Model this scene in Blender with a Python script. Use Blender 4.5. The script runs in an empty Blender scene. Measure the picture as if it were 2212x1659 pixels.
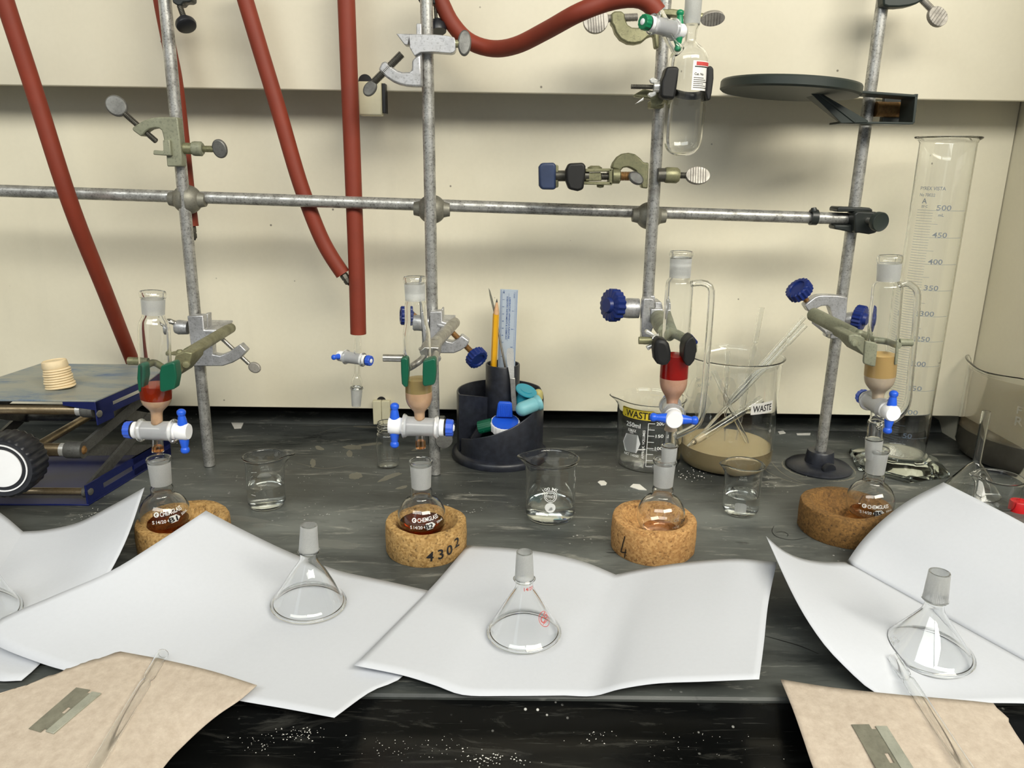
import bpy, math, random
from mathutils import Vector, Matrix
random.seed(7)
V = Vector
PI = math.pi
scn = bpy.context.scene
col = scn.collection

# ------------------------------------------------------------------ camera
FPX, CX, CY = 1661.0, 1106.0, 829.5          # the photograph is 2212 x 1659
CAM_H = 0.39
PITCH, YAW, ROLL = math.radians(15.549), math.radians(0.405), math.radians(0.870)
fwd = V((math.sin(YAW)*math.cos(PITCH), math.cos(YAW)*math.cos(PITCH), -math.sin(PITCH)))
rgt = fwd.cross(V((0, 0, 1))).normalized()
upv = rgt.cross(fwd)
cr = rgt*math.cos(ROLL)+upv*math.sin(ROLL)
cu = -rgt*math.sin(ROLL)+upv*math.cos(ROLL)
EYE = V((0, 0, CAM_H))
cam = bpy.data.cameras.new('camera')
cam.sensor_width = 36.0
cam.lens = FPX/2212*36.0
cam.clip_start = 0.01
camo = bpy.data.objects.new('camera', cam)
camo.matrix_world = Matrix(((cr.x, cu.x, -fwd.x, EYE.x), (cr.y, cu.y, -fwd.y, EYE.y), (cr.z, cu.z, -fwd.z, EYE.z), (0, 0, 0, 1)))
col.objects.link(camo)
scn.camera = camo

# ------------------------------------------------------------------ light
scn.view_settings.view_transform = 'Standard'
scn.view_settings.look = 'None'
scn.view_settings.gamma = 1.0
scn.view_settings.exposure = -0.29
scn.view_settings.use_curve_mapping = False
w = bpy.data.worlds.new('room_light')
scn.world = w
w.use_nodes = True
w.node_tree.nodes['Background'].inputs[0].default_value = (0.92, 0.96, 1.0, 1)
w.node_tree.nodes['Background'].inputs[1].default_value = 0.25


def area(name, loc, target, sx, sy, power, colr):
    l = bpy.data.lights.new(name, 'AREA')
    l.shape = 'RECTANGLE'
    l.size, l.size_y = sx, sy
    l.energy = power
    l.color = colr
    o = bpy.data.objects.new(name, l)
    o.location = loc
    o.rotation_euler = (V(target)-V(loc)).to_track_quat('-Z', 'Y').to_euler()
    col.objects.link(o)
    return o


# the hood's own lamp, and the two rows of ceiling lamps and the window of the room behind the viewer
area('hood_lamp', (0.05, 0.42, 1.24), (0.05, 1.05, 0.75), 1.20, 0.16, 0.5, (1.0, 0.96, 0.84))
area('ceiling_lamp', (-0.85, -1.0, 1.75), (-0.40, 0.95, 0.3), 2.00, 0.70, 30, (0.985, 1.0, 0.965))
area('ceiling_lamp', (1.15, -1.0, 1.75), (0.45, 0.95, 0.35), 2.00, 0.70, 92, (1.0, 0.95, 0.83))
area('room_window', (-1.6, -2.0, 1.5), (0.0, 0.9, 0.2), 0.6, 1.3, 2.5, (0.80, 0.90, 1.0))

c_ = scn.cycles
c_.max_bounces = 16
c_.transmission_bounces = 16
c_.transparent_max_bounces = 24
c_.diffuse_bounces = 3
c_.glossy_bounces = 6
c_.caustics_refractive = True
c_.caustics_reflective = False
c_.blur_glossy = 0.0
c_.sample_clamp_indirect = 14.0
c_.use_adaptive_sampling = False


# ------------------------------------------------------------------ pixel -> place
def ray(px, py):
    return cr*((px-CX)/FPX)-cu*((py-CY)/FPX)+fwd


def onZ(px, py, z=0.0):
    d = ray(px, py)
    return EYE+d*((z-CAM_H)/d.z)


def onY(px, py, Y):
    d = ray(px, py)
    return EYE+d*(Y/d.y)


def mpp(P):
    return (P-EYE).dot(fwd)/FPX


def crop(x0, y0, s, pts):
    return [(x0+a/s, y0+b/s) for a, b in pts]


# ------------------------------------------------------------------ materials
def lin(c):
    return tuple((x/12.92 if x <= 0.04045 else ((x+0.055)/1.055)**2.4) for x in [k/255.0 for k in c])+(1.0,)


class NT:
    def __init__(s, name):
        s.m = bpy.data.materials.new(name)
        s.m.use_nodes = True
        s.t = s.m.node_tree
        s.t.nodes.clear()
        s.out = s.n('ShaderNodeOutputMaterial')

    def n(s, typ, **kw):
        x = s.t.nodes.new(typ)
        for k, v in kw.items():
            if isinstance(k, str) and k.startswith('i_'):
                x.inputs[k[2:].replace('_', ' ')].default_value = v
            else:
                setattr(x, k, v)
        return x

    def l(s, a, b):
        s.t.links.new(a, b)

    def coord(s, scale=(1, 1, 1), rot=(0, 0, 0), kind='Object'):
        tc = s.n('ShaderNodeTexCoord')
        mp = s.n('ShaderNodeMapping')
        mp.inputs['Scale'].default_value = scale
        mp.inputs['Rotation'].default_value = rot
        s.l(tc.outputs[kind], mp.inputs['Vector'])
        return mp.outputs[0]

    def noise(s, vec, scale, detail=4, rough=0.55, dist=0.0):
        x = s.n('ShaderNodeTexNoise')
        x.inputs['Scale'].default_value = scale
        x.inputs['Detail'].default_value = detail
        x.inputs['Roughness'].default_value = rough
        x.inputs['Distortion'].default_value = dist
        s.l(vec, x.inputs['Vector'])
        return x.outputs['Fac']

    def ramp(s, fac, stops):
        x = s.n('ShaderNodeValToRGB')
        e = x.color_ramp.elements
        while len(e) < len(stops):
            e.new(0.5)
        for i, (p, c) in enumerate(stops):
            e[i].position = p
            e[i].color = c if len(c) == 4 else tuple(c)+(1,)
        s.l(fac, x.inputs['Fac'])
        return x.outputs['Color']

    def mix(s, fac, a, b, blend='MIX'):
        x = s.n('ShaderNodeMix', data_type='RGBA', blend_type=blend)
        for sock, v in ((x.inputs['Factor'], fac), (x.inputs[6], a), (x.inputs[7], b)):
            if hasattr(v, 'is_linked'):
                s.l(v, sock)
            else:
                sock.default_value = v
        return x.outputs[2]

    def bsdf(s, base, rough=0.5, metal=0.0, bump=None, bs=0.2, bd=0.001, **kw):
        b = s.n('ShaderNodeBsdfPrincipled')
        for sock, v in ((b.inputs['Base Color'], base), (b.inputs['Roughness'], rough), (b.inputs['Metallic'], metal)):
            if hasattr(v, 'is_linked'):
                s.l(v, sock)
            else:
                sock.default_value = v
        for k, v in kw.items():
            b.inputs[k.replace('_', ' ')].default_value = v
        if bump is not None:
            bp = s.n('ShaderNodeBump')
            bp.inputs['Strength'].default_value = bs
            bp.inputs['Distance'].default_value = bd
            s.l(bump, bp.inputs['Height'])
            s.l(bp.outputs[0], b.inputs['Normal'])
        s.l(b.outputs[0], s.out.inputs['Surface'])
        return s.m


def plain(name, rgb, rough=0.5, metal=0.0, var=0.12, scale=60, bump=0.0, **kw):
    t = NT(name)
    c = lin(rgb)
    nz = t.noise(t.coord(), scale, 4)
    lo = tuple(x*(1-var) for x in c[:3])+(1,)
    hi = tuple(min(1, x*(1+var)) for x in c[:3])+(1,)
    return t.bsdf(t.ramp(nz, [(0.3, lo), (0.7, hi)]), rough, metal, nz if bump else None, bump, 0.0006, **kw)


M = {}


def wall_paint(name, rgb, grime):
    t = NT(name)
    v = t.coord()
    v2 = t.coord((2.2, 1, 0.35))
    c = lin(rgb)
    blot = t.noise(v, 3.2, 4, 0.6)
    runs = t.noise(v2, 6, 5, 0.6)
    fine = t.noise(v, 180, 2, 0.5)
    spk = t.n('ShaderNodeTexVoronoi')
    spk.inputs['Scale'].default_value = 22
    spk.inputs['Randomness'].default_value = 1
    t.l(t.coord((1, 0.02, 1)), spk.inputs['Vector'])
    d = tuple(x*k for x, k in zip(c[:3], (0.86, 0.84, 0.79)))+(1,)
    base = t.mix(t.ramp(blot, [(0.42, (0, 0, 0)), (0.80, (0.7, 0.7, 0.7))]), c, d)
    base = t.mix(t.ramp(runs, [(0.55, (0, 0, 0)), (0.85, (grime, grime, grime))]), base, tuple(x*0.72 for x in c[:3])+(1,))
    base = t.mix(t.ramp(fine, [(0.3, (0.05,)*3), (0.7, (0,)*3)]), base, tuple(x*0.6 for x in c[:3])+(1,))
    base = t.mix(t.ramp(spk.outputs['Distance'], [(0.022, (0.75,)*3), (0.04, (0,)*3)]), base, lin((70, 58, 44)))
    return t.bsdf(base, 0.42, 0, fine, 0.06, 0.0005)


M['wall_up'] = wall_paint('upper_panel_paint', (213, 207, 187), 0.25)
M['wall_low'] = wall_paint('lower_panel_paint', (232, 226, 204), 0.30)
M['dark_gap'] = plain('dark_gap', (24, 24, 27), 0.7)


def bench_mat(name, base_rgb, light_rgb, amt, rough):
    t = NT(name)
    v = t.coord()
    vs = t.coord((0.45, 1.6, 1), (0, 0, 0.18))
    vx = t.coord((0.5, 2.4, 1), (0, 0, -0.5))
    cloud = t.noise(vs, 7, 7, 0.62, 0.5)
    smear = t.noise(vx, 16, 7, 0.7, 1.2)
    streak = t.noise(t.coord((1.2, 14, 1), (0, 0, 0.25)), 14, 5, 0.7, 0.4)
    fine = t.noise(v, 320, 3, 0.6)
    base = t.mix(t.ramp(cloud, [(0.36, (0,)*3), (0.64, (1,)*3)]), lin(base_rgb), lin(light_rgb))
    wear = t.noise(t.coord((0.7, 1.0, 1)), 2.6, 3, 0.5)
    base = t.mix(t.ramp(wear, [(0.40, (0.55,)*3), (0.58, (0,)*3)]), base, lin(tuple(int(k*0.66) for k in base_rgb)))
    base = t.mix(t.ramp(smear, [(0.57, (0,)*3), (0.72, (amt,)*3)]), base, lin((176, 175, 164)))
    base = t.mix(t.ramp(smear, [(0.31, (0.8,)*3), (0.40, (0,)*3)]), base, lin((24, 26, 26)))
    base = t.mix(t.ramp(streak, [(0.60, (0,)*3), (0.75, (amt*0.75,)*3)]), base, lin((154, 155, 148)))
    hair = t.noise(t.coord((1.0, 26, 1), (0, 0, -0.35)), 22, 3, 0.6, 0.8)
    base = t.mix(t.ramp(hair, [(0.66, (0,)*3), (0.74, (amt*0.8,)*3)]), base, lin((160, 161, 155)))
    # powder specks
    vo = t.n('ShaderNodeTexVoronoi')
    vo.inputs['Scale'].default_value = 130
    t.l(v, vo.inputs['Vector'])
    patch = t.noise(v, 9, 3, 0.6)
    spk = t.ramp(vo.outputs['Distance'], [(0.10, (1,)*3), (0.17, (0,)*3)])
    pm = t.ramp(patch, [(0.56, (0,)*3), (0.68, (1,)*3)])
    base = t.mix(t.mix(1.0, spk, pm, 'MULTIPLY'), base, lin((205, 205, 200)))
    rg = t.ramp(cloud, [(0.3, (rough*0.75,)*3), (0.7, (min(1, rough*1.25),)*3)])
    return t.bsdf(base, rg, 0, fine, 0.08, 0.0006)


M['bench'] = bench_mat('black_worktop', (50, 54, 53), (108, 112, 108), 0.62, 0.42)
M['sill'] = bench_mat('black_sill', (9, 10, 10), (22, 23, 23), 0.10, 0.24)
M['sill'].node_tree.nodes['Principled BSDF'].inputs['Specular IOR Level'].default_value = 0.3


def glass(name, tint=(0.995, 0.998, 0.996), ior=1.47, rough=0.0, body=0):
    t = NT(name)
    g = t.n('ShaderNodeBsdfGlass')
    g.inputs['Color'].default_value = tuple(tint)+(1,)
    g.inputs['IOR'].default_value = ior
    g.inputs['Roughness'].default_value = rough
    t.l(g.outputs[0], t.out.inputs['Surface'])
    return t.m


M['glass'] = glass('clear_glass')
M['thick_glass'] = glass('thick_clear_glass', (0.97, 0.985, 0.975))
M['water'] = glass('clear_liquid', (0.975, 0.985, 0.98), 1.33)
M['brown_liquid'] = glass('brown_liquid', (0.62, 0.30, 0.11), 1.36)
M['amber_liquid'] = glass('pale_amber_liquid', (0.88, 0.66, 0.45), 1.36)
M['faint_liquid'] = glass('faint_pink_liquid', (0.96, 0.86, 0.78), 1.36)
M['grey_liquid'] = plain('grey_sediment', (92, 86, 74), 0.6, 0, 0.25, 30)


def frost(name, alpha, rgb):
    t = NT(name)
    a = t.n('ShaderNodeBsdfTransparent')
    d = t.n('ShaderNodeBsdfDiffuse')
    tr = t.n('ShaderNodeBsdfTranslucent')
    gl = t.n('ShaderNodeBsdfGlossy')
    gl.inputs['Roughness'].default_value = 0.45
    d.inputs[0].default_value = lin(rgb)
    tr.inputs[0].default_value = lin(rgb)
    m1 = t.n('ShaderNodeMixShader')
    m1.inputs[0].default_value = 0.5
    t.l(d.outputs[0], m1.inputs[1])
    t.l(tr.outputs[0], m1.inputs[2])
    m3 = t.n('ShaderNodeMixShader')
    m3.inputs[0].default_value = 0.06
    t.l(m1.outputs[0], m3.inputs[1])
    t.l(gl.outputs[0], m3.inputs[2])
    m2 = t.n('ShaderNodeMixShader')
    nz = t.noise(t.coord(), 900, 2)
    rp = t.ramp(nz, [(0.3, (alpha*0.96,)*3), (0.7, (min(1, alpha*1.04),)*3)])
    t.l(rp, m2.inputs[0])
    t.l(a.outputs[0], m2.inputs[1])
    t.l(m3.outputs[0], m2.inputs[2])
    t.l(m2.outputs[0], t.out.inputs['Surface'])
    return t.m


M['frost'] = frost('ground_glass', 0.46, (247, 249, 248))
M['frost_soft'] = frost('ground_glass_thin', 0.50, (247, 249, 248))
M['haze'] = frost('dirty_film', 0.16, (150, 128, 84))
M['scale_ink'] = frost('faded_blue_ink', 0.75, (112, 128, 150))
M['silica'] = plain('wet_silica', (250, 202, 158), 0.45, 0, 0.10, 90)
M['silica_pink'] = plain('wet_silica_pink', (250, 190, 156), 0.45, 0, 0.12, 90)
M['silica_pale'] = plain('wet_silica_pale', (240, 218, 188), 0.45, 0, 0.10, 90)


def solution(name, rgb, trans):
    return plain(name, rgb, 0.12, 0, 0.05, 20, 0, Transmission_Weight=trans, IOR=1.36)


M['red_liq'] = solution('red_solution', (196, 20, 2), 0.12)
M['orange_liq'] = solution('orange_red_solution', (186, 52, 10), 0.15)
M['olive_liq'] = solution('olive_solution', (214, 186, 122), 0.15)
M['tan_liq'] = solution('tan_solution', (240, 200, 128), 0.10)
M['waste_liq'] = solution('murky_solution', (196, 176, 130), 0.2)


def worn_metal(name, lo, hi, rough=0.42, scale=55, metal=0.85, dark=0.5):
    t = NT(name)
    v = t.coord()
    n1 = t.noise(v, scale, 6, 0.65)
    n2 = t.noise(t.coord((1, 1, 9)), 60, 3, 0.6)
    pits = t.noise(v, 420, 3, 0.6)
    b = t.ramp(n1, [(0.3, lin(lo)), (0.62, lin(hi))])
    b = t.mix(t.ramp(n2, [(0.55, (0,)*3), (0.75, (0.35,)*3)]), b, lin(lo))
    b = t.mix(t.ramp(pits, [(0.36, (dark,)*3), (0.45, (0,)*3)]), b, lin((52, 50, 46)))
    r = t.ramp(n1, [(0.3, (rough+0.15,)*3), (0.7, (rough-0.08,)*3)])
    return t.bsdf(b, r, metal, pits, 0.15, 0.0004)


M['rod'] = worn_metal('worn_aluminium_rod', (128, 127, 122), (196, 196, 192), 0.36, 70, 0.62)
M['ball'] = worn_metal('dull_grey_casting', (104, 103, 94), (140, 138, 126), 0.55, 30, 0.5, 0.2)
M['zinc'] = worn_metal('zinc_casting', (158, 158, 158), (214, 215, 217), 0.36, 40, 0.7, 0.3)
M['greygreen'] = worn_metal('grey_green_enamel', (122, 124, 104), (146, 148, 126), 0.5, 25, 0.15, 0.3)
M['olive'] = worn_metal('tarnished_olive_metal', (112, 112, 84), (150, 148, 116), 0.45, 30, 0.55, 0.3)
M['steel'] = worn_metal('brushed_steel', (150, 148, 142), (200, 198, 192), 0.34, 80, 0.95, 0.15)
M['darkmetal'] = worn_metal('dark_threaded_metal', (72, 70, 64), (104, 102, 94), 0.45, 60, 0.7, 0.2)
M['rust'] = worn_metal('rusty_screw', (120, 84, 46), (164, 126, 76), 0.55, 70, 0.5, 0.3)
M['paddle_dark'] = worn_metal('dark_paddle', (92, 92, 90), (122, 122, 118), 0.48, 50, 0.6, 0.2)
M['paddle_grey'] = worn_metal('grey_paddle', (128, 124, 118), (168, 164, 156), 0.5, 50, 0.5, 0.2)
M['blackenamel'] = plain('black_enamel', (38, 42, 40), 0.38, 0, 0.2, 40)
M['darkgreen'] = plain('dark_green_enamel', (42, 50, 46), 0.42, 0, 0.12, 30)
M['blackplastic'] = plain('black_plastic', (30, 32, 38), 0.36, 0, 0.25, 50)
M['navyplastic'] = plain('dusty_black_plastic', (34, 37, 46), 0.36, 0, 0.35, 130)
M['rubber'] = plain('red_rubber', (124, 45, 24), 0.62, 0, 0.13, 22, 0.1)
M['bluestar'] = plain('navy_blue_plastic', (18, 40, 106), 0.38, 0, 0.12, 30)
M['blue'] = plain('bright_blue_plastic', (34, 92, 216), 0.34, 0, 0.06, 30)
M['bluenut'] = plain('blue_nut_plastic', (52, 92, 205), 0.34, 0, 0.08, 30)
M['ptfe'] = plain('white_plastic', (240, 241, 243), 0.38, 0, 0.03, 30, 0, Subsurface_Weight=0.0)
M['black'] = plain('black_rubber', (24, 24, 26), 0.5, 0, 0.2, 60)
M['greenpad'] = plain('green_vinyl', (6, 84, 60), 0.42, 0, 0.08, 40)
M['greennut'] = plain('green_plastic', (10, 128, 84), 0.35, 0, 0.08, 40)
M['blackpad'] = plain('black_vinyl', (15, 15, 14), 0.55, 0, 0.25, 60)
M['bluepad'] = plain('worn_blue_vinyl', (40, 54, 84), 0.5, 0, 0.4, 30)
M['paper'] = plain('white_paper', (206, 210, 217), 0.75, 0, 0.012, 300)
M['scrap'] = plain('white_scrap', (232, 230, 222), 0.7, 0, 0.05, 60)
M['label_white'] = plain('white_sticker', (236, 234, 228), 0.55, 0, 0.03, 50)
M['label_yellow'] = plain('yellow_tape', (212, 190, 52), 0.5, 0, 0.06, 50)
M['ink'] = plain('black_ink', (22, 20, 22), 0.6)
M['ink_red'] = plain('red_ink', (196, 70, 66), 0.6)
M['ink_blue'] = plain('blue_ink', (44, 84, 150), 0.6)
M['ink_soft'] = plain('grey_ink', (150, 150, 146), 0.6)
M['enamel'] = plain('white_enamel_print', (226, 228, 226), 0.5, 0, 0.03, 60)
M['enamel_soft'] = frost('worn_enamel_print', 0.72, (200, 203, 202))
M['enamel_faint'] = frost('faint_enamel_print', 0.40, (206, 206, 200))
M['cream'] = plain('cream_plastic', (212, 206, 176), 0.5, 0, 0.06, 60)
M['creamcup'] = plain('cream_rubber', (226, 206, 168), 0.6, 0, 0.07, 80)
M['bluepaint'] = plain('navy_blue_paint', (14, 26, 84), 0.36, 0, 0.2, 30)
M['jackbar'] = worn_metal('dark_grey_bar', (82, 82, 80), (112, 112, 108), 0.5, 40, 0.5, 0.3)
M['brass'] = worn_metal('dull_brass_rod', (136, 118, 88), (176, 158, 128), 0.34, 40, 0.85, 0.2)
M['teal'] = plain('teal_rubber', (46, 150, 172), 0.42, 0, 0.06, 40)
M['lightteal'] = plain('pale_blue_rubber', (128, 192, 202), 0.45, 0, 0.06, 40)
M['straw'] = plain('straw_rubber', (186, 176, 112), 0.5, 0, 0.06, 40)
M['yellowwood'] = plain('yellow_lacquer', (222, 164, 20), 0.35, 0, 0.05, 40)
M['wood'] = plain('bare_wood', (206, 164, 124), 0.65, 0, 0.12, 200)
M['graphite'] = plain('graphite', (60, 58, 56), 0.45, 0.2)
M['red'] = plain('red_plastic', (198, 24, 30), 0.4)
M['bladeedge'] = worn_metal('razor_steel', (120, 119, 106), (146, 145, 130), 0.35, 60, 0.35, 0.1)
M['bladespine'] = worn_metal('razor_spine', (158, 160, 146), (182, 184, 170), 0.4, 40, 0.35, 0.1)
M['chrome'] = worn_metal('bright_steel', (205, 205, 200), (236, 236, 232), 0.25, 60, 0.6, 0.05)


def ruler_mat():
    t = NT('frosted_ruler')
    b = t.n('ShaderNodeBsdfPrincipled')
    b.inputs['Base Color'].default_value = lin((184, 198, 214))
    b.inputs['Roughness'].default_value = 0.35
    a = t.n('ShaderNodeBsdfTransparent')
    m = t.n('ShaderNodeMixShader')
    m.inputs[0].default_value = 0.72
    t.l(a.outputs[0], m.inputs[1])
    t.l(b.outputs[0], m.inputs[2])
    t.l(m.outputs[0], t.out.inputs['Surface'])
    return t.m


M['ruler'] = ruler_mat()


def cork_mat(name, lo, hi, dark):
    t = NT(name)
    v = t.coord()
    vo = t.n('ShaderNodeTexVoronoi')
    vo.inputs['Scale'].default_value = 460
    t.l(v, vo.inputs['Vector'])
    n = t.noise(v, 230, 6, 0.72)
    big = t.noise(v, 22, 4, 0.6)
    b = t.ramp(vo.outputs['Color'], [(0.15, lin(lo)), (0.85, lin(hi))])
    b = t.mix(t.ramp(n, [(0.34, (0.85,)*3), (0.46, (0,)*3)]), b, lin(dark))
    b = t.mix(t.ramp(big, [(0.45, (0,)*3), (0.75, (0.35,)*3)]), b, lin(lo))
    return t.bsdf(b, 0.85, 0, n, 0.5, 0.0012)


M['cork'] = cork_mat('cork', (150, 114, 62), (196, 160, 102), (72, 50, 28))
M['cork_fresh'] = cork_mat('fresh_cork', (168, 122, 70), (204, 160, 102), (92, 58, 30))
M['cork_dark'] = cork_mat('stained_cork', (108, 78, 38), (142, 104, 54), (54, 38, 20))


def towel_mat():
    t = NT('brown_towel')
    v = t.coord()
    n1 = t.noise(v, 140, 5, 0.7)
    n2 = t.noise(v, 600, 3, 0.7)
    b = t.ramp(n1, [(0.3, lin((182, 167, 150))), (0.7, lin((205, 192, 175)))])
    b = t.mix(t.ramp(n2, [(0.6, (0,)*3), (0.75, (0.35,)*3)]), b, lin((158, 138, 118)))
    return t.bsdf(b, 0.9, 0, n2, 0.25, 0.0006)


M['towel'] = towel_mat()


def jackplate_mat():
    t = NT('scraped_blue_plate')
    v = t.coord((1, 2.2, 1), (0, 0, 0.1))
    n1 = t.noise(v, 11, 7, 0.7, 0.4)
    n2 = t.noise(t.coord(), 60, 5, 0.7)
    b = t.ramp(n1, [(0.44, lin((150, 152, 142))), (0.58, lin((118, 132, 140))), (0.70, lin((56, 88, 136)))])
    b = t.mix(t.ramp(n2, [(0.3, (0.5,)*3), (0.5, (0,)*3)]), b, lin((150, 148, 138)))
    return t.bsdf(b, 0.45, 0.1, n2, 0.1, 0.0005)


M['jackplate'] = jackplate_mat()

# ------------------------------------------------------------------ mesh building
W = {}


def thing(name, label, cat, loc, group=None):
    o = bpy.data.objects.new(name, None)
    o.empty_display_size = 0.02
    col.objects.link(o)
    o.location = loc
    W[o.name] = V(loc)
    o['label'] = label
    o['category'] = cat
    if group:
        o['group'] = group
    return o


def tag(o, label=None, cat=None, group=None, kind=None):
    for k, v in (('label', label), ('category', cat), ('group', group), ('kind', kind)):
        if v:
            o[k] = v
    return o


def frame(A, X=None):
    A = V(A).normalized()
    if X is None:
        X = V((0, 0, 1)) if abs(A.z) < 0.8 else V((1, 0, 0))
    X = V(X)
    X = (X-A*X.dot(A)).normalized()
    return A, X, A.cross(X)


class MB:
    def __init__(s):
        s.v, s.f = [], []

    def add(s, vs, fs):
        b = len(s.v)
        s.v += [V(p) for p in vs]
        s.f += [tuple(i+b for i in q) for q in fs]
        return s

    def lathe(s, O, A, prof, seg=40, loop=False, cap=True, deform=None, X=None):
        A, X, Y = frame(A, X)
        O = V(O)
        vs, fs, rings = [], [], []
        for (h, r) in prof:
            if r < 1e-6:
                rings.append([len(vs)])
                vs.append(O+A*h)
            else:
                rings.append(list(range(len(vs), len(vs)+seg)))
                for k in range(seg):
                    a = 2*PI*k/seg
                    rr = r
                    hh = h
                    if deform:
                        rr, hh = deform(a, h, r)
                    vs.append(O+A*hh+(X*math.cos(a)+Y*math.sin(a))*rr)
        n = len(rings)
        for i in range(n if loop else n-1):
            a, b = rings[i], rings[(i+1) % n]
            for k in range(seg):
                k2 = (k+1) % seg
                if len(a) > 1 and len(b) > 1:
                    fs.append((a[k], a[k2], b[k2], b[k]))
                elif len(a) > 1:
                    fs.append((a[k], a[k2], b[0]))
                elif len(b) > 1:
                    fs.append((a[0], b[k2], b[k]))
        if cap and not loop:
            if len(rings[0]) > 1:
                fs.append(tuple(reversed(rings[0])))
            if len(rings[-1]) > 1:
                fs.append(tuple(rings[-1]))
        return s.add(vs, fs)

    def cyl(s, a, b, r, seg=20, r2=None):
        a, b = V(a), V(b)
        r2 = r if r2 is None else r2
        return s.lathe(a, b-a, [(0, r), ((b-a).length, r2)], seg)

    def tube(s, pts, r, seg=16, cap=True, hollow=0):
        pts = [V(p) for p in pts]
        n = len(pts)
        rs = r if isinstance(r, (list, tuple)) else [r]*n
        T = [(pts[min(i+1, n-1)]-pts[max(i-1, 0)]).normalized() for i in range(n)]
        A, X, Y = frame(T[0])
        rings = []
        for i in range(n):
            X = (X-T[i]*X.dot(T[i])).normalized()
            rings.append((pts[i], X.copy(), T[i].cross(X), rs[i]))
        vs, fs = [], []

        def put(off, flip):
            b = len(vs)
            for (p, x, y, q) in rings:
                for k in range(seg):
                    a = 2*PI*k/seg
                    vs.append(p+(x*math.cos(a)+y*math.sin(a))*(q-off))
            for i in range(n-1):
                for k in range(seg):
                    k2 = (k+1) % seg
                    q = (b+i*seg+k, b+i*seg+k2, b+(i+1)*seg+k2, b+(i+1)*seg+k)
                    fs.append(q[::-1] if flip else q)
            return b
        b0 = put(0, False)
        e = (n-1)*seg
        if hollow:
            b1 = put(hollow, True)
            for k in range(seg):
                k2 = (k+1) % seg
                fs.append((b0+k2, b0+k, b1+k, b1+k2))
                fs.append((b0+e+k, b0+e+k2, b1+e+k2, b1+e+k))
        elif cap:
            fs.append(tuple(range(b0+seg-1, b0-1, -1)))
            fs.append(tuple(range(b0+e, b0+e+seg)))
        return s.add(vs, fs)

    def box(s, c, hx, hy, hz, R=None):
        c = V(c)
        R = R or Matrix.Identity(3)
        vs = [c+R @ V((sx*hx, sy*hy, sz*hz)) for sx in (-1, 1) for sy in (-1, 1) for sz in (-1, 1)]
        return s.add(vs, [(0, 1, 3, 2), (4, 6, 7, 5), (0, 4, 5, 1), (2, 3, 7, 6), (0, 2, 6, 4), (1, 5, 7, 3)])

    def prism(s, pts, ext):
        pts = [V(p) for p in pts]
        ext = V(ext)
        # newell normal so that the faces look outwards
        N = V((0, 0, 0))
        n = len(pts)
        for i in range(n):
            N += pts[i].cross(pts[(i+1) % n])
        if N.dot(ext) > 0:
            pts = pts[::-1]
        vs = pts+[p+ext for p in pts]
        fs = [tuple(range(n)), tuple(range(2*n-1, n-1, -1))]
        for i in range(n):
            j = (i+1) % n
            fs.append((i, n+i, n+j, j))
        return s.add(vs, fs)

    def build(s, name, mat, parent=None, loc=None, bevel=0, bseg=2, smooth=True, ang=38, subsurf=0):
        if parent is not None:
            o0 = W[parent.name]
        else:
            o0 = V(loc) if loc is not None else V((0, 0, 0))
        me = bpy.data.meshes.new(name)
        me.from_pydata([p-o0 for p in s.v], [], s.f)
        me.update()
        if smooth:
            me.shade_smooth()
            me.set_sharp_from_angle(angle=math.radians(ang))
        me.materials.append(mat)
        o = bpy.data.objects.new(name, me)
        col.objects.link(o)
        if parent is not None:
            o.parent = parent
        else:
            o.location = o0
        W[o.name] = o0
        if bevel:
            m = o.modifiers.new('bevel', 'BEVEL')
            m.width = bevel
            m.segments = bseg
            m.limit_method = 'ANGLE'
            m.angle_limit = math.radians(40)
        if subsurf:
            m = o.modifiers.new('subsurf', 'SUBSURF')
            m.levels = m.render_levels = subsurf
        return o


def offset(prof, t):
    n = len(prof)
    out = []
    for i in range(n):
        d0 = d1 = None
        if i > 0:
            d0 = V((prof[i][0]-prof[i-1][0], prof[i][1]-prof[i-1][1])).normalized()
        if i < n-1:
            d1 = V((prof[i+1][0]-prof[i][0], prof[i+1][1]-prof[i][1])).normalized()
        d = (d0 or d1) if (d0 is None or d1 is None) else (d0+d1)
        if d.length < 1e-9:
            d = d1
        d.normalize()
        nx, ny = d.y, -d.x
        if prof[i][1] < 1e-6 and i == 0:
            nx, ny = 1, 0
        out.append((prof[i][0]+nx*t, max(prof[i][1]+ny*t, 0.0 if prof[i][1] < 1e-6 else 0.0004)))
    return out


def smooth_prof(prof, n=6):
    """Catmull-Rom through the profile; a point given twice stays a corner."""
    out = []
    m = len(prof)
    for i in range(m-1):
        p1, p2 = prof[i], prof[i+1]
        if p1 == p2:
            continue
        p0 = prof[i-1] if i > 0 and prof[i-1] != p1 else (2*p1[0]-p2[0], 2*p1[1]-p2[1])
        p3 = prof[i+2] if i+2 < m and prof[i+2] != p2 else (2*p2[0]-p1[0], 2*p2[1]-p1[1])
        for k in range(n):
            u = k/n
            out.append(tuple(0.5*((2*p1[j])+(-p0[j]+p2[j])*u+(2*p0[j]-5*p1[j]+4*p2[j]-p3[j])*u*u+(-p0[j]+3*p1[j]-3*p2[j]+p3[j])*u**3) for j in (0, 1)))
    out.append(prof[-1])
    return [(a, max(b, 0.0)) for a, b in out]


def shell(mb, O, A, prof, t, seg=44, deform=None, X=None):
    inn = offset(prof, t)
    full = list(prof)+inn[::-1]
    closed = prof[0][1] < 1e-6
    return mb.lathe(O, A, full, seg, loop=not closed, cap=False, deform=deform, X=X)


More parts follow.
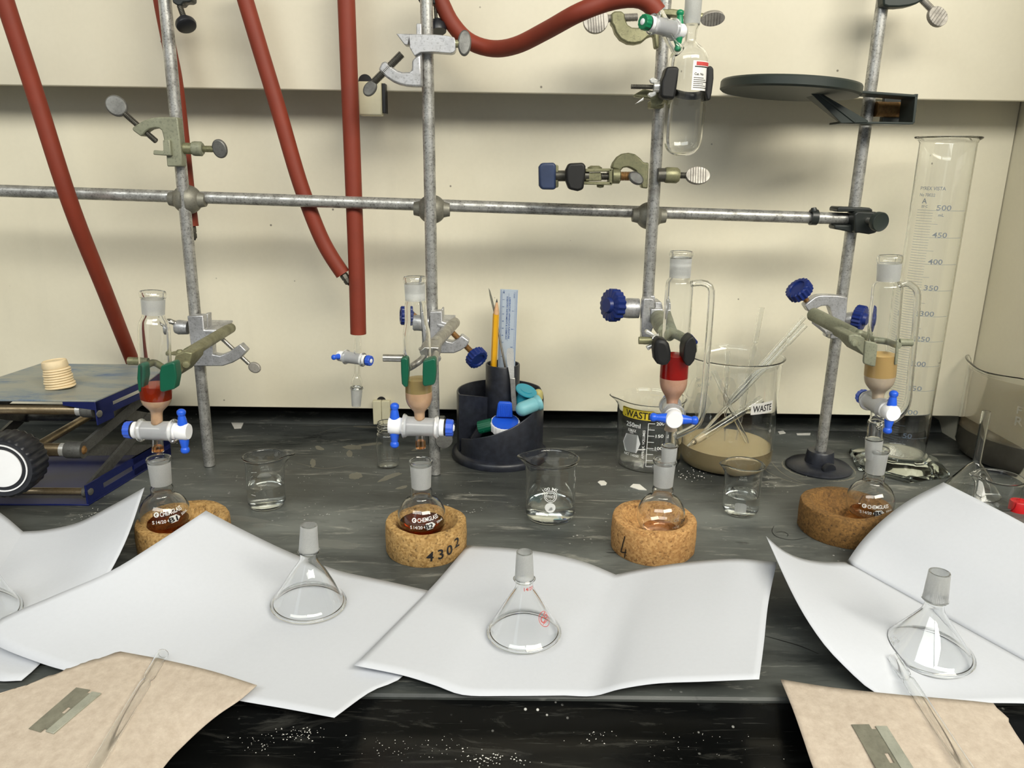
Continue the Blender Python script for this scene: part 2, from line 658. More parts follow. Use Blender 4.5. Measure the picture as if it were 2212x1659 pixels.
def fill(mb, O, A, prof, t, h0, h1, seg=44, grow=0.45):
    """what fills a vessel between two heights"""
    inn = offset(prof, t*grow)

    def r_at(h):
        best = 0
        for (a, b) in zip(inn, inn[1:]):
            if (a[0]-h)*(b[0]-h) <= 0 and abs(a[0]-b[0]) > 1e-9:
                u = (h-a[0])/(b[0]-a[0])
                best = max(best, a[1]+(b[1]-a[1])*u)
        return best
    pts = []
    lo = max(h0, min(p[0] for p in inn)+1e-6)
    pts.append((lo, 0.0))
    if r_at(lo) > 1e-5:
        pts.append((lo, r_at(lo)))
    pts += [p for p in inn if lo+1e-5 < p[0] < h1-1e-5 and p[1] > 1e-5]
    pts += [(h1, r_at(h1)), (h1, 0.0)]
    return mb.lathe(O, A, pts, seg, cap=False)


class Ax:
    """an axis through two picture points at given distances; profiles come as (picture row, half width)"""

    def __init__(s, x0, y0, Y0, x1, y1, Y1=None):
        s.P0 = onY(x0, y0, Y0) if Y0 is not None else None
        s.set(x0, y0, s.P0, x1, y1, onY(x1, y1, Y0 if Y1 is None else Y1))

    def set(s, x0, y0, P0, x1, y1, P1):
        s.P0, s.P1, s.y0, s.y1 = P0, P1, y0, y1
        s.A = (P1-P0).normalized()
        s.L = (P1-P0).length

    def pt(s, y):
        return s.P0+(s.P1-s.P0)*((y-s.y0)/(s.y1-s.y0))

    def h(s, y):
        return s.L*(y-s.y0)/(s.y1-s.y0)

    def r(s, y, hw):
        return hw*mpp(s.pt(y))

    def prof(s, pp):
        return [(s.h(y), s.r(y, hw)) for y, hw in pp]


def spl(pts, n):
    pts = [V(p) for p in pts]
    if len(pts) == 2:
        return [pts[0].lerp(pts[1], k/n) for k in range(n+1)]
    dense = []
    m = len(pts)
    for i in range(m-1):
        p1, p2 = pts[i], pts[i+1]
        p0 = pts[i-1] if i else p1*2-p2
        p3 = pts[i+2] if i+2 < m else p2*2-p1
        for k in range(12):
            u = k/12
            dense.append(0.5*((2*p1)+(p2-p0)*u+(2*p0-5*p1+4*p2-p3)*u*u+(3*p1-p0-3*p2+p3)*u**3))
    dense.append(pts[-1])
    L = [0]
    for a, b in zip(dense, dense[1:]):
        L.append(L[-1]+(b-a).length)
    out = []
    j = 0
    for k in range(n+1):
        t = L[-1]*k/n
        while j < len(L)-2 and L[j+1] < t:
            j += 1
        u = (t-L[j])/max(1e-9, L[j+1]-L[j])
        out.append(dense[j].lerp(dense[j+1], min(1, max(0, u))))
    return out


# ------------------------------------------------------------------ writing
_tc = {}


def text2d(s):
    if s in _tc:
        return _tc[s]
    cv = bpy.data.curves.new('t', 'FONT')
    cv.body = s
    cv.size = 1.0
    cv.resolution_u = 3
    cv.offset = 0.014
    ob = bpy.data.objects.new('t', cv)
    me = bpy.data.meshes.new_from_object(ob)
    vs = [(v.co.x, v.co.y) for v in me.vertices]
    fs = [tuple(p.vertices) for p in me.polygons]
    bpy.data.objects.remove(ob)
    bpy.data.curves.remove(cv)
    bpy.data.meshes.remove(me)
    x0 = min(v[0] for v in vs)
    x1 = max(v[0] for v in vs)
    vs = [(v[0]-(x0+x1)/2, v[1]) for v in vs]
    _tc[s] = (vs, fs, x1-x0)
    return _tc[s]


class Print:
    def __init__(s):
        s.v, s.f = [], []

    def raw(s, vs, fs):
        b = len(s.v)
        s.v += vs
        s.f += [tuple(i+b for i in q) for q in fs]

    def text(s, t, x, y, cap, rot=0, width=None, bend=0):
        vs, fs, wd = text2d(t)
        k = cap/0.70
        kx = k if width is None else width/wd
        c, sn = math.cos(rot), math.sin(rot)
        out = []
        for a, b in vs:
            a, b = a*kx, (b-0.35)*k
            if bend:
                th = a/bend
                a, b = (bend+b)*math.sin(th), (bend+b)*math.cos(th)-bend
            out.append((x+a*c-b*sn, y+a*sn+b*c))
        s.raw(out, fs)

    def poly(s, pts):
        s.raw(list(pts), [tuple(range(len(pts)))])

    def bar(s, x0, y0, x1, y1, w):
        n = max(1, int(math.hypot(x1-x0, y1-y0)/0.004))
        dx, dy = x1-x0, y1-y0
        L = math.hypot(dx, dy)
        nx, ny = -dy/L*w/2, dx/L*w/2
        vs, fs = [], []
        for k in range(n+1):
            a, b = x0+dx*k/n, y0+dy*k/n
            vs += [(a+nx, b+ny), (a-nx, b-ny)]
        for k in range(n):
            fs.append((2*k, 2*k+1, 2*k+3, 2*k+2))
        s.raw(vs, fs)

    def rect(s, x, y, w, h, rot=0, rad=0.0):
        n = max(2, int(w/0.003))
        vs, fs = [], []
        for k in range(n+1):
            a = -w/2+w*k/n
            e = h/2
            if rad:
                d = min(a+w/2, w/2-a)
                if d < rad:
                    e = h/2-rad+math.sqrt(max(0, rad*rad-(rad-d)**2))
            for b in (-e, e):
                vs.append((x+a*math.cos(rot)-b*math.sin(rot), y+a*math.sin(rot)+b*math.cos(rot)))
        for k in range(n):
            fs.append((2*k, 2*k+2, 2*k+3, 2*k+1))
        s.raw(vs, fs)

    def ring(s, x, y, r, w, n=28):
        vs, fs = [], []
        for k in range(n):
            a = 2*PI*k/n
            for q in (r-w/2, r+w/2):
                vs.append((x+q*math.cos(a), y+q*math.sin(a)))
        for k in range(n):
            j = (k+1) % n
            fs.append((2*k, 2*k+1, 2*j+1, 2*j))
        s.raw(vs, fs)

    def disc(s, x, y, r, n=24, sy=1.0):
        s.poly([(x+r*math.cos(2*PI*k/n), y+r*sy*math.sin(2*PI*k/n)) for k in range(n)])

    def put(s, name, mat, parent, mapf):
        mb = MB()
        mb.add([mapf(a, b) for a, b in s.v], s.f)
        return mb.build(name, mat, parent, smooth=False)


def wrap(C, z0, rfun, phi, eps=0.00025):
    """maps a flat print onto a round upright body at C; x runs round it, y up it"""
    r0 = rfun(z0)

    def f(x, y):
        z = z0+y
        r = rfun(z)+eps
        th = phi+x/r0
        return V((C[0]+r*math.cos(th), C[1]+r*math.sin(th), z))
    return f


def facing(C):
    return math.atan2(-C[1], -C[0])


def screw(a, b, r, pitch=0.0016, seg=14):
    a, b = V(a), V(b)
    L = (b-a).length
    n = max(3, int(L/pitch))
    prof = [(0, r*0.8)]
    for k in range(n):
        prof += [(L*(k+0.25)/n, r), (L*(k+0.5)/n, r), (L*(k+0.75)/n, r*0.80), (L*(k+0.98)/n, r*0.80)]
    prof.append((L, r*0.8))
    return MB().lathe(a, b-a, prof, seg)


def paddle_mb(c, U, N, hl, hw, th, ridges=0):
    """flat round thumb grip: U along the screw, N out of its face"""
    U = V(U).normalized()
    N = V(N)
    N = (N-U*N.dot(U)).normalized()
    S = N.cross(U)
    c = V(c)
    pts = []
    n = 28
    for k in range(n):
        a = 2*PI*k/n
        q = 1+0.05*math.cos(2*a)
        pts.append(c+U*(hl*math.cos(a)*q)+S*(hw*math.sin(a)*q)-N*th/2)
    mb = MB().prism(pts, N*th)
    if ridges:
        for k in range(ridges):
            u = (k+0.5)/ridges*1.5-0.75
            q = math.sqrt(max(0.02, 1-u*u))*0.93
            R = Matrix((U, S, N)).transposed()
            mb.box(c+U*(hl*u), hl*0.028, hw*q, th*0.62, R)
    return mb


def star_mb(c, A, r, h, lobes=16, hub=0.0, depth=0.08):
    A = V(A).normalized()

    def df(a, hh, rr):
        return (rr*(1-depth*(0.5+0.5*math.cos(a*lobes))) if rr > r*0.75 else rr), hh
    prof = [(-h/2, r*0.90), (-h/2+0.0012, r), (h/2-0.0012, r), (h/2, r*0.90), (h/2, r*0.62), (h/2-0.0018, r*0.58), (h/2-0.0018, 0.0)]
    mb = MB().lathe(c, A, [(-h/2, 0.0)]+prof, max(64, lobes*6), cap=False, deform=df)
    if hub:
        mb.lathe(V(c)-A*(h/2+hub), A, [(0, 0), (0, r*0.42), (hub, r*0.5)], 24, cap=False)
    return mb


def plate(px, Y, th, back=False):
    """a real plate whose face is the outline seen at distance Y, th thick (going away from the viewer)"""
    return MB().prism([onY(a, b, Y) for a, b in px], (0, th, 0))

# ================================================================== the setting
Y_LOW, Y_UP = 1.10, 1.036
Z_LOW = onY(1106, 887.0, Y_LOW).z
Z_UP = onY(1106, 201.0, Y_UP).z
X_R = onY(2151, 528, Y_LOW).x
X_L = -1.15
BENCH_EDGE = 0.507


def struct(o, label=None):
    o['kind'] = 'structure'
    if label:
        o['label'] = label
    return o


wb = struct(MB().box(((X_L+X_R)/2, 1.215, 0.55), (X_R-X_L)/2, 0.010, 0.62).build('wall_back', M['dark_gap'], None, ((X_L+X_R)/2, 1.215, 0)), 'dark back of the fume hood behind the cream panels')
p = MB().box(((X_L+X_R)/2, Y_LOW+0.004, (Z_LOW+0.56)/2), (X_R-X_L)/2-0.001, 0.004, (0.56-Z_LOW)/2).build('baffle_panel', M['wall_low'], wb, bevel=0.0012)
p['label'] = 'lower cream panel above the black slot'
p = MB().box(((X_L+X_R)/2, Y_UP+0.004, (Z_UP+1.15)/2), (X_R-X_L)/2-0.001, 0.004, (1.15-Z_UP)/2).build('baffle_panel', M['wall_up'], wb, bevel=0.0012)
p['label'] = 'upper cream panel standing proud of the lower one'
struct(MB().box((X_R+0.006, 1.01, 0.62), 0.006, 0.215, 0.65).build('wall_right', M['wall_low'], None, (X_R+0.006, 0.72, 0)), 'cream side wall of the fume hood')
struct(MB().box((X_L-0.006, 1.01, 0.62), 0.006, 0.215, 0.65).build('wall_left', M['wall_low'], None, (X_L-0.006, 0.72, 0)), 'cream side wall of the fume hood beside the lab jack')
struct(MB().box(((X_L+X_R)/2, 0.72, 1.28), (X_R-X_L)/2, 0.50, 0.006).build('ceiling', M['wall_up'], None, ((X_L+X_R)/2, 0.72, 1.28)), 'cream top of the fume hood above the lamps')
bn = MB()
prof = [(1.225, -0.03), (1.225, 0.0), (BENCH_EDGE+0.004, 0.0), (BENCH_EDGE+0.0015, -0.0008), (BENCH_EDGE, -0.003), (BENCH_EDGE, -0.03)]
bn.prism([V((X_L, a, b)) for a, b in prof], (X_R-X_L, 0, 0))
struct(bn.build('floor', M['bench'], None, ((X_L+X_R)/2, 0.86, 0), ang=25), 'scratched dark grey worktop of the fume hood')
sl = MB()
prof = [(BENCH_EDGE-0.0006, -0.03), (BENCH_EDGE-0.0006, -0.0045), (BENCH_EDGE-0.006, -0.0062), (0.492, -0.0112), (0.482, -0.0148), (0.474, -0.016), (0.462, -0.0165), (0.448, -0.0150), (0.436, -0.0140), (0.40, -0.0136), (0.20, -0.0136), (0.20, -0.03)]
sl.prism([V((X_L, a, b)) for a, b in prof], (X_R-X_L, 0, 0))
struct(sl.build('trim_1', M['sill'], None, ((X_L+X_R)/2, 0.35, 0), ang=60), 'glossy black front sill of the worktop')
ld = MB()
prof = [(1.20, 0.0), (1.20, 0.016), (1.165, 0.016), (1.158, 0.010), (1.15, 0.0)]
ld.prism([V((X_L, a, b)) for a, b in prof], (X_R-X_L, 0, 0))
struct(ld.build('trim_2', M['bench'], None, ((X_L+X_R)/2, 1.17, 0)), 'low dark ledge inside the slot under the lower panel')


def clip(x0, x1, y0, y1, Y, hx, hy, label, split):
    a, b = onY(x0, y1, Y), onY(x1, y0, Y)
    t = thing('panel_clip', label, 'clip', (a.x, Y, a.z), 'cream panel clips')
    dz, dx = (b.z-a.z), (b.x-a.x)
    if split:
        for k in (0, 1):
            MB().box((a.x+dx*(0.25+0.5*k), Y+0.005, a.z+dz/2), dx*0.242, 0.005, dz/2).build('clip_half', M['cream'], t, bevel=0.001)
    else:
        MB().box(((a.x+b.x)/2, Y+0.009, a.z+dz/2), dx/2, 0.009, dz/2).build('clip_body', M['cream'], t, bevel=0.002)
        MB().box((b.x+0.0022, Y+0.013, a.z+dz*0.52), 0.0022, 0.009, dz*0.44).build('clip_spring', M['black'], t, bevel=0.0006)
    c = onY(hx, hy, Y+0.0095)
    r = 0.0085*(0.8 if split else 1)
    MB().lathe(c, (0, -1, 0), [(0, 0), (0, r), (0.0012, r)], 28).build('bolt_hole', M['black'], t)
    return t


clip(775, 823, 176, 249, Y_UP-0.018, 789, 176, 'cream block clip with a black spring holding the edge of the upper panel', False)
clip(806, 842, 867, 917, Y_LOW-0.010, 824, 866, 'two-piece cream clip at the foot of the lower panel', True)

# ================================================================== the rod frame
ROD_Y = {1: 0.967, 2: 0.950, 3: 0.955, 4: 0.985}
ROD_R = 0.0072


def rod(n, xb, yb, xt, yt, label, ground=True):
    b = onZ(xb, yb, 0.0) if ground else onY(xb, yb, ROD_Y[n])
    if ground:
        ROD_Y[n] = b.y
    t = onY(xt, yt, b.y)
    t2 = b+(t-b)*((0.86-b.z)/(t.z-b.z))
    m = MB()
    L = (t2-b).length
    m.lathe(b, t2-b, [(0, ROD_R*0.82), (0.001, ROD_R), (L-0.001, ROD_R), (L, ROD_R*0.82)], 28)
    o = m.build('support_rod', M['rod'], None, b)
    tag(o, label, 'rod', 'upright rods of the frame')
    return b, t2


R1 = rod(1, 453, 1006, 356, 0, 'upright grey rod standing behind the column with the green-jawed greenish clamp')
R2 = rod(2, 940, 1024, 921, 0, 'upright grey rod beside the black pen holder')
R3 = rod(3, 1394, 742, 1437, 0, 'shorter upright rod that ends in mid-air above the yellow taped beaker', False)
R4 = rod(4, 1768, 1010, 1907, 0, 'upright grey rod set in a round black foot')
RODS = {1: R1, 2: R2, 3: R3, 4: R4}


def rod_at(n, y):
    b, t = RODS[n]
    # point of the rod seen at picture row y
    lo, hi = 0.0, 1.0
    for _ in range(40):
        mid = (lo+hi)/2
        q = b.lerp(t, mid)-EYE
        py = CY-FPX*q.dot(cu)/q.dot(fwd)
        if py > y:
            lo = mid
        else:
            hi = mid
    return b.lerp(t, lo)


YR = 0.978
ra, rb = onY(-140, 407.5, YR), onY(1838, 473, 0.992)
m = MB()
m.cyl(ra, rb, 0.0074, 28)
rail = m.build('cross_rail', M['rod'], None, ra)
tag(rail, 'long level grey rail running behind the upright rods', 'rail')
for n, (bx, by) in {1: (405, 431), 2: (933, 452), 3: (1402, 466)}.items():
    c = onY(bx, by, YR+0.002*(n > 1))
    rp = rod_at(n, by)
    sc = mpp(c)
    t = thing('ball_connector', {1: 'round grey cast connector where the rail meets the rod beside the lab jack', 2: 'round grey cast connector on the rod beside the pen holder', 3: 'round grey cast connector on the rod that stops in mid-air'}[n], 'connector', c, 'ball connectors on the cross rail')
    R = 31*sc if n != 3 else 29*sc
    d = (rb-ra).normalized()
    for sgn, nm in ((-1, 'ball_half'), (1, 'ball_half')):
        mb = MB()
        prof = [(0.0035, 0.0)]
        amax = math.acos(min(0.98, 0.0096/R))
        for k in range(0, 11):
            a = math.radians(8)+(amax-math.radians(8))*k/10
            prof.append((R*math.sin(a), R*math.cos(a)))
        prof.insert(1, (0.0025, R*0.985))
        prof.append((R*1.08, 0.0086))
        prof.append((R*1.25, 0.0080))
        prof.append((R*1.25, 0.0))
        mb.lathe(c, d*sgn, prof, 36, cap=False)
        mb.build(nm, M['ball'], t)
    MB().lathe(c-V((0, 0.004, 0)), V((0, -1, 0)), [(-0.012, 0), (-0.012, R*0.6), (0.0, R*0.6), (0, 0)], 24, cap=False).build('core', M['darkmetal'], t)


# black connector where the rail meets rod 4
C = lambda pts: crop(1740, 430, 10.055, pts)
Yc = ROD_Y[4]-0.020
t = thing('rail_end_clamp', 'black clamp block with a round knob at the end of the rail', 'clamp', onY(1845, 475, Yc))
plate(C([(690, 280), (695, 195), (740, 168), (1400, 190), (1455, 225), (1470, 275)]), Yc+0.004, 0.026).build('rear_jaw', M['blackenamel'], t, bevel=0.0015)
plate(C([(1060, 330), (1130, 262), (1560, 280), (1600, 330), (1600, 640), (1540, 735), (1390, 768), (1170, 735), (1075, 740)]), Yc-0.004, 0.022).build('block', M['blackenamel'], t, bevel=0.002)
plate(C([(628, 640), (640, 560), (940, 565), (1060, 540), (1060, 745), (850, 690), (660, 660)]), Yc+0.006, 0.020).build('front_jaw', M['blackenamel'], t, bevel=0.0015)
k0 = onY(*C([(1590, 490)])[0], Yc-0.022)
MB().cyl(k0+V((-0.006, 0.022, 0)), k0, 0.0035, 16).build('knob_stem', M['steel'], t)
kd = V((0.25, -1, -0.10)).normalized()
MB().lathe(k0, kd, [(-0.004, 0), (-0.004, 0.010), (-0.003, 0.0115), (0.003, 0.0118), (0.0045, 0.0108), (0.0040, 0.0095), (0.0032, 0)], 32, cap=False).build('knob', M['darkgreen'], t)

a, b = onY(1758, 455, YR+0.006), onY(1760, 484, YR+0.006)
t = thing('rail_stop', 'small black stop gripping the rail near its black end clamp', 'stop', (a+b)/2)
q = (rb-ra).normalized()
MB().lathe((a+b)/2+V((0, 0.003, 0)), q, [(-0.004, 0.0076), (-0.004, 0.0098), (0.004, 0.0098), (0.004, 0.0076)], 24, loop=True, cap=False).build('collar', M['blackenamel'], t)
MB().lathe((a+b)/2, b-a, [(-0.012, 0.0), (-0.012, 0.003), (-0.0085, 0.0042), (-0.0075, 0.0042), (-0.0075, 0)], 16, cap=False).build('cap_nut', M['blackenamel'], t)

# foot of rod 4
f0 = onZ(1765, 1021, 0)
f0 = V((R4[0].x, R4[0].y, 0))
t = thing('rod_socket', 'round black foot with a thumb knob holding the upright rod, rimmed with white powder', 'foot', f0)
MB().lathe(f0, (0, 0, 1), [(0, 0.0), (0, 0.043), (0.002, 0.044), (0.005, 0.041), (0.007, 0.030), (0.009, 0.022), (0.009, 0.0)], 48, cap=False).build('flange', M['navyplastic'], t)
MB().lathe(f0, (0, 0, 1), [(0.008, 0.0195), (0.024, 0.0175), (0.0255, 0.0165), (0.0255, 0.0078), (0.008, 0.0078)], 40, loop=True, cap=False).build('hub', M['navyplastic'], t)
kc = onY(1789, 1016, f0.y-0.026)
MB().cyl(kc, kc+V((-0.004, 0.012, 0)), 0.004, 14).build('knob_stem', M['blackplastic'], t)
MB().lathe(kc, V((0.35, -1, 0)), [(-0.003, 0), (-0.003, 0.0095), (0.002, 0.0105), (0.004, 0.0095), (0.004, 0)], 28, cap=False).build('knob', M['blackplastic'], t)

# clamp block at the foot of rod 2
rp = rod_at(2, 945)
t = thing('rod_clamp', 'small black clamp with a round flat knob low on the rod behind the stopcock', 'clamp', rp)
MB().box(rp+V((0.002, 0.014, 0.006)), 0.011, 0.010, 0.017).build('block', M['blackenamel'], t, bevel=0.002)
kc = onY(952, 949, rp.y-0.012)+V((0.004, 0, 0))
MB().lathe(kc, V((0.25, -1, 0.05)), [(-0.004, 0), (-0.004, 0.0105), (0.002, 0.0115), (0.0035, 0.0108), (0.0035, 0)], 30, cap=False).build('knob', M['paddle_dark'], t)
MB().cyl(kc+V((0, 0.003, 0)), kc+V((0, 0.016, 0)), 0.004, 14).build('knob_stem', M['darkmetal'], t)


# ================================================================== rubber hoses
def hose(pts, rad, label, mat='rubber', wobble=0.0):
    P = spl([onY(x, y, Y) for x, y, Y in pts], 48)
    m = MB().tube(P, rad, 22, hollow=rad*0.42)
    o = m.build('rubber_hose', M[mat], None, P[-1])
    tag(o, label, 'hose', 'red rubber hoses')
    return o, P


hose([(-8, -70, 0.91), (10, 0, 0.91), (72, 190, 0.92), (152, 440, 0.935), (225, 625, 0.99), (283, 772, 1.072), (294, 800, 1.082)], 0.0094, 'red rubber hose hanging in front of the rail and ending behind the lab jack')
o, P = hose([(338, -60, 0.998), (346, 0, 0.998), (366, 103, 0.998), (380, 175, 0.998), (392, 276, 0.998), (405, 401, 0.998), (415, 488, 0.998)], 0.0080, 'narrow red hose half hidden behind the upright rod beside the lab jack')


def fitting(a, b, r, label):
    a, b = V(a), V(b)
    t = thing('hose_fitting', label, 'fitting', a, 'metal hose ends')
    d = (b-a)
    L = d.length
    MB().lathe(a, d, [(-0.012, r*0.8), (0, r*0.8), (0.001, r), (L*0.5, r), (L*0.52, r*0.85), (L*0.58, r*0.85), (L*0.6, r), (L*0.93, r*0.96), (L, r*0.75)], 8).build('nut', M['darkmetal'], t)
    MB().lathe(a, d, [(L, 0), (L, r*0.6), (L+0.002, r*0.5), (L+0.002, 0)], 16, cap=False).build('tip', M['black'], t)


fitting(P[-1], P[-1]+(P[-1]-P[-3]).normalized()*0.016, 0.0048, 'steel end fitting of the narrow hose behind the rod')
o, P = hose([(516, -50, 0.998), (530, 0, 0.998), (563, 110, 0.998), (598, 225, 0.998), (640, 370, 0.998), (664, 440, 0.999), (692, 510, 1.000), (715, 553, 1.000), (741, 592, 1.000)], 0.0096, 'curved red hose ending in a metal fitting beside the straight hose')
fitting(P[-1], P[-1]+(P[-1]-P[-3]).normalized()*0.014, 0.0055, 'steel end fitting of the curved hose touching the straight hose')
o, P = hose([(746, -60, 0.9975), (748, 0, 0.9975), (757, 230, 0.9975), (765, 440, 0.9975), (771, 600, 0.9975), (774, 721, 0.9975)], 0.0104, 'straight red hose hanging down to a glass stopcock')
hose([(925, -45, 0.985), (950, -2, 0.97), (975, 48, 0.968), (1012, 88, 0.965), (1062, 105, 0.955), (1115, 98, 0.93), (1180, 66, 0.895), (1245, 30, 0.86), (1305, 6, 0.855), (1352, -4, 0.85), (1385, -2, 0.85), (1408, 12, 0.85), (1421, 28, 0.85)], 0.0092, 'looped red hose reaching across to the hanging glass flask')

# ================================================================== stopcocks and columns
def stopcock(t, c, u, v, k=1.0, col_='blue', both=True, tube_prof=None, glass_r=0.0108, half=0.0185):
    """u runs from the nut to the handle; v along the handle"""
    u, v = V(u).normalized(), V(v)
    v = (v-u*v.dot(u)).normalized()
    c = V(c)
    g = []
    for a, r in [(-1.0, 0.0088), (-0.98, 0.0112), (-0.88, 0.0118), (-0.74, 0.0100), (-0.60, 0.0094), (0.62, 0.0100), (0.78, 0.0110), (0.92, 0.0126), (0.99, 0.0118), (1.0, 0.0098)]:
        g.append((a*half*k, r*k))
    inner = [(a, (0.0080 if a < 0 else 0.0085)*k) for a, r in g[::-1]]
    MB().lathe(c, u, smooth_prof(g, 3)+inner, 40, loop=True, cap=False).build('stopcock_barrel', M['glass'], t)
    h = half*k
    MB().lathe(c, u, [(-h-0.009*k, 0), (-h-0.009*k, 0.0045*k), (-h-0.002, 0.0078*k), (-h*0.9, 0.0084*k), (h*0.9, 0.0089*k), (h+0.0005, 0.0088*k), (h+0.002*k, 0.0080*k), (h+0.004*k, 0.0088*k), (h+0.0125*k, 0.0088*k), (h+0.0145*k, 0.0078*k), (h+0.0145*k, 0)], 36, cap=False).build('plug', M['ptfe'], t)
    t = [o for o in t.children if o.name.startswith('plug')][-1]
    MB().lathe(c, u, [(-h-0.0052*k, 0.0045*k), (-h-0.0052*k, 0.0086*k), (-h-0.0005, 0.0088*k), (-h-0.0005, 0.0045*k)], 32, loop=True, cap=False).build('washer', M['ptfe'], t)
    MB().lathe(c, u, [(-h-0.0070*k, 0.0045*k), (-h-0.0070*k, 0.0083*k), (-h-0.0053*k, 0.0083*k), (-h-0.0053*k, 0.0045*k)], 28, loop=True, cap=False).build('o_ring', M['black'], t)
    nut = {'blue': M['bluenut'], 'green': M['greennut']}[col_]
    hm = {'blue': M['blue'], 'green': M['greennut']}[col_]

    def df(a, hh, rr):
        return (rr*(1-0.06*(0.5+0.5*math.cos(a*12))) if rr > 0.0060*k else rr), hh
    MB().lathe(c, u, [(-h-0.0145*k, 0.0030*k), (-h-0.0145*k, 0.0078*k), (-h-0.0138*k, 0.0086*k), (-h-0.0072*k, 0.0090*k), (-h-0.0071*k, 0.0030*k)], 72, loop=True, cap=False, deform=df).build('nut', nut, t)
    MB().lathe(c, u, [(-h-0.0158*k, 0), (-h-0.0158*k, 0.0025*k), (-h-0.0150*k, 0.0036*k), (-h-0.010*k, 0.0036*k)], 20).build('plug_end', M['ptfe'], t)
    hc = c+u*(h+0.0085*k)
    hp = [(0.0060, 0.0), (0.0060, 0.0046), (0.010, 0.0047), (0.0150, 0.0038), (0.0170, 0.0034), (0.0180, 0.0040), (0.0200, 0.0045), (0.0220, 0.0041), (0.0236, 0.0022), (0.0240, 0.0)]
    for sgn in ((1, -1) if both else (1,)):
        MB().lathe(hc, v*sgn, smooth_prof([(a*k, r*k) for a, r in hp], 3), 24, cap=False).build('handle', hm, t)




def column(label, ax, tip, stem, body, t, joint, silica, liquids, cock, lipr, side=None, male=None):
    """ax: axis; body: outline rows from the tip upward"""
    t_ = thing('chromatography_column', label, 'column', ax.P0, 'glass columns clamped to the rods')
    prof = smooth_prof(ax.prof(body), 3)
    shell(MB(), ax.P0, ax.A, prof, t).build('glass_tube', M['glass'], t_)
    # ground joint: a frosted sleeve on the neck
    y0, y1, h0, h1 = joint
    a = [(ax.h(y0), ax.r(y0, h0)+0.0001), (ax.h(y1), ax.r(y1, h1)+0.0001)]
    MB().lathe(ax.P0, ax.A, [(a[0][0], a[0][1]-0.0004), a[0], a[1], (a[1][0], a[1][1]-0.0004)], 44, loop=True, cap=False).build('ground_joint', M['frost'], t_)
    if male:
        y0, y1, h0, h1 = male
        a = [(ax.h(y0), ax.r(y0, h0)+0.0001), (ax.h(y1), ax.r(y1, h1)+0.0001)]
        MB().lathe(ax.P0, ax.A, [(a[0][0], a[0][1]-0.0004), a[0], a[1], (a[1][0], a[1][1]-0.0004)], 44, loop=True, cap=False).build('ground_tip', M['frost'], t_)
    for nm, mat, ya, yb, gr in silica+liquids:
        fill(MB(), ax.P0, ax.A, prof, t, ax.h(ya), ax.h(yb), grow=gr).build(nm, M[mat], t_)
    stopcock(t_, *cock)
    if side:
        P = spl(side[0], 40)
        MB().tube(P, side[1], 20, hollow=0.0010).build('side_arm', M['glass'], t_)
    return t_


def scr(P):
    q = V(P)-EYE
    return CX+FPX*q.dot(cr)/q.dot(fwd), CY-FPX*q.dot(cu)/q.dot(fwd)


# corks first: their places fix the flasks and the columns above them
CORK = {}


def cork(n, x, yfront, hw, h, mat, label):
    P = onZ(x, yfront, 0)
    for _ in range(6):
        c = V((onZ(x, yfront, 0).x, P.y, 0))
        r = hw*mpp(c+V((0, 0, h*0.5)))
        d = onZ(x, yfront, 0)
        P = V((d.x, d.y+r*0.985, 0))
    r = hw*mpp(P+V((0, 0, h*0.5)))
    rin = r*0.76
    t = thing('cork_ring', label, 'cork ring', P, 'cork rings under the flasks')
    pr = [(0.0, 0.0), (0.0, r*0.97), (0.0015, r*0.99), (h*0.5, r*1.0), (h-0.0022, r*0.985), (h-0.0006, r*0.97), (h, r*0.945), (h, rin*1.03), (h-0.001, rin), (h*0.62, rin*0.80), (h*0.36, rin*0.42), (h*0.30, 0.0)]
    rnd = random.Random(n)
    ph = [rnd.uniform(0, 6) for _ in range(4)]

    def df(a, hh, rr):
        return rr*(1+0.006*math.sin(3*a+ph[0])+0.004*math.sin(7*a+ph[1])+0.0035*math.sin(17*a+ph[2]+hh*300)), hh+0.0005*math.sin(5*a+ph[3])*(hh > 0.01)
    MB().lathe(P, (0, 0, 1), pr, 96, cap=False, deform=df).build('cork_body', mat, t)
    CORK[n] = (P, r, h, t)
    return t


CK = 0.033
cork(1, 360, 1226, 96, CK, M['cork'], 'cork ring under flask B1, half covered by folded white paper')
cork(2, 912, 1227, 87.5, CK, M['cork'], 'cork ring with the number 4302 inked on its side')
cork(3, 1425, 1225, 90.5, 0.036, M['cork_fresh'], 'fresh light cork ring with a slanting pen mark, under the flask of clear liquid')
cork(4, 1862, 1189, 95, CK, M['cork_dark'], 'dark stained cork ring under flask B5')

# pen marks on two of the corks
P, r, h, t = CORK[2]
pr = Print()
x = 0.004
for s, dx, dz, rot in (('4', 0.0035, -0.0015, -0.1), ('3', 0.0145, -0.0005, 0.05), ('0', 0.0245, 0.0015, 0.0), ('2', 0.0345, 0.0065, 0.05)):
    pr.text(s, dx, dz, 0.0105, rot)
pr.put('handwriting', M['ink'], t, wrap(P, 0.0150, lambda z: r*1.012, facing(P), 0.0004))
P, r, h, t = CORK[3]
pr = Print()
pr.bar(-0.0345, -0.010, -0.0300, 0.010, 0.0013)
pr.bar(-0.0345, -0.010, -0.0270, -0.0075, 0.0011)
pr.bar(-0.0290, -0.0145, -0.0280, -0.004, 0.0011)
pr.put('pen_mark', M['ink'], t, wrap(P, 0.0170, lambda z: r*1.012, facing(P), 0.0004))


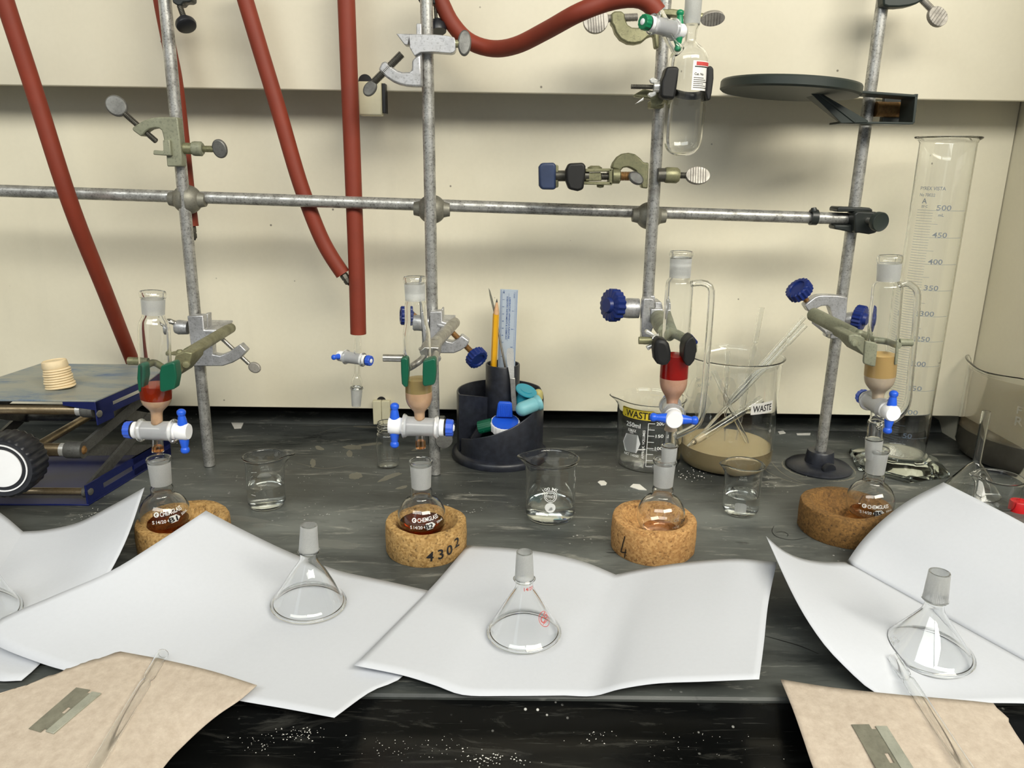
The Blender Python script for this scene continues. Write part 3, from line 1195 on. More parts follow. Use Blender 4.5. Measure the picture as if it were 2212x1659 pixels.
def flask(n, x, liquid, level, code, label, marks=True, dx=0.0, mirror=False):
    P, r, h, tc = CORK[n]
    R = 0.0256
    rin = r*0.76
    z0 = h*0.34
    c = V((onY(x, 1108, P.y).x, P.y, z0))
    t = thing('round_flask', label, 'flask', c, 'round bottom flasks in cork rings')
    out = []
    for k in range(0, 15):
        a = -PI/2+k*(PI/2+math.radians(61))/14
        out.append((R+R*math.sin(a), R*math.cos(a) if k else 0.0))
    out += [(0.0503, 0.0112), (0.0530, 0.0113), (0.0560, 0.0112), (0.0580, 0.0100), (0.0592, 0.0098), (0.0600, 0.0099), (0.0835, 0.0110), (0.0848, 0.0118), (0.0866, 0.0124), (0.0884, 0.0120), (0.0890, 0.0110)]
    shell(MB(), c, (0, 0, 1), out, 0.0013, 52).build('glass_bulb', M['glass'], t)
    MB().lathe(c, (0, 0, 1), [(0.0595, 0.0098), (0.0596, 0.0101), (0.0838, 0.0112), (0.0838, 0.0109)], 44, loop=True, cap=False).build('ground_joint', M['frost'], t)
    if liquid:
        fill(MB(), c, (0, 0, 1), out, 0.0013, 0.0, level, 52).build('liquid', M[liquid], t)
    # printed marks
    rf = lambda z: math.sqrt(max(1e-8, R*R-(z-z0-R)**2))
    phi = facing(c)+dx
    zm = z0+R*{1: 1.38, 2: 1.27, 3: 1.10, 4: 1.08}[n]
    sc_ = 1.0
    if marks:
        pr = Print()
        pr.ring(-0.0128, 0.0002, 0.0019, 0.0011)
        pr.bar(-0.0130, 0.0, -0.0106, 0.0, 0.0010)
        pr.text('CHEMGLASS', 0.0018, 0.0012, 0.0042, 0.09, 0.0225)
        pr.text('14/20', -0.0088, -0.0072, 0.0034, 0.02, 0.0088)
        pr.text('S', -0.0158, -0.0075, 0.0036, 0.02)
        pr.text('50mL', 0.0148, -0.0035, 0.0026, 0.22)
        pr.rect(0.0028, -0.0064, 0.0122, 0.0074, 0.12, 0.0035)
        pr.put('printed_marks', M['enamel'], t, wrap(c, zm, rf, phi, 0.0003))
        pr = Print()
        pr.text(code, 0.0020, -0.0066, 0.0052, 0.10, 0.0080)
        pr.text(code, 0.0023, -0.0065, 0.0052, 0.10, 0.0080)
        pr.put('inked_code', M['ink'], t, wrap(c, zm, rf, phi, 0.0006))
    else:
        pr = Print()
        pr.text('CG', -0.004, 0.0020, 0.0032, 0)
        pr.text('14/20', -0.004, -0.0060, 0.0026, 0)
        pr.put('printed_marks', M['enamel_faint'], t, wrap(c, zm, rf, phi, 0.0003))
        pr = Print()
        pr.text(code, 0.006, -0.0010, 0.0050, 0.08)
        pr.put('inked_code', M['ink'], t, wrap(c, zm, rf, phi, 0.0006))
    return t, c


FL = {}
FL[1] = flask(1, 356, 'brown_liquid', 0.0190, 'B1', 'round bottom flask with brown liquid marked B1', dx=0.20)
FL[2] = flask(2, 911, 'brown_liquid', 0.0200, 'B2', 'round bottom flask with brown liquid marked B2 in the cork ring numbered 4302', dx=0.20)
FL[3] = flask(3, 1428, 'faint_liquid', 0.0100, 'B4', 'nearly colourless round bottom flask in the fresh light cork ring', False, 0.85)
FL[4] = flask(4, 1876, 'amber_liquid', 0.0120, 'B5', 'round bottom flask marked B5 in the dark stained cork ring', dx=0.30)

YC = {1: CORK[1][0].y, 2: CORK[2][0].y, 3: CORK[3][0].y, 4: CORK[4][0].y}

# --- column 1
ax = Ax(341, 975, YC[1], 330, 630)
body = [(975, 12.5), (975, 12.5), (955, 11.5), (938, 11.5), (920, 11.5), (905, 12), (890, 12), (883, 14), (876, 20), (868, 27), (858, 31), (845, 32.5), (825, 33), (760, 33), (715, 32.5), (702, 31.5), (692, 29), (684, 24.5), (678, 22.5), (672, 22.5), (650, 24), (644, 25), (640, 27), (634, 27.5), (630, 26)]
c1 = ax.pt(928)
COL1 = column('glass column holding deep orange-red liquid, gripped by green jaws near the lab jack', ax, 0, 0, body, 0.0013, (676, 645, 22.6, 24.6),
       [('silica_bed', 'silica', 914, 856, 0.6), ('tip_residue', 'amber_liquid', 973, 962, 0.6)], [('solution', 'orange_liq', 856, 826, 0.6)], (c1, (1, -0.05, 0.0), (0.03, 0, 1)), 0)

# --- column 2
ax = Ax(909, 968, YC[2], 895.5, 598)
body = [(968, 11), (968, 11), (945, 11), (925, 11), (905, 11), (890, 11.5), (884, 13), (878, 18), (868, 25), (856, 28.5), (842, 29), (800, 29), (740, 30), (715, 29.5), (702, 27), (690, 24.5), (672, 24), (655, 23.5), (648, 21.5), (640, 21), (614, 22.5), (609, 24), (603, 25), (598, 23.5)]
COL2 = column('glass column with pale olive liquid over peach silica, gripped by green jaws', ax, 0, 0, body, 0.0013, (646, 612, 21.5, 22.8),
       [('silica_bed', 'silica', 908, 840, 0.6), ('tip_residue', 'amber_liquid', 967, 950, 0.6)], [('solution', 'olive_liq', 840, 812, 0.6)], (ax.pt(919)+V((0.001, 0, 0)), (-1, 0.03, 0.02), (0.0, 0.05, 1)), 0)

# --- column 3
Y3 = YC[3]
ax = Ax(1443.5, 1010, Y3, 1472, 543)
body = [(1010, 14.5), (1010, 14.5), (962, 17), (958, 16.5), (954, 14), (925, 14), (918, 12.5), (905, 11.5), (880, 11.5), (862, 12), (852, 14), (842, 20), (830, 26.5), (818, 29.5), (804, 30), (760, 30), (640, 30), (610, 29.5), (602, 27), (597, 23), (592, 22), (560, 22.5), (556, 24), (551, 25.5), (546, 25.5), (543, 24)]
sc3 = lambda x, y, dy=0.0: onY(x, y, Y3+dy)
side = [sc3(1494, 613), sc3(1508, 611), sc3(1522, 612, -0.002), sc3(1533, 618, -0.003), sc3(1537, 632, -0.004), sc3(1533, 700, -0.005), sc3(1526, 790, -0.006), sc3(1519, 870, -0.006), sc3(1514, 902, -0.006), sc3(1503, 920, -0.005), sc3(1484, 931, -0.003), sc3(1456, 944)]
COL3 = column('glass column with bright red liquid and a curved side arm, held in black jaws', ax, 0, 0, body, 0.0013, (595, 556, 22.3, 23.2),
       [('silica_bed', 'silica_pink', 884, 806, 0.6), ('tip_residue', 'silica_pale', 924, 904, 0.5)], [('solution', 'red_liq', 806, 757, 0.6)], (ax.pt(880), (-0.12, -1, 0.0), (1, -0.12, -0.03)), 0, (side, 7.2*mpp(side[4])), (1010, 960, 14.6, 17.0))

# --- column 4
Y4 = YC[4]
ax = Ax(1885, 990, Y4, 1923, 552)
body = [(990, 15), (990, 15), (948, 18), (944, 17.5), (940, 16), (908, 16.5), (902, 14), (896, 12.5), (880, 12), (858, 12), (845, 12.5), (838, 15), (830, 22), (820, 28.5), (808, 31.5), (796, 32), (740, 32), (640, 31.5), (618, 31.5), (610, 29), (605, 24), (600, 22.5), (570, 24), (565, 25.5), (560, 26.5), (555, 26), (552, 24.5)]
sc4 = lambda x, y, dy=0.0: onY(x, y, Y4+dy)
side = [sc4(1944, 615), sc4(1956, 612), sc4(1968, 616, 0.002), sc4(1979, 626, 0.003), sc4(1982, 645, 0.004), sc4(1978, 700, 0.004), sc4(1968, 800, 0.004), sc4(1962, 862, 0.004), sc4(1954, 886, 0.004), sc4(1936, 903, 0.003), sc4(1918, 913, 0.001), sc4(1896, 924)]
COL4 = column('glass column with clear tan liquid and a curved side arm, held by bare metal jaws', ax, 0, 0, body, 0.0013, (603, 568, 22.8, 24.4),
       [('silica_bed', 'silica_pale', 862, 803, 0.6)], [('solution', 'tan_liq', 803, 757, 0.6)], (ax.pt(868), (0.06, -1, 0.0), (0.02, -0.03, 1)), 0, (side, 7.4*mpp(side[4])), (990, 946, 15.2, 18.0))

# --- the glass stopcock hanging from the straight hose
YH = 0.9975
ax = Ax(769.5, 877, YH, 773.5, 716)
body = [(877, 9.5), (877, 9.5), (840, 12.5), (838, 12.5), (834, 11), (824, 11.5), (815, 9), (808, 6.2), (795, 6), (780, 6), (760, 8), (752, 7.5), (735, 6.8), (716, 6.2)]
t = thing('hanging_stopcock', 'small glass stopcock with a blue handle hanging from the straight red hose', 'stopcock', ax.P0)
shell(MB(), ax.P0, ax.A, smooth_prof(ax.prof(body), 3), 0.0013).build('glass_tube', M['glass'], t)
a = [(ax.h(876), ax.r(876, 9.7)), (ax.h(839), ax.r(839, 12.7))]
MB().lathe(ax.P0, ax.A, [(a[0][0], a[0][1]-0.0004), a[0], a[1], (a[1][0], a[1][1]-0.0004)], 40, loop=True, cap=False).build('ground_tip', M['frost_soft'], t)
stopcock(t, onY(766, 774, YH), (-0.90, 0.42, 0.02), (-0.62, -0.78, 0.12), 0.80, 'blue', True)


# ================================================================== beakers
def beaker(name, label, c, r, h, lip, t, spout, group=None, base_r=0.007, liquid=None, mat='water', spout_out=0.012, sw=0.45, seg=72):
    c.z = 0.0005
    tt = thing(name, label, 'beaker', c, group)
    pr = [(0.0, 0.0), (0.0, r-base_r), (base_r*0.29, r-base_r*0.29), (base_r, r), (h*0.5, r), (h-0.010, r), (h-0.005, r+0.0008), (h-0.002, r+lip*0.7), (h, r+lip)]

    def df(a, hh, rr):
        f = min(1, max(0, (hh-(h-0.016))/0.016))
        if f <= 0:
            return rr, hh
        d = (a-spout+PI) % (2*PI)-PI
        g = math.exp(-(d/sw)**2*2.2)
        return rr+spout_out*g*f**1.6, hh-0.0012*g*f
    p2 = offset(pr, t)
    rim = [(h+t*0.35, r+lip+t*0.25), (h+t*0.8, r+lip-t*0.5), (h+t*0.35, r+lip-t*1.3)]
    inner = p2[::-1][1:]
    MB().lathe(c, (0, 0, 1), pr+rim+inner, seg, cap=False, deform=df, X=(1, 0, 0)).build('glass_wall', M['glass'], tt, ang=50)
    if liquid:
        fill(MB(), c, (0, 0, 1), pr, t, 0.0, liquid, seg).build('liquid', M[mat], tt)
    return tt


def base_at(x, yf, hw):
    """centre of a round base whose near edge touches the worktop at (x, yf)"""
    d = onZ(x, yf, 0)
    P = d
    for _ in range(5):
        r = hw*mpp(P)
        P = V((d.x*(d.y+r)/d.y, d.y+r*0.97, 0))
    return P, hw*mpp(P)


def top_of(c, y):
    return onY(scr(c)[0], y, c.y).z


# small beaker of water by the first rod
c, r = base_at(579, 1109, 39.5)
h = top_of(c, 986)
BK = beaker('glass_beaker', 'small beaker of clear liquid standing between the lab jack rod and the flask B2', c, r, h, 0.0022, 0.0012, 0.35, 'small beakers of clear liquid', liquid=h*0.46)
pr = Print()
pr.text('30 mL', 0, 0.0075, 0.0028)
pr.text('PYREX', 0, 0.0035, 0.0026)
pr.rect(0.001, -0.0050, 0.017, 0.0080, 0, 0.0028)
pr.bar(0.016, 0.010, 0.022, 0.010, 0.0005)
pr.bar(0.016, -0.001, 0.022, -0.001, 0.0005)
pr.text('20', 0.0235, 0.0075, 0.002)
pr.put('printed_marks', M['enamel_soft'], BK, wrap(c, h*0.55, lambda z: r, facing(c)+PI, 0.0002))
pr = Print()
pr.bar(-0.0185, -0.012, -0.0125, -0.0125, 0.0006)
pr.bar(-0.016, 0.016, -0.009, 0.017, 0.0006)
pr.put('graduation', M['enamel'], BK, wrap(c, h*0.55, lambda z: r, facing(c), 0.0002))

# 100 ml beaker
c, r = base_at(1187, 1139, 53)
h = top_of(c, 991)
BK = beaker('glass_beaker', 'larger beaker of clear liquid with a round white dot, standing before the pen holder', c, r, h, 0.0030, 0.0014, PI-0.25, liquid=h*0.26, spout_out=0.009)
pr = Print()
pr.text('100 ML', 0, 0.0095, 0.0036, 0, 0.0190, bend=0.012)
pr.ring(0, 0.0, 0.0068, 0.0008)
pr.ring(0, 0.0, 0.0050, 0.0006)
pr.text('PYREX', 0, 0.0, 0.0030, 0, 0.0112)
pr.text('IRON', 0, 0.0036, 0.0008)
pr.text('19', 0, -0.0036, 0.0011)
pr.disc(0.0, -0.0135, 0.0060)
pr.put('printed_marks', M['enamel'], BK, wrap(c, h*0.47+0.004, lambda z: r, facing(c), 0.0003))
pr = Print()
pr.bar(0, -0.010, 0, -0.004, 0.0007)
pr.bar(0, 0.004, 0, 0.008, 0.0007)
pr.put('graduation', M['enamel'], BK, wrap(c, h*0.72, lambda z: r, facing(c)+1.15, 0.0003))

# 30 ml beaker in front of the big waste beaker
c, r = base_at(1596, 1123, 38)
h = top_of(c, 1003)
BK = beaker('glass_beaker', 'small beaker of clear liquid with a pale square patch, before the beaker of pipettes', c, r, h, 0.0022, 0.0012, PI-0.1, 'small beakers of clear liquid', liquid=h*0.40, spout_out=0.006)
pr = Print()
pr.rect(0, -0.010, 0.0130, 0.0125, 0, 0.0015)
pr.put('printed_patch', M['enamel_soft'], BK, wrap(c, h*0.40, lambda z: r, facing(c)+0.02, 0.0003))
pr = Print()
pr.text('30 mL', 0, 0.0020, 0.0024, 0)
pr.text('PYREX', 0, -0.0015, 0.0024, 0)
pr.bar(-0.020, -0.010, -0.013, -0.010, 0.0005)
pr.text('10', -0.021, 0.001, 0.0022)
pr.put('printed_marks', M['enamel_soft'], BK, wrap(c, h*0.58, lambda z: r, facing(c)+PI, 0.0002))

# 250 ml waste beaker
c, r = base_at(1396, 1028, 68)
h = top_of(c, 859)
BK = beaker('waste_beaker', 'beaker with a yellow WASTE tape and a white printed scale', c, r, h, 0.0030, 0.0016, PI-0.25, 'beakers labelled WASTE', spout_out=0.010, sw=0.5, base_r=0.009)
phi = facing(c)
k = mpp(c+V((0, -r, h/2)))


def px_to(c, h_mid, x, y):
    """picture point on the near side of a body -> print coordinates"""
    q = ray(x, y)
    # intersect the upright cylinder
    a = q.x*q.x+q.y*q.y
    b = 2*(q.x*(EYE.x-c.x)+q.y*(EYE.y-c.y))
    cc = (EYE.x-c.x)**2+(EYE.y-c.y)**2-r*r
    disc = b*b-4*a*cc
    s = (-b-math.sqrt(max(0, disc)))/(2*a)
    p = EYE+q*s
    th = math.atan2(p.y-c.y, p.x-c.x)-facing(c)
    th = (th+PI) % (2*PI)-PI
    return th*r, p.z-h_mid


def P7(pts):
    return [px_to(c, h/2, *q) for q in crop(1300, 820, 7.54, pts)]


mp = wrap(c, h/2, lambda z: r, phi, 0.0003)
pr = Print()
a0, a1 = P7([(610, 575)])[0], P7([(345, 540)])[0]
wx0, wx1 = P7([(345, 540)])[0][0], P7([(872, 590)])[0][0]
zz = P7([(610, 572)])[0][1]
pr.rect((wx0+wx1)/2, zz, wx1-wx0, 0.0135, -0.0, 0.0015)
tape = pr.put('yellow_tape', M['label_yellow'], BK, mp)
tape['label'] = 'yellow tape lettered WASTE'
pr = Print()
pr.text('.WASTE', (wx0+wx1)/2+0.001, zz-0.0005, 0.0092, 0, (wx1-wx0)*0.80)
pr.put('tape_lettering', M['ink'], tape, wrap(c, h/2, lambda z: r, phi, 0.0006))
pr = Print()
q = P7([(510, 735), (495, 825), (487, 862), (475, 1222)])
pr.text('250ml', q[0][0], q[0][1], 0.0062, 0, 0.0215)
pr.text('KIMAX', q[1][0], q[1][1], 0.0042, 0, 0.0125)
pr.text('USA', q[2][0], q[2][1], 0.0022, 0)
pr.text('NO. 14000', q[3][0], q[3][1], 0.0034, 0, 0.0225)
pr.poly(P7([(400, 868), (590, 908), (628, 1050), (562, 1198), (385, 1155), (350, 1000)]))
v0, v1 = P7([(764, 715)])[0], P7([(712, 1412)])[0]
xm = (v0[0]+v1[0])/2
pr.bar(xm, v0[1], xm, v1[1], 0.0008)
for j in range(8):
    zz = v0[1]+(v1[1]-v0[1])*j/7
    pr.bar(xm, zz, xm+0.0085, zz, 0.0008)
for j, s in ((0, '200'), (2, '150'), (4, '100'), (6, '50')):
    zz = v0[1]+(v1[1]-v0[1])*j/7
    pr.text(s, xm+0.0155, zz, 0.0042, 0, 0.0105 if len(s) == 3 else 0.0072)
pr.text('APPROX. VOLUMES', xm-0.0050, (v0[1]+v1[1])/2, 0.0032, PI/2, 0.0400)
pr.put('printed_scale', M['enamel'], BK, mp)

# big waste beaker with used pipettes
c, r = base_at(1560, 1035, 96)
h = top_of(c, 768)
BIG = beaker('waste_beaker', 'large beaker of used pipettes with a white WASTE label and murky residue', c, r, h, 0.0035, 0.0020, 2.0, 'beakers labelled WASTE', spout_out=0.012, base_r=0.014, liquid=0.030, mat='waste_liq')
CB, RB, HB = c, r, h
mpf = wrap(c, h/2, lambda z: r, facing(c), 0.0003)
pr = Print()
a, b = px_to(c, h/2, 1622, 887), px_to(c, h/2, 1656, 880)
rot = 0.0
wx = 0.036
ax0 = px_to(c, h/2, 1622, 885)[0]
zz = px_to(c, h/2, 1636, 883)[1]
pr.rect(ax0+wx/2, zz, wx, 0.0150, 0.02)
tape = pr.put('white_label', M['label_white'], BIG, mpf)
tape['label'] = 'white sticker lettered WASTE'
pr = Print()
pr.text('WASTE', ax0+wx/2, zz, 0.0085, 0.02, wx*0.86)
pr.put('label_lettering', M['ink'], tape, wrap(c, h/2, lambda z: r, facing(c), 0.0006))
pr = Print()
bk = facing(c)+PI
pr.text('1000 ml', 0.044, 0.026, 0.0062)
pr.text('KIMAX', 0.044, 0.017, 0.0050)
pr.text('NO. 14000', 0.041, -0.043, 0.0038)
pr.poly([(0.044+0.017*math.cos(PI/6+PI/3*j+PI/6), -0.012+0.021*math.sin(PI/3*j+PI/3)) for j in range(6)])
pr.put('printed_marks', M['enamel_faint'], BIG, wrap(c, h*0.52, lambda z: r, bk, 0.0002))
pr = Print()
for x0 in (0.006, -0.024):
    pr.rect(x0, 0.0, 0.026, 0.044, 0, 0.012)
pr.put('etched_patch', frost('etched_patch', 0.20, (214, 214, 208)), BIG, wrap(c, h*0.56, lambda z: r, bk, 0.0002))


def pipette(label, a, b, c_=None, frac=0.28, r=0.0035, group='glass pipettes in the waste beaker', drawn=0.22):
    """a: mouth end, b: tip end"""
    a, b = V(a), V(b)
    d = b-a
    L = d.length
    pr = [(0.0, r), (L*frac-0.004, r), (L*frac-0.0015, r*0.93), (L*frac, r*0.70), (L*frac+0.002, r*0.70), (L*frac+0.0045, r*0.96), (L*frac+0.008, r)]
    if drawn:
        pr += [(L*(1-drawn), r), (L*(1-drawn)+0.010, r*0.5), (L*(1-drawn)+0.016, r*0.30), (L, r*0.22)]
    else:
        pr += [(L, r)]
    t = thing('glass_pipette', label, 'pipette', a, group)
    inn = [(x_, max(q-0.0007, 0.0002)) for x_, q in pr]
    MB().lathe(a, d, pr+inn[::-1], 20, loop=True, cap=False).build('glass_tube', M['glass'], t)
    return t


yb = CB.y
pipette('lone upright pipette leaning out of the waste beaker toward its back', onY(1646, 664, yb+0.02), onY(1585, 975, yb+0.01), frac=0.24)
pipette('upper pipette of the leaning bundle, its mouth nearest the navy knob', onY(1737, 685, yb+0.006), onY(1482, 972, yb-0.002), frac=0.14, drawn=0.4)
pipette('middle pipette of the leaning bundle in the waste beaker', onY(1733, 697, yb+0.016), onY(1480, 978, yb+0.008), frac=0.15, drawn=0.4)
pipette('lower pipette of the leaning bundle in the waste beaker', onY(1740, 702, yb-0.004), onY(1492, 962, yb-0.012), frac=0.16, drawn=0.4)
pipette('short pipette lying inside the waste beaker, mouth near its far wall', onY(1541, 800, yb+0.03), onY(1632, 995, yb-0.01), frac=0.25, drawn=0.25)
pipette('thin pipette standing inside the waste beaker', onY(1572, 758, yb+0.03), onY(1564, 990, yb+0.00), frac=0.32, drawn=0.5)
t = pipette('pipette plugged with cream powder, tilted low inside the waste beaker', onY(1645, 862, yb-0.010), onY(1491, 960, yb-0.032), frac=0.22, r=0.0052, drawn=0.10)
a, b = onY(1523, 940, yb-0.0276), onY(1496, 957, yb-0.0312)
MB().lathe(a, b-a, [(0, 0), (0, 0.0043), ((b-a).length*0.75, 0.0040), ((b-a).length, 0.0012), ((b-a).length, 0)], 18, cap=False).build('powder_plug', M['creamcup'], t)

# ================================================================== vial
c, r = base_at(838.5, 1019, 24.5)
c.y += 0.006
c, r = V((onY(838.5, 1000, c.y).x, c.y, 0)), r
h = top_of(c, 912)
c.z = 0.0005
t = thing('glass_vial', 'empty glass vial with a threaded neck standing behind the second column', 'vial', c)
rn = r*0.86
pr = [(0, 0), (0, r-0.003), (0.001, r-0.001), (0.003, r), (h*0.66, r), (h*0.72, r*0.985), (h*0.755, r*0.90), (h*0.775, rn*0.93), (h*0.79, rn*0.93), (h*0.80, rn), (h*0.82, rn), (h*0.83, rn*0.94), (h*0.86, rn*0.94), (h*0.87, rn), (h*0.89, rn), (h*0.90, rn*0.94), (h*0.93, rn*0.94), (h*0.94, rn), (h*0.99, rn), (h, rn*0.93)]
shell(MB(), c, (0, 0, 1), pr, 0.0012, 44).build('glass_wall', M['glass'], t)

# ================================================================== graduated cylinder
c0 = onZ(1945, 1038, 0)
k = mpp(c0)
cB = V((onY(1940, 1003, c0.y+0.050).x, c0.y+0.052, 0))
rc = 52*0.00060
ztop = onY(2047, 299, cB.y).z
t = thing('graduated_cylinder', 'tall glass measuring cylinder with blue figures up to 500 on a six-sided foot', 'measuring cylinder', cB)
tc_ = V((onY(2046, 299, cB.y).x, cB.y, 0))
rc = 56*mpp(onY(2047, 320, cB.y))
hz = ztop
pr = [(0.022, 0.0), (0.022, rc*0.95), (0.024, rc), (0.05, rc), (hz*0.5, rc), (hz-0.006, rc), (hz-0.003, rc+0.001), (hz-0.001, rc+0.004), (hz, rc+0.005)]
inn = offset(pr, 0.0018)


def dfc(a, hh, rr):
    f = min(1, max(0, (hh-(hz-0.012))/0.012))
    d = (a-PI+PI) % (2*PI)-PI
    return rr+0.005*f**1.5*math.exp(-(d/0.4)**2*2), hh


MB().lathe(cB, (0, 0, 1), pr+[(hz+0.0012, rc+0.0052), (hz+0.0018, rc+0.004), (hz+0.001, rc+0.0028)]+inn[::-1][1:], 56, cap=False, deform=dfc, X=(1, 0, 0)).build('glass_tube', M['glass'], t, ang=50)
ft = MB()
rf_ = 108*k
rings = [(0.0008, rf_*0.97, 0), (0.003, rf_, 0), (0.009, rf_*0.97, 0), (0.013, rf_*0.80, 0.3), (0.0155, rc*1.30, 0.8), (0.019, rc*1.12, 1.0), (0.0219, rc*1.08, 1.0)]
vs, fs = [], []
n = 48
for z, rr, roundness in rings:
    for j in range(n):
        a = 2*PI*j/n+0.30
        hexr = math.cos(PI/6)/math.cos(((a-0.30) % (PI/3))-PI/6)
        q = rr*(hexr*(1-roundness)+roundness)
        vs.append(cB+V((q*math.cos(a), q*math.sin(a), z)))
for i in range(len(rings)-1):
    for j in range(n):
        j2 = (j+1) % n
        fs.append((i*n+j, i*n+j2, (i+1)*n+j2, (i+1)*n+j))
fs.append(tuple(range(n-1, -1, -1)))
fs.append(tuple(range((len(rings)-1)*n, len(rings)*n)))
ft.add(vs, fs)
ft.build('foot', M['thick_glass'], t, ang=30)
# scale
r = rc
mpc = wrap(cB, 0.20, lambda z: rc, facing(cB), 0.0003)
zs = {500: px_to(cB, 0.20, 2025, 455)[1], 50: px_to(cB, 0.20, 1960, 947)[1]}
zf = lambda ml: zs[50]+(zs[500]-zs[50])*(ml-50)/450
xn = px_to(cB, 0.20, 2035, 452)[0]
xl = px_to(cB, 0.20, 1972, 520)[0]
pr = Print()
for ml in range(30, 501, 5):
    L = 0.020 if ml % 25 else 0.027
    if ml % 50 == 0:
        pr.bar(xl, zf(ml), xl+0.062, zf(ml), 0.00040)
    else:
        pr.bar(xl, zf(ml), xl+L, zf(ml), 0.00038)
for ml in range(50, 501, 50):
    pr.text(str(ml), xn+0.002, zf(ml)+0.0035, 0.0062, 0, 0.0165 if ml > 99 else 0.011)
pr.text('mL', xn, zf(492), 0.0035)
pr.text('PYREX VISTA', xl+0.015, zf(540), 0.0042, 0, 0.030)
pr.text('No 70022', xl+0.010, zf(528), 0.0036, 0, 0.019)
pr.text('A', xl+0.008, zf(517), 0.0062)
pr.text('20 C', xl+0.009, zf(507), 0.0028)
pr.put('printed_scale', M['scale_ink'], t, mpc)


# ================================================================== hanging flask on the mid-air rod
YS = 0.865
ax = Ax(1472, 337, YS, 1499, -8)
body = [(337, 0.0), (336.5, 12), (333, 22), (326, 31), (316, 37.5), (302, 41), (285, 42), (220, 42.5), (150, 43), (125, 42.5), (112, 38.5), (102, 31), (94, 21), (88, 14), (82, 12.5), (66, 12.5), (60, 14), (55, 16.5), (50, 17.5), (48, 17.5), (0, 18), (-8, 18)]
t = thing('side_arm_flask', 'long round-ended glass flask with a green tap, hanging high by the mid-air rod', 'flask', ax.pt(337))
SCH = ax
prs = smooth_prof(ax.prof(body), 2)
prs[0] = (prs[0][0], 0.0)
shell(MB(), ax.P0, ax.A, prs, 0.0016, 52).build('glass_body', M['glass'], t)
a = [(ax.h(50), ax.r(50, 17.7)), (ax.h(-7), ax.r(-7, 18.4))]
MB().lathe(ax.P0, ax.A, [(a[0][0], a[0][1]-0.0004), a[0], a[1], (a[1][0], a[1][1]-0.0004)], 40, loop=True, cap=False).build('ground_joint', M['frost'], t)
cb = onY(1432, 58, YS-0.018)
uu = V((0.80, 0.55, -0.06))
stopcock(t, cb, uu, (0.1, 0.0, -1.0), 0.86, 'green', True)
arm = [onY(1437, 62, YS-0.016), onY(1446, 84, YS-0.014), onY(1456, 98, YS-0.012), onY(1468, 112, YS-0.010)]
MB().tube(spl(arm, 12), [0.0056]*4+[0.0052]*5+[0.0060]*4, 20, hollow=0.0014).build('side_arm', M['glass'], t)
port = [onY(1431, 50, YS-0.018), onY(1427, 36, YS-0.017), onY(1419, 20, YS-0.0155)]
MB().tube(spl(port, 8), [0.0066, 0.0064, 0.0060, 0.0056, 0.0052, 0.0054, 0.005, 0.0048, 0.0045], 18, hollow=0.0012).build('hose_port', M['glass'], t)
# sticker on the flask
s0 = ax.pt(163)
X_ = (EYE-s0)
X_ = (X_-ax.A*X_.dot(ax.A)).normalized()
Y_ = ax.A.cross(X_)
rr = ax.r(163, 43)


def onsch(x, y, eps=0.0004):
    th = x/rr
    return s0+ax.A*y+(X_*math.cos(th)+Y_*math.sin(th))*(rr+eps)


pr = Print()
pr.rect(0.0155, 0.0, 0.022, 0.0285, 0.0)
stk = pr.put('sticker', M['label_white'], t, onsch)
pr = Print()
pr.rect(0.0165, 0.0115, 0.017, 0.0036)
pr.put('sticker_heading', M['ink_red'], stk, lambda x, y: onsch(x, y, 0.0006))
pr = Print()
pr.bar(0.0065, 0.0085, 0.0245, 0.0085, 0.0010)
pr.text('Cat. No', 0.0120, 0.0015, 0.0023)
for j in range(6):
    pr.bar(0.0062, -0.0022-0.0019*j, 0.0180+0.003*((j*7) % 3), -0.0022-0.0019*j, 0.0006)
pr.put('sticker_text', M['ink'], stk, lambda x, y: onsch(x, y, 0.0006))

# ================================================================== clamp heads and clamps
def boss(name, label, loc, group='clamp heads on the rods'):
    return thing(name, label, 'clamp head', loc, group)


def pscrew(t, p0, p1, Y0, Y1, rpx, mat, name='screw'):
    a, b = onY(p0[0], p0[1], Y0), onY(p1[0], p1[1], Y1)
    o = screw(a, b, rpx*mpp(a)).build(name, M[mat], t)
    LAST[t.name] = o
    return o


LAST = {}


def ppaddle(t, c, Y, along, l, w_, th, mat, N=(0.2, -1, 0.1), ridges=0, name='thumb_grip'):
    """l, w_ full length and width in picture points"""
    P = onY(c[0], c[1], Y)
    Q = onY(c[0]+along[0], c[1]+along[1], Y)
    k = mpp(P)
    return paddle_mb(P, Q-P, N, l/2*k, w_/2*k, th, ridges).build(name, M[mat], LAST.pop(t.name, t), bevel=th*0.3)


# --- head on rod 1, grey-green enamel (upper)
c1_ = lambda pts: crop(0, 0, 3.1904, pts)
p1_ = lambda x, y: c1_([(x, y)])[0]
Yb = ROD_Y[1]-ROD_R-0.006
t = boss('clamp_head', 'empty grey-green clamp head on the rod above the lab jack', onY(*p1_(1200, 980), Yb))
plate(c1_([(1222, 808), (1150, 806), (1080, 808), (1030, 816), (985, 832), (950, 853), (910, 880), (912, 898), (970, 941), (985, 930), (1003, 905), (1030, 888), (1065, 881), (1095, 884), (1112, 898), (1120, 925), (1130, 975), (1145, 1080), (1150, 1148), (1254, 1147), (1252, 1080), (1240, 960)]), Yb-0.006, 0.015).build('body', M['greygreen'], t, bevel=0.0018)
plate(c1_([(1120, 965), (1168, 962), (1180, 1074), (1130, 1072), (1054, 1066), (1056, 1034), (1124, 1040)]), Yb-0.011, 0.008).build('lug', M['greygreen'], t, bevel=0.0012)
pscrew(t, p1_(856, 782), p1_(1078, 975), Yb, Yb, 6.3, 'darkmetal')
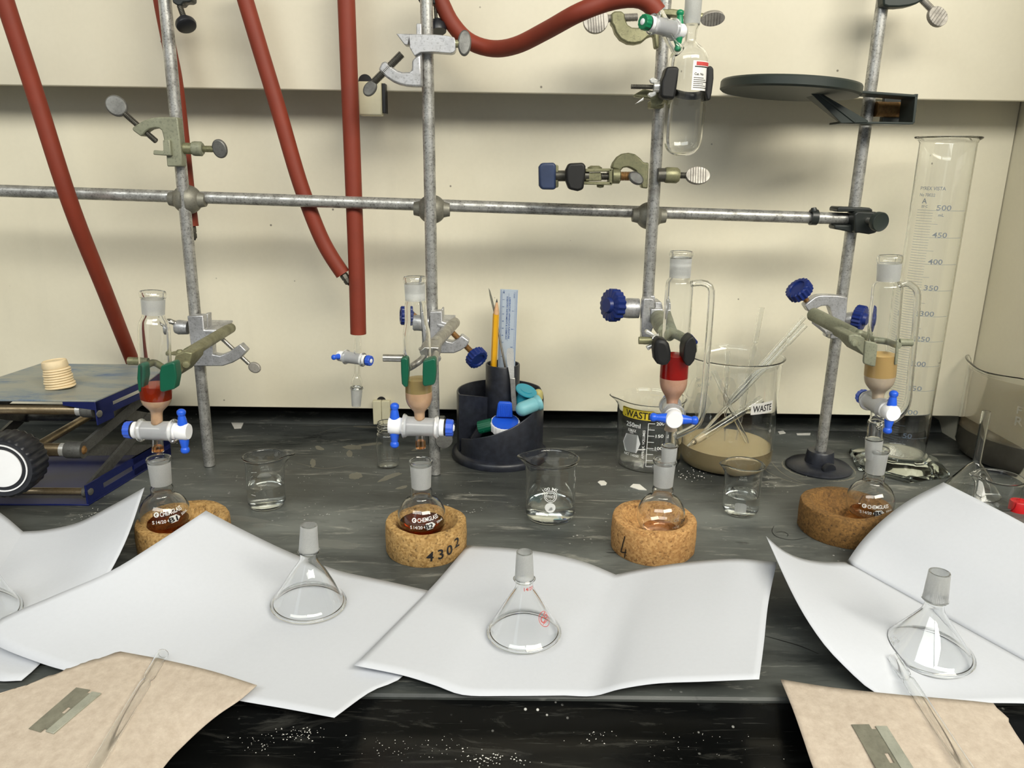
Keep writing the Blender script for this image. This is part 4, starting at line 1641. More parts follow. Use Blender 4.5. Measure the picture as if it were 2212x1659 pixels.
ppaddle(t, p1_(803, 730), Yb, (-0.76, -0.65), 46, 44, 0.006, 'paddle_dark')
MB().cyl(onY(*p1_(1268, 1022), Yb+0.004), onY(*p1_(1345, 1025), Yb+0.004), 0.0066, 18).build('screw_rear', M['olive'], t)
MB().lathe(onY(*p1_(1330, 1024), Yb+0.004), V((1, 0, -0.02)), [(0, 0), (0, 0.0080), (0.002, 0.0085), (0.010, 0.0085), (0.012, 0.0065), (0.012, 0)], 26, cap=False).build('screw_socket', M['greygreen'], t)
pscrew(t, p1_(1392, 1026), p1_(1478, 1028), Yb+0.004, Yb+0.004, 7.0, 'olive')
ppaddle(t, p1_(1515, 1025), Yb+0.003, (0.94, -0.2), 30, 42, 0.006, 'paddle_dark', (0.45, -0.9, 0.0))

# --- black head at the top of rod 1
t = boss('clamp_head', 'black clamp head with a hanging knob atop the rod beside the lab jack', onY(400, 5, Yb))
plate([(368, -40), (414, -40), (414, 2), (408, 5), (396, 5), (391, 12), (383, 12), (372, 5)], Yb-0.004, 0.016).build('body', M['blackenamel'], t, bevel=0.0015)
pscrew(t, (388, 12), (398, 40), Yb, Yb-0.004, 6.2, 'darkmetal')
kc = onY(401, 51, Yb-0.006)
kd = (onY(401, 51, Yb-0.012)-onY(388, 12, Yb)).normalized()
MB().lathe(kc, kd, [(-0.006, 0), (-0.006, 0.0070), (-0.002, 0.0075), (-0.0015, 0.0108), (0.001, 0.0115), (0.004, 0.0108), (0.005, 0.009), (0.005, 0)], 32, cap=False).build('knob', M['blackplastic'], t)

# --- silver head on rod 2 (top)
c2_ = lambda pts: crop(740, 0, 5.924, pts)
p2_ = lambda x, y: c2_([(x, y)])[0]
Yb = ROD_Y[2]-ROD_R-0.006
t = boss('clamp_head', 'empty silver clamp head with two dark thumb grips, high by the looped hose', onY(*p2_(980, 600), Yb))
plate(c2_([(685, 430), (830, 432), (1000, 436), (1180, 440), (1330, 452), (1430, 478), (1448, 540), (1445, 640), (1420, 672), (1380, 682), (1160, 664), (1000, 668), (920, 715), (858, 610), (850, 505), (835, 575), (790, 570)]), Yb-0.008, 0.016).build('body', M['zinc'], t, bevel=0.0018)
plate(c2_([(942, 305), (958, 296), (1008, 298), (1012, 480), (1018, 1108), (965, 1108), (942, 700)]), Yb-0.003, 0.010).build('post', M['zinc'], t, bevel=0.001)
plate(c2_([(885, 775), (925, 730), (1000, 690), (1018, 1106), (930, 1108), (820, 1100), (720, 1078), (640, 1045), (560, 992), (500, 935), (455, 888), (500, 800), (548, 776), (620, 845), (700, 900), (770, 922), (850, 918), (886, 895)]), Yb-0.006, 0.014).build('hook', M['zinc'], t, bevel=0.0022)
pscrew(t, p2_(400, 1052), p2_(760, 690), Yb-0.002, Yb-0.002, 8.6, 'darkmetal')
ppaddle(t, p2_(352, 1135), Yb-0.003, (-0.6, 0.75), 34, 27, 0.0055, 'paddle_dark', (0.1, -1, 0.1))
MB().cyl(onY(*p2_(1335, 560), Yb-0.003), onY(*p2_(1490, 562), Yb-0.004), 0.0042, 18).build('side_screw', M['olive'], t)
ppaddle(t, p2_(1560, 552), Yb-0.005, (1, 0.06), 28, 56, 0.006, 'paddle_dark', (0.75, -0.65, 0.05), 0)

# --- dark bracket and knob behind rod 2
Yk = ROD_Y[2]+0.018
t = boss('clamp_head', 'dark clamp head behind a rod, its black knob beside the looped hose', onY(*p2_(1180, 20), Yk))
plate(c2_([(940, -200), (1300, -200), (1300, 10), (1270, 70), (1200, 78), (1180, 50), (1000, 50), (968, 0)]), Yk-0.006, 0.014).build('body', M['blackenamel'], t, bevel=0.0015)
pscrew(t, p2_(1185, 60), p2_(1200, 290), Yk, Yk-0.003, 4.0, 'darkmetal')
kc = onY(*p2_(1215, 345), Yk-0.004)
MB().lathe(kc, V((0.15, -0.35, -1)), [(-0.008, 0), (-0.008, 0.0055), (-0.004, 0.0065), (-0.003, 0.0092), (0.002, 0.0102), (0.006, 0.0095), (0.006, 0)], 30, cap=False).build('knob', M['blackplastic'], t)

# --- rod 3: top head, mid clamp, lower clamp
c8_ = lambda pts: crop(1140, 0, 3.1896, pts)
p8_ = lambda x, y: c8_([(x, y)])[0]
Yb = ROD_Y[3]-ROD_R-0.006
t = boss('clamp_head', 'dark olive clamp head with two ribbed grips behind the hanging flask', onY(*p8_(830, 200), Yb))
plate(c8_([(574, 92), (600, 76), (648, 74), (668, 95), (672, 130), (690, 170), (720, 188), (760, 190), (800, 175), (830, 140), (860, 60), (905, 60), (905, 330), (880, 330), (870, 240), (830, 255), (790, 290), (740, 302), (690, 297), (640, 270), (605, 225), (590, 178), (576, 160)]), Yb-0.006, 0.015).build('body', M['olive'], t, bevel=0.002)
pscrew(t, p8_(545, 128), p8_(757, 118), Yb, Yb, 8.5, 'paddle_grey')
ppaddle(t, p8_(468, 143), Yb-0.002, (-1, 0.1), 52, 55, 0.006, 'paddle_grey', (0.15, -1, 0.1), 7)
plate(c8_([(925, 62), (1000, 60), (1095, 72), (1095, 122), (1000, 110), (925, 104)]), Yb+0.002, 0.012).build('arm', M['olive'], t, bevel=0.0015)
MB().cyl(onY(*p8_(1080, 98), Yb+0.008), onY(*p8_(1215, 122), Yb+0.008), 0.0045, 16).build('side_screw', M['olive'], t)
ppaddle(t, p8_(1272, 126), Yb+0.006, (1, -0.10), 50, 32, 0.006, 'paddle_grey', (0.1, -0.85, -0.5), 6)

YF = YS-0.004
t = thing('flask_clamp', 'clamp with black padded jaws holding the hanging flask with the green tap', 'clamp', onY(*p8_(860, 660), YF), 'three finger clamps')


def pad(t, px, Y, th, mat, name='jaw_pad', bev=0.0028):
    return plate(px, Y, th).build(name, M[mat], t, bevel=bev, bseg=3)


pad(t, c8_([(958, 458), (1036, 456), (1045, 475), (1035, 560), (1018, 672), (1002, 682), (925, 676), (915, 655), (922, 560), (940, 520)]), YF-0.016, 0.020, 'blackpad')
pad(t, c8_([(1238, 462), (1262, 450), (1282, 470), (1283, 540), (1270, 640), (1258, 692), (1236, 688), (1226, 640), (1236, 540)]), YF-0.012, 0.024, 'blackpad')
pscrew(t, p8_(712, 597), p8_(905, 600), YF+0.003, YF+0.003, 5.2, 'darkmetal', 'jaw_screw')
for (q0, q1, q2, q3) in ([(838, 545), (858, 528), (905, 550), (890, 585)], [(825, 660), (832, 640), (885, 628), (890, 655)]):
    pass
plate(c8_([(838, 548), (860, 530), (908, 552), (886, 578), (850, 572)]), YF-0.004, 0.005).build('wing', M['chrome'], t, bevel=0.001)
plate(c8_([(826, 655), (838, 636), (890, 630), (886, 655), (850, 672)]), YF-0.004, 0.005).build('wing', M['chrome'], t, bevel=0.001)
MB().lathe(onY(*p8_(893, 600), YF-0.002), V((1, 0, 0)), [(-0.004, 0), (-0.004, 0.005), (0.004, 0.006), (0.004, 0)], 16, cap=False).build('wing_hub', M['chrome'], t)
a, b = onY(*p8_(890, 680), YF+0.008), rod_at(3, 215)+V((0.0, -0.020, 0))
MB().cyl(a, b, 0.0068, 18).build('arm', M['olive'], t)
plate(c8_([(735, 650), (800, 612), (935, 640), (935, 690), (790, 672), (740, 664)]), YF+0.012, 0.014).build('jaw_body', M['olive'], t, bevel=0.0015)
plate(c8_([(845, 688), (945, 690), (942, 744), (843, 744)]), Yb-0.010, 0.020).build('holder', M['olive'], t, bevel=0.002)
plate(c8_([(738, 718), (800, 668), (800, 690)]), YF+0.004, 0.003).build('wing_rear', M['chrome'], t, bevel=0.0006)
MB().tube(spl([onY(*p8_(1000, 640), YF+0.024), onY(*p8_(1090, 660), YF+0.046), onY(*p8_(1180, 660), YF+0.046), onY(*p8_(1240, 640), YF+0.018)], 14), 0.0042, 12).build('rear_finger', M['blackpad'], t)

t = thing('spare_clamp', 'unused clamp with two dark padded jaws, level just above the rail', 'clamp', onY(*p8_(830, 1210), Yb), 'three finger clamps')
pad(t, c8_([(76, 1150), (95, 1122), (185, 1120), (195, 1140), (195, 1295), (185, 1308), (95, 1306), (78, 1280)]), Yb-0.018, 0.018, 'bluepad')
plate(c8_([(188, 1132), (212, 1140), (212, 1290), (188, 1296)]), Yb-0.010, 0.014).build('jaw_rim', M['olive'], t, bevel=0.001)
pad(t, c8_([(264, 1170), (285, 1125), (385, 1120), (400, 1145), (398, 1200), (385, 1305), (345, 1318), (285, 1305), (265, 1250)]), Yb-0.030, 0.020, 'blackpad')
MB().cyl(onY(*p8_(190, 1212), Yb-0.006), onY(*p8_(420, 1212), Yb-0.006), 0.0062, 16).build('finger_rod', M['darkmetal'], t)
for q in ([(398, 1162), (582, 1160), (582, 1182), (398, 1186)], [(385, 1250), (582, 1254), (582, 1276), (385, 1272)]):
    plate(c8_(q), Yb-0.014, 0.022).build('yoke_cheek', M['olive'], t, bevel=0.0008)
plate(c8_([(560, 1165), (584, 1165), (584, 1272), (560, 1272)]), Yb-0.014, 0.022).build('yoke_end', M['olive'], t, bevel=0.0008)
plate(c8_([(398, 1190), (505, 1186), (510, 1246), (398, 1248)]), Yb-0.011, 0.012).build('finger_block', M['olive'], t, bevel=0.001)
pscrew(t, p8_(505, 1216), p8_(565, 1216), Yb-0.006, Yb-0.006, 8.0, 'darkmetal', 'yoke_screw')
MB().lathe(onY(*p8_(462, 1160), Yb-0.004), V((0, 0, 1)), [(-0.001, 0), (-0.001, 0.0085), (0.001, 0.0085), (0.003, 0.005), (0.003, 0)], 24, cap=False).build('pivot_cap', M['olive'], t)
MB().lathe(onY(*p8_(500, 1278), Yb-0.006), V((0, 0, -1)), [(-0.001, 0), (-0.001, 0.0045), (0.002, 0.0040), (0.003, 0)], 18, cap=False).build('rivet', M['olive'], t)
MB().lathe(onY(*p8_(584, 1214), Yb-0.004), V((1, 0, 0)), [(0, 0), (0, 0.0085), (0.008, 0.0085), (0.009, 0.0070), (0.009, 0)], 24, cap=False).build('collar', M['olive'], t)
pscrew(t, p8_(628, 1214), p8_(720, 1214), Yb-0.004, Yb-0.004, 10.0, 'rust', 'clamp_rod')
plate(c8_([(575, 1158), (590, 1120), (620, 1080), (655, 1058), (695, 1052), (740, 1062), (775, 1090), (800, 1120), (835, 1120), (828, 1300), (785, 1296), (778, 1240), (745, 1180), (720, 1164), (690, 1152), (660, 1156), (632, 1185), (620, 1168)]), Yb-0.007, 0.015).build('head_body', M['olive'], t, bevel=0.002)
ppaddle(t, p8_(745, 1228), Yb-0.012, (0.7, 0.5), 34, 26, 0.006, 'paddle_dark', (0, -1, 0.2))
MB().cyl(onY(*p8_(895, 1206), Yb+0.004), onY(*p8_(960, 1206), Yb+0.004), 0.0080, 20).build('side_screw', M['darkmetal'], t)
MB().lathe(onY(*p8_(945, 1206), Yb+0.004), V((1, 0, -0.02)), [(0, 0), (0, 0.0085), (0.002, 0.0092), (0.014, 0.0092), (0.017, 0.007), (0.017, 0)], 26, cap=False).build('side_socket', M['olive'], t)
pscrew(t, p8_(1035, 1208), p8_(1105, 1210), Yb+0.004, Yb+0.004, 7.0, 'darkmetal', 'side_thread')
ppaddle(t, p8_(1170, 1211), Yb+0.002, (1, 0.04), 50, 39, 0.006, 'paddle_grey', (0.1, -0.95, 0.3), 7)

# --- rod 4: top head with ribbed grip, and the ring plate
Yb = ROD_Y[4]-ROD_R-0.006
c4_ = lambda pts: crop(1540, 0, 3.073, pts)
p4_ = lambda x, y: c4_([(x, y)])[0]
t = boss('clamp_head', 'green-grey clamp head with a ribbed grip above the round support plate', onY(*p4_(1200, 10), Yb))
plate(c4_([(1128, -120), (1470, -120), (1440, -40), (1395, 2), (1352, 26), (1300, 40), (1235, 47), (1165, 46), (1132, 34)]), Yb-0.006, 0.016).build('body', M['darkgreen'], t, bevel=0.002)
pscrew(t, p4_(1352, -40), p4_(1468, 78), Yb, Yb, 7.5, 'paddle_grey')
ppaddle(t, p4_(1488, 112), Yb-0.002, (0.62, 0.55), 44, 40, 0.0055, 'paddle_grey', (0.1, -1, 0.15), 5)

YD = ROD_Y[4]-0.030
dc = onY(*p4_(510, 588), YD)
t = thing('support_plate', 'dark green round support plate on a bracket high on a rod', 'support plate', onY(*p4_(1200, 720), YD))
dr = 450/3.073*mpp(dc)
MB().lathe(dc, V((0.055, 0, 1)), [(-0.006, 0), (-0.006, dr*0.97), (-0.004, dr), (0.004, dr), (0.006, dr*0.985), (0.006, 0)], 72, cap=False).build('disc', M['darkgreen'], t, ang=25)
a = onY(*p4_(925, 612), YD)
b = onY(*p4_(1312, 640), YD)
d = (b-a).normalized()
up_ = V((-d.z, 0, d.x))
R = Matrix((d, V((0, 1, 0)), up_)).transposed()
MB().box((a+b)/2-up_*0.001, (b-a).length/2, 0.017, 0.0015, R).build('upper_strap', M['darkgreen'], t, bevel=0.0008)
a2 = onY(*p4_(810, 818), YD)
b2 = onY(*p4_(1285, 824), YD)
MB().box((a2+b2)/2, (b2-a2).length/2, 0.017, 0.0013, Matrix((((b2-a2).normalized()), V((0, 1, 0)), V((0, 0, 1)))).transposed()).build('lower_strap', M['darkgreen'], t, bevel=0.0006)
e0, e1 = onY(*p4_(1306, 632), YD), onY(*p4_(1284, 822), YD)
q = (e1-e0)
Rq = Matrix((q.normalized(), V((0, 1, 0)), q.normalized().cross(V((0, 1, 0))))).transposed()
MB().box((e0+e1)/2, q.length/2, 0.017, 0.0016, Rq).build('end_strap', M['darkgreen'], t, bevel=0.0006)
g0, g1 = onY(*p4_(640, 612), YD), onY(*p4_(900, 815), YD)
q = g1-g0
Rq = Matrix((q.normalized(), V((0, 1, 0)), q.normalized().cross(V((0, 1, 0))))).transposed()
MB().box((g0+g1)/2, q.length/2, 0.019, 0.0014, Rq).build('brace', M['darkgreen'], t, bevel=0.0006)
MB().prism([V((p.x, YD-0.018, p.z)) for p in [onY(*z, YD) for z in c4_([(590, 608), (640, 606), (985, 806), (985, 818), (812, 824)])]], (0, 0.0018, 0)).build('brace_web', M['darkgreen'], t, bevel=0.0004)
s0, s1 = onY(*p4_(1078, 725), YD+0.026), onY(*p4_(1200, 728), YD+0.026)
MB().cyl(s0, s1+V((0.012, 0, 0)), 0.0088, 20).build('clamp_screw', M['rust'], t)
MB().lathe(onY(*p4_(1308, 740), YD), V((1, 0, 0)), [(0, 0), (0, 0.012), (0.002, 0.011), (0.0035, 0)], 24, cap=False).build('screw_head', M['blackenamel'], t)
MB().box(onY(*p4_(1210, 725), YD+0.030), 0.016, 0.004, 0.016).build('rear_plate', M['blackenamel'], t, bevel=0.001)


# ================================================================== the four clamps on the columns
# --- clamp 1 (rod 1) : head and clamp are separate things
q2 = lambda pts: crop(200, 560, 2.5143, pts)
g2 = lambda x, y: q2([(x, y)])[0]
Yb = ROD_Y[1]-ROD_R-0.004
t = boss('clamp_head', 'bright silver clamp head holding the mottled green clamp beside the lab jack', onY(*g2(580, 440), Yb))
plate(q2([(512, 308), (600, 305), (606, 384), (672, 382), (672, 404), (648, 420), (652, 518), (690, 524), (735, 508), (770, 482), (800, 462), (836, 500), (800, 540), (760, 563), (705, 581), (545, 582)]), Yb-0.010, 0.015).build('body', M['zinc'], t, bevel=0.0014)
plate(q2([(600, 300), (625, 297), (628, 384), (606, 386)]), Yb+0.002, 0.014).build('rear_post', M['zinc'], t, bevel=0.001)
w0 = [onY(*g2(606, 388), Yb-0.010), onY(*g2(686, 390), Yb-0.012), onY(*g2(762, 331), Yb+0.034), onY(*g2(630, 328), Yb+0.034)]
MB().prism(w0, (0, 0, -0.003)).build('jaw_wedge', M['zinc'], t, bevel=0.0008)
pscrew(t, g2(700, 428), g2(850, 568), Yb-0.002, Yb-0.002, 5.0, 'steel')
ppaddle(t, g2(880, 588), Yb-0.003, (0.8, 0.45), 26, 24, 0.005, 'paddle_grey', (0.1, -1, 0.1))
MB().lathe(onY(*g2(520, 372), Yb+0.006), V((-1, 0, 0.05)), [(0, 0), (0, 0.0085), (0.012, 0.0095), (0.016, 0.008), (0.017, 0)], 26, cap=False).build('side_socket', M['zinc'], t)
MB().cyl(onY(*g2(470, 356), Yb+0.004), onY(*g2(420, 336), Yb), 0.0032, 14).build('side_screw', M['steel'], t)
ppaddle(t, g2(424, 338), Yb, (-1, -0.35), 18, 12, 0.004, 'steel', (0.3, -0.5, 0.8), name='side_grip')


def clamp(label, arm, arm_r, washer, wr, body, padl, padr, padmat, pin, pinr, Yc, armmat, Yarm, washer_mat=None, rivet=None, padth=0.013, padbev=0.0022, fork=None):
    """arm: rear and front ends in the picture with their distances"""
    (x0, y0, Ya), (x1, y1, Yb_) = arm
    t = thing('finger_clamp', label, 'clamp', onY(x1, y1, Yb_), 'three finger clamps')
    a, b = onY(x0, y0, Ya), onY(x1, y1, Yb_)
    MB().lathe(a, b-a, [(0, 0), (0, arm_r*0.8), (0.002, arm_r), ((b-a).length, arm_r), ((b-a).length, 0)], 22, cap=False).build('arm', M[armmat], t)
    wc = onY(washer[0], washer[1], Yb_)
    MB().lathe(wc, V((0, 0, 1)), [(-0.0012, 0), (-0.0012, wr), (0.0004, wr), (0.0006, wr*0.45), (0.003, wr*0.30), (0.0034, 0)], 28, cap=False).build('pivot_washer', M[washer_mat or armmat], t)
    if body:
        plate(body[0], body[1], body[2]).build('jaw_body', M[armmat], t, bevel=0.0012)
    if rivet:
        MB().lathe(onY(rivet[0], rivet[1], body[1]-0.001), V((0.3, -1, 0)), [(0, 0.0), (0, 0.0042), (-0.0, 0.0042), (0.002, 0.0034), (0.003, 0)], 18, cap=False).build('rivet', M[armmat], t)
    for poly, dy in (padl, padr):
        pad(t, poly, Yc+dy, padth, padmat, bev=padbev)
    if fork:
        for f in fork:
            MB().tube(spl([onY(*p_) for p_ in f], 14), 0.0036, 10).build('finger', M[armmat], t)
    MB().cyl(onY(pin[0], pin[1], Yc+pin[4]), onY(pin[2], pin[3], Yc+pin[4]), pinr, 14).build('jaw_screw', M[armmat], t)
    return t


Yc = YC[1]
clamp('mottled green clamp with green vinyl jaws on the column of orange-red liquid', ((g2(752, 372)[0], g2(752, 372)[1], Yb+0.03), (g2(520, 512)[0], g2(520, 512)[1], Yc+0.075)), 0.0066,
      g2(474, 507), 0.0092, (q2([(450, 520), (500, 500), (540, 510), (530, 560), (470, 632), (440, 640), (430, 590)]), Yc+0.034, 0.036),
      (q2([(242, 575), (262, 566), (282, 580), (284, 640), (268, 722), (246, 724), (238, 650)]), -0.012), (q2([(370, 580), (432, 560), (446, 566), (456, 640), (444, 706), (380, 722), (364, 716), (362, 620)]), -0.024),
      'greenpad', (*g2(195, 552), *g2(300, 556), 0.012), 0.0040, Yc, 'olive', 0, None, g2(508, 572),
      fork=[[(*g2(455, 580), Yc+0.040), (*g2(400, 590), Yc+0.028), (*g2(330, 560), Yc+0.026), (*g2(270, 590), Yc+0.004)], [(*g2(470, 600), Yc+0.03), (*g2(440, 620), Yc+0.0), (*g2(420, 640), Yc-0.012)]])

# --- clamp 2 (rod 2)
q2 = lambda pts: crop(820, 580, 5.923, pts)
g2 = lambda x, y: q2([(x, y)])[0]
Yb = ROD_Y[2]-ROD_R-0.004
t = boss('clamp_head', 'dull silver clamp head with navy star knobs beside the pencil and ruler', onY(*g2(760, 800), Yb))
plate(q2([(640, 552), (802, 544), (804, 680), (884, 702), (884, 748), (792, 752), (775, 780), (782, 850), (860, 930), (930, 946), (1000, 900), (1052, 856), (1150, 930), (1110, 1000), (1035, 1052), (950, 1086), (752, 1086), (700, 1020), (640, 880)]), Yb-0.010, 0.015).build('body', M['zinc'], t, bevel=0.0014)
plate(q2([(790, 515), (815, 512), (818, 620), (800, 640)]), Yb+0.002, 0.014).build('rear_post', M['zinc'], t, bevel=0.001)
w0 = [onY(*g2(735, 705), Yb-0.011), onY(*g2(890, 742), Yb-0.012), onY(*g2(972, 592), Yb+0.034), onY(*g2(815, 588), Yb+0.034)]
MB().prism(w0, (0, 0, -0.0035)).build('jaw_wedge', M['zinc'], t, bevel=0.0008)
pscrew(t, g2(912, 800), g2(1195, 1085), Yb-0.002, Yb-0.002, 6.6, 'rust')
kc = onY(*g2(1240, 1140), Yb-0.003)
kd = (onY(*g2(1300, 1200), Yb-0.012)-onY(*g2(1195, 1085), Yb)).normalized()
star_mb(kc, kd, 0.0140, 0.011, 18, 0.004).build('star_knob', M['bluestar'], t)
kc = onY(*g2(318, 602), Yb+0.010)
star_mb(kc, V((-1, -0.25, 0.05)), 0.0118, 0.010, 16, 0.004).build('star_knob', M['bluestar'], t)
MB().cyl(kc+V((0.008, 0, 0)), onY(*g2(640, 690), Yb+0.008), 0.0048, 16).build('side_screw', M['rust'], t)
MB().lathe(onY(*g2(640, 690), Yb+0.008), V((-1, 0, 0)), [(0, 0), (0, 0.0092), (0.022, 0.0098), (0.026, 0.008), (0.026, 0)], 26, cap=False).build('side_socket', M['zinc'], t)
Yc = YC[2]
clamp('steel clamp with green vinyl jaws on the column beside the pen holder', ((*g2(962, 690), Yb+0.028), (*g2(690, 985), Yc+0.075)), 0.0070,
      g2(630, 1022), 0.0105, (q2([(510, 1060), (600, 1000), (760, 1010), (755, 1100), (740, 1200), (715, 1205), (690, 1110), (560, 1150)]), Yc+0.034, 0.036),
      (q2([(268, 1160), (320, 1136), (362, 1160), (370, 1330), (358, 1520), (318, 1524), (282, 1480), (272, 1330)]), -0.014), (q2([(555, 1190), (690, 1148), (718, 1172), (722, 1330), (708, 1460), (690, 1490), (575, 1512), (550, 1490), (548, 1330)]), -0.024),
      'greenpad', (*g2(46, 1144), *g2(300, 1148), 0.010), 0.0038, Yc, 'steel', 0, None, g2(737, 1150),
      fork=[[(*g2(640, 1080), Yc+0.042), (*g2(520, 1180), Yc+0.030), (*g2(420, 1240), Yc+0.022), (*g2(350, 1280), Yc+0.004)], [(*g2(720, 1090), Yc+0.03), (*g2(700, 1180), Yc+0.0), (*g2(690, 1230), Yc-0.012)]])

# --- clamp 3 (rod 3)
q2 = lambda pts: crop(1280, 600, 5.925, pts)
g2 = lambda x, y: q2([(x, y)])[0]
Yb = ROD_Y[3]-ROD_R-0.004
t = boss('clamp_head', 'silver clamp head with one navy star knob on the mid-air rod', onY(*g2(700, 500), Yb))
plate(q2([(645, 275), (670, 258), (770, 258), (800, 290), (800, 395), (745, 400), (748, 555), (795, 560), (780, 640), (760, 680), (755, 780), (640, 785), (625, 700), (628, 600), (632, 440)]), Yb-0.010, 0.014).build('body', M['zinc'], t, bevel=0.0020)
plate(q2([(735, 232), (800, 232), (806, 330), (780, 330), (740, 262)]), Yb+0.002, 0.014).build('rear_post', M['zinc'], t, bevel=0.001)
plate(q2([(748, 400), (905, 400), (905, 458), (830, 462), (795, 560), (750, 556)]), Yb-0.010, 0.024).build('jaw', M['zinc'], t, bevel=0.0012)
plate(q2([(800, 310), (885, 312), (905, 400), (800, 398)]), Yb+0.004, 0.03).build('jaw_wedge', M['zinc'], t, bevel=0.0012)
MB().lathe(onY(*g2(590, 392), Yb+0.012), V((-1, 0, 0)), [(0, 0), (0, 0.0125), (0.012, 0.0128), (0.024, 0.0115), (0.030, 0.0105), (0.031, 0)], 28, cap=False).build('side_socket', M['zinc'], t)
kc = onY(*g2(262, 352), Yb+0.002)
MB().cyl(onY(*g2(400, 385), Yb+0.012), kc, 0.0056, 16).build('side_screw', M['rust'], t)
star_mb(kc, V((1, 0.55, -0.1)), 0.0205, 0.013, 18, 0.004).build('star_knob', M['bluestar'], t)
Yc = YC[3]
t3 = thing('finger_clamp', 'clamp with thick black vinyl jaws on the column of bright red liquid', 'clamp', onY(*g2(900, 650), Yc+0.05), 'three finger clamps')
a, b = onY(*g2(830, 500), Yb+0.01), onY(*g2(960, 690), Yc+0.045)
MB().lathe(a, b-a, [(0, 0), (0, 0.010), ((b-a).length*0.5, 0.0115), ((b-a).length, 0.010), ((b-a).length, 0)], 20, cap=False).build('arm', M['greygreen'], t3)
MB().tube(spl([onY(*g2(960, 690), Yc+0.045), onY(*g2(880, 750), Yc+0.026), onY(*g2(850, 850), Yc+0.006), onY(*g2(860, 950), Yc-0.006)], 14), 0.0052, 12).build('finger', M['greygreen'], t3)
MB().tube(spl([onY(*g2(960, 690), Yc+0.045), onY(*g2(1120, 740), Yc+0.034), onY(*g2(1260, 830), Yc+0.012), onY(*g2(1270, 930), Yc-0.002)], 14), 0.0052, 12).build('finger', M['greygreen'], t3)
pad(t3, q2([(800, 800), (850, 778), (940, 800), (985, 850), (1010, 950), (1008, 1060), (975, 1125), (900, 1132), (835, 1112), (800, 1060), (785, 940)]), Yc-0.030, 0.018, 'blackpad', bev=0.004)
pad(t3, q2([(1190, 830), (1240, 770), (1290, 745), (1325, 800), (1336, 920), (1310, 1060), (1250, 1135), (1205, 1130), (1170, 1060), (1168, 930)]), Yc-0.022, 0.022, 'blackpad', bev=0.004)
plate(q2([(1255, 735), (1275, 728), (1352, 820), (1345, 850), (1320, 850)]), Yc+0.002, 0.006).build('pad_edge', M['bluestar'], t3, bevel=0.001)
plate(q2([(675, 690), (700, 664), (800, 728), (790, 755), (755, 750), (680, 720)]), Yc-0.010, 0.006).build('wing', M['chrome'], t3, bevel=0.0012)
plate(q2([(685, 885), (780, 845), (798, 870), (715, 938)]), Yc-0.010, 0.006).build('wing', M['chrome'], t3, bevel=0.0012)
MB().lathe(onY(*g2(800, 790), Yc-0.006), V((1, 0, 0)), [(-0.0035, 0), (-0.0035, 0.0048), (0.003, 0.006), (0.003, 0)], 16, cap=False).build('wing_hub', M['chrome'], t3)
MB().cyl(onY(*g2(592, 802), Yc-0.006), onY(*g2(830, 805), Yc-0.006), 0.0038, 14).build('jaw_screw', M['olive'], t3)

# --- clamp 4 (rod 4)
q2 = lambda pts: crop(1680, 580, 6.9125, pts)
g2 = lambda x, y: q2([(x, y)])[0]
Yb = ROD_Y[4]-ROD_R-0.004
t = boss('clamp_head', 'bright silver clamp head with navy star knobs, beside the measuring cylinder', onY(*g2(860, 700), Yb))
plate(q2([(1050, 432), (880, 402), (700, 398), (630, 402), (560, 425), (480, 485), (405, 552), (470, 652), (560, 632), (600, 590), (660, 562), (740, 556), (780, 575), (822, 700), (800, 930), (780, 1052), (965, 1050), (1000, 850), (1030, 700)]), Yb-0.012, 0.015).build('body', M['zinc'], t, bevel=0.0014)
plate(q2([(722, 930), (782, 935), (782, 1052), (722, 1020)]), Yb-0.002, 0.012).build('rear_post', M['zinc'], t, bevel=0.001)
w0 = [onY(*g2(510, 765), Yb-0.014), onY(*g2(725, 935), Yb-0.030), onY(*g2(860, 935), Yb-0.012), onY(*g2(700, 800), Yb+0.02)]
MB().prism(w0, (0, 0, -0.0045)).build('jaw_wedge', M['zinc'], t, bevel=0.0008)
pscrew(t, g2(400, 440), g2(560, 640), Yb-0.004, Yb-0.006, 6.2, 'rust')
kc = onY(*g2(322, 325), Yb-0.004)
kd = (onY(*g2(322, 325), Yb-0.006)-onY(*g2(430, 470), Yb-0.001)).normalized()
star_mb(kc, kd, 0.0165, 0.0130, 18, 0.003).build('star_knob', M['bluestar'], t)
kc = onY(*g2(1222, 742), Yb+0.000)
MB().cyl(onY(*g2(1010, 775), Yb+0.010), kc, 0.0052, 16).build('side_screw', M['rust'], t)
MB().lathe(onY(*g2(1000, 778), Yb+0.011), (kc-onY(*g2(1000, 778), Yb+0.011)), [(0, 0), (0, 0.0098), (0.014, 0.0102), (0.018, 0.0085), (0.018, 0)], 26, cap=False).build('side_socket', M['zinc'], t)
star_mb(kc, V((-1, 0.9, 0.1)), 0.0170, 0.012, 20, 0.004).build('star_knob', M['bluestar'], t)
Yc = YC[4]
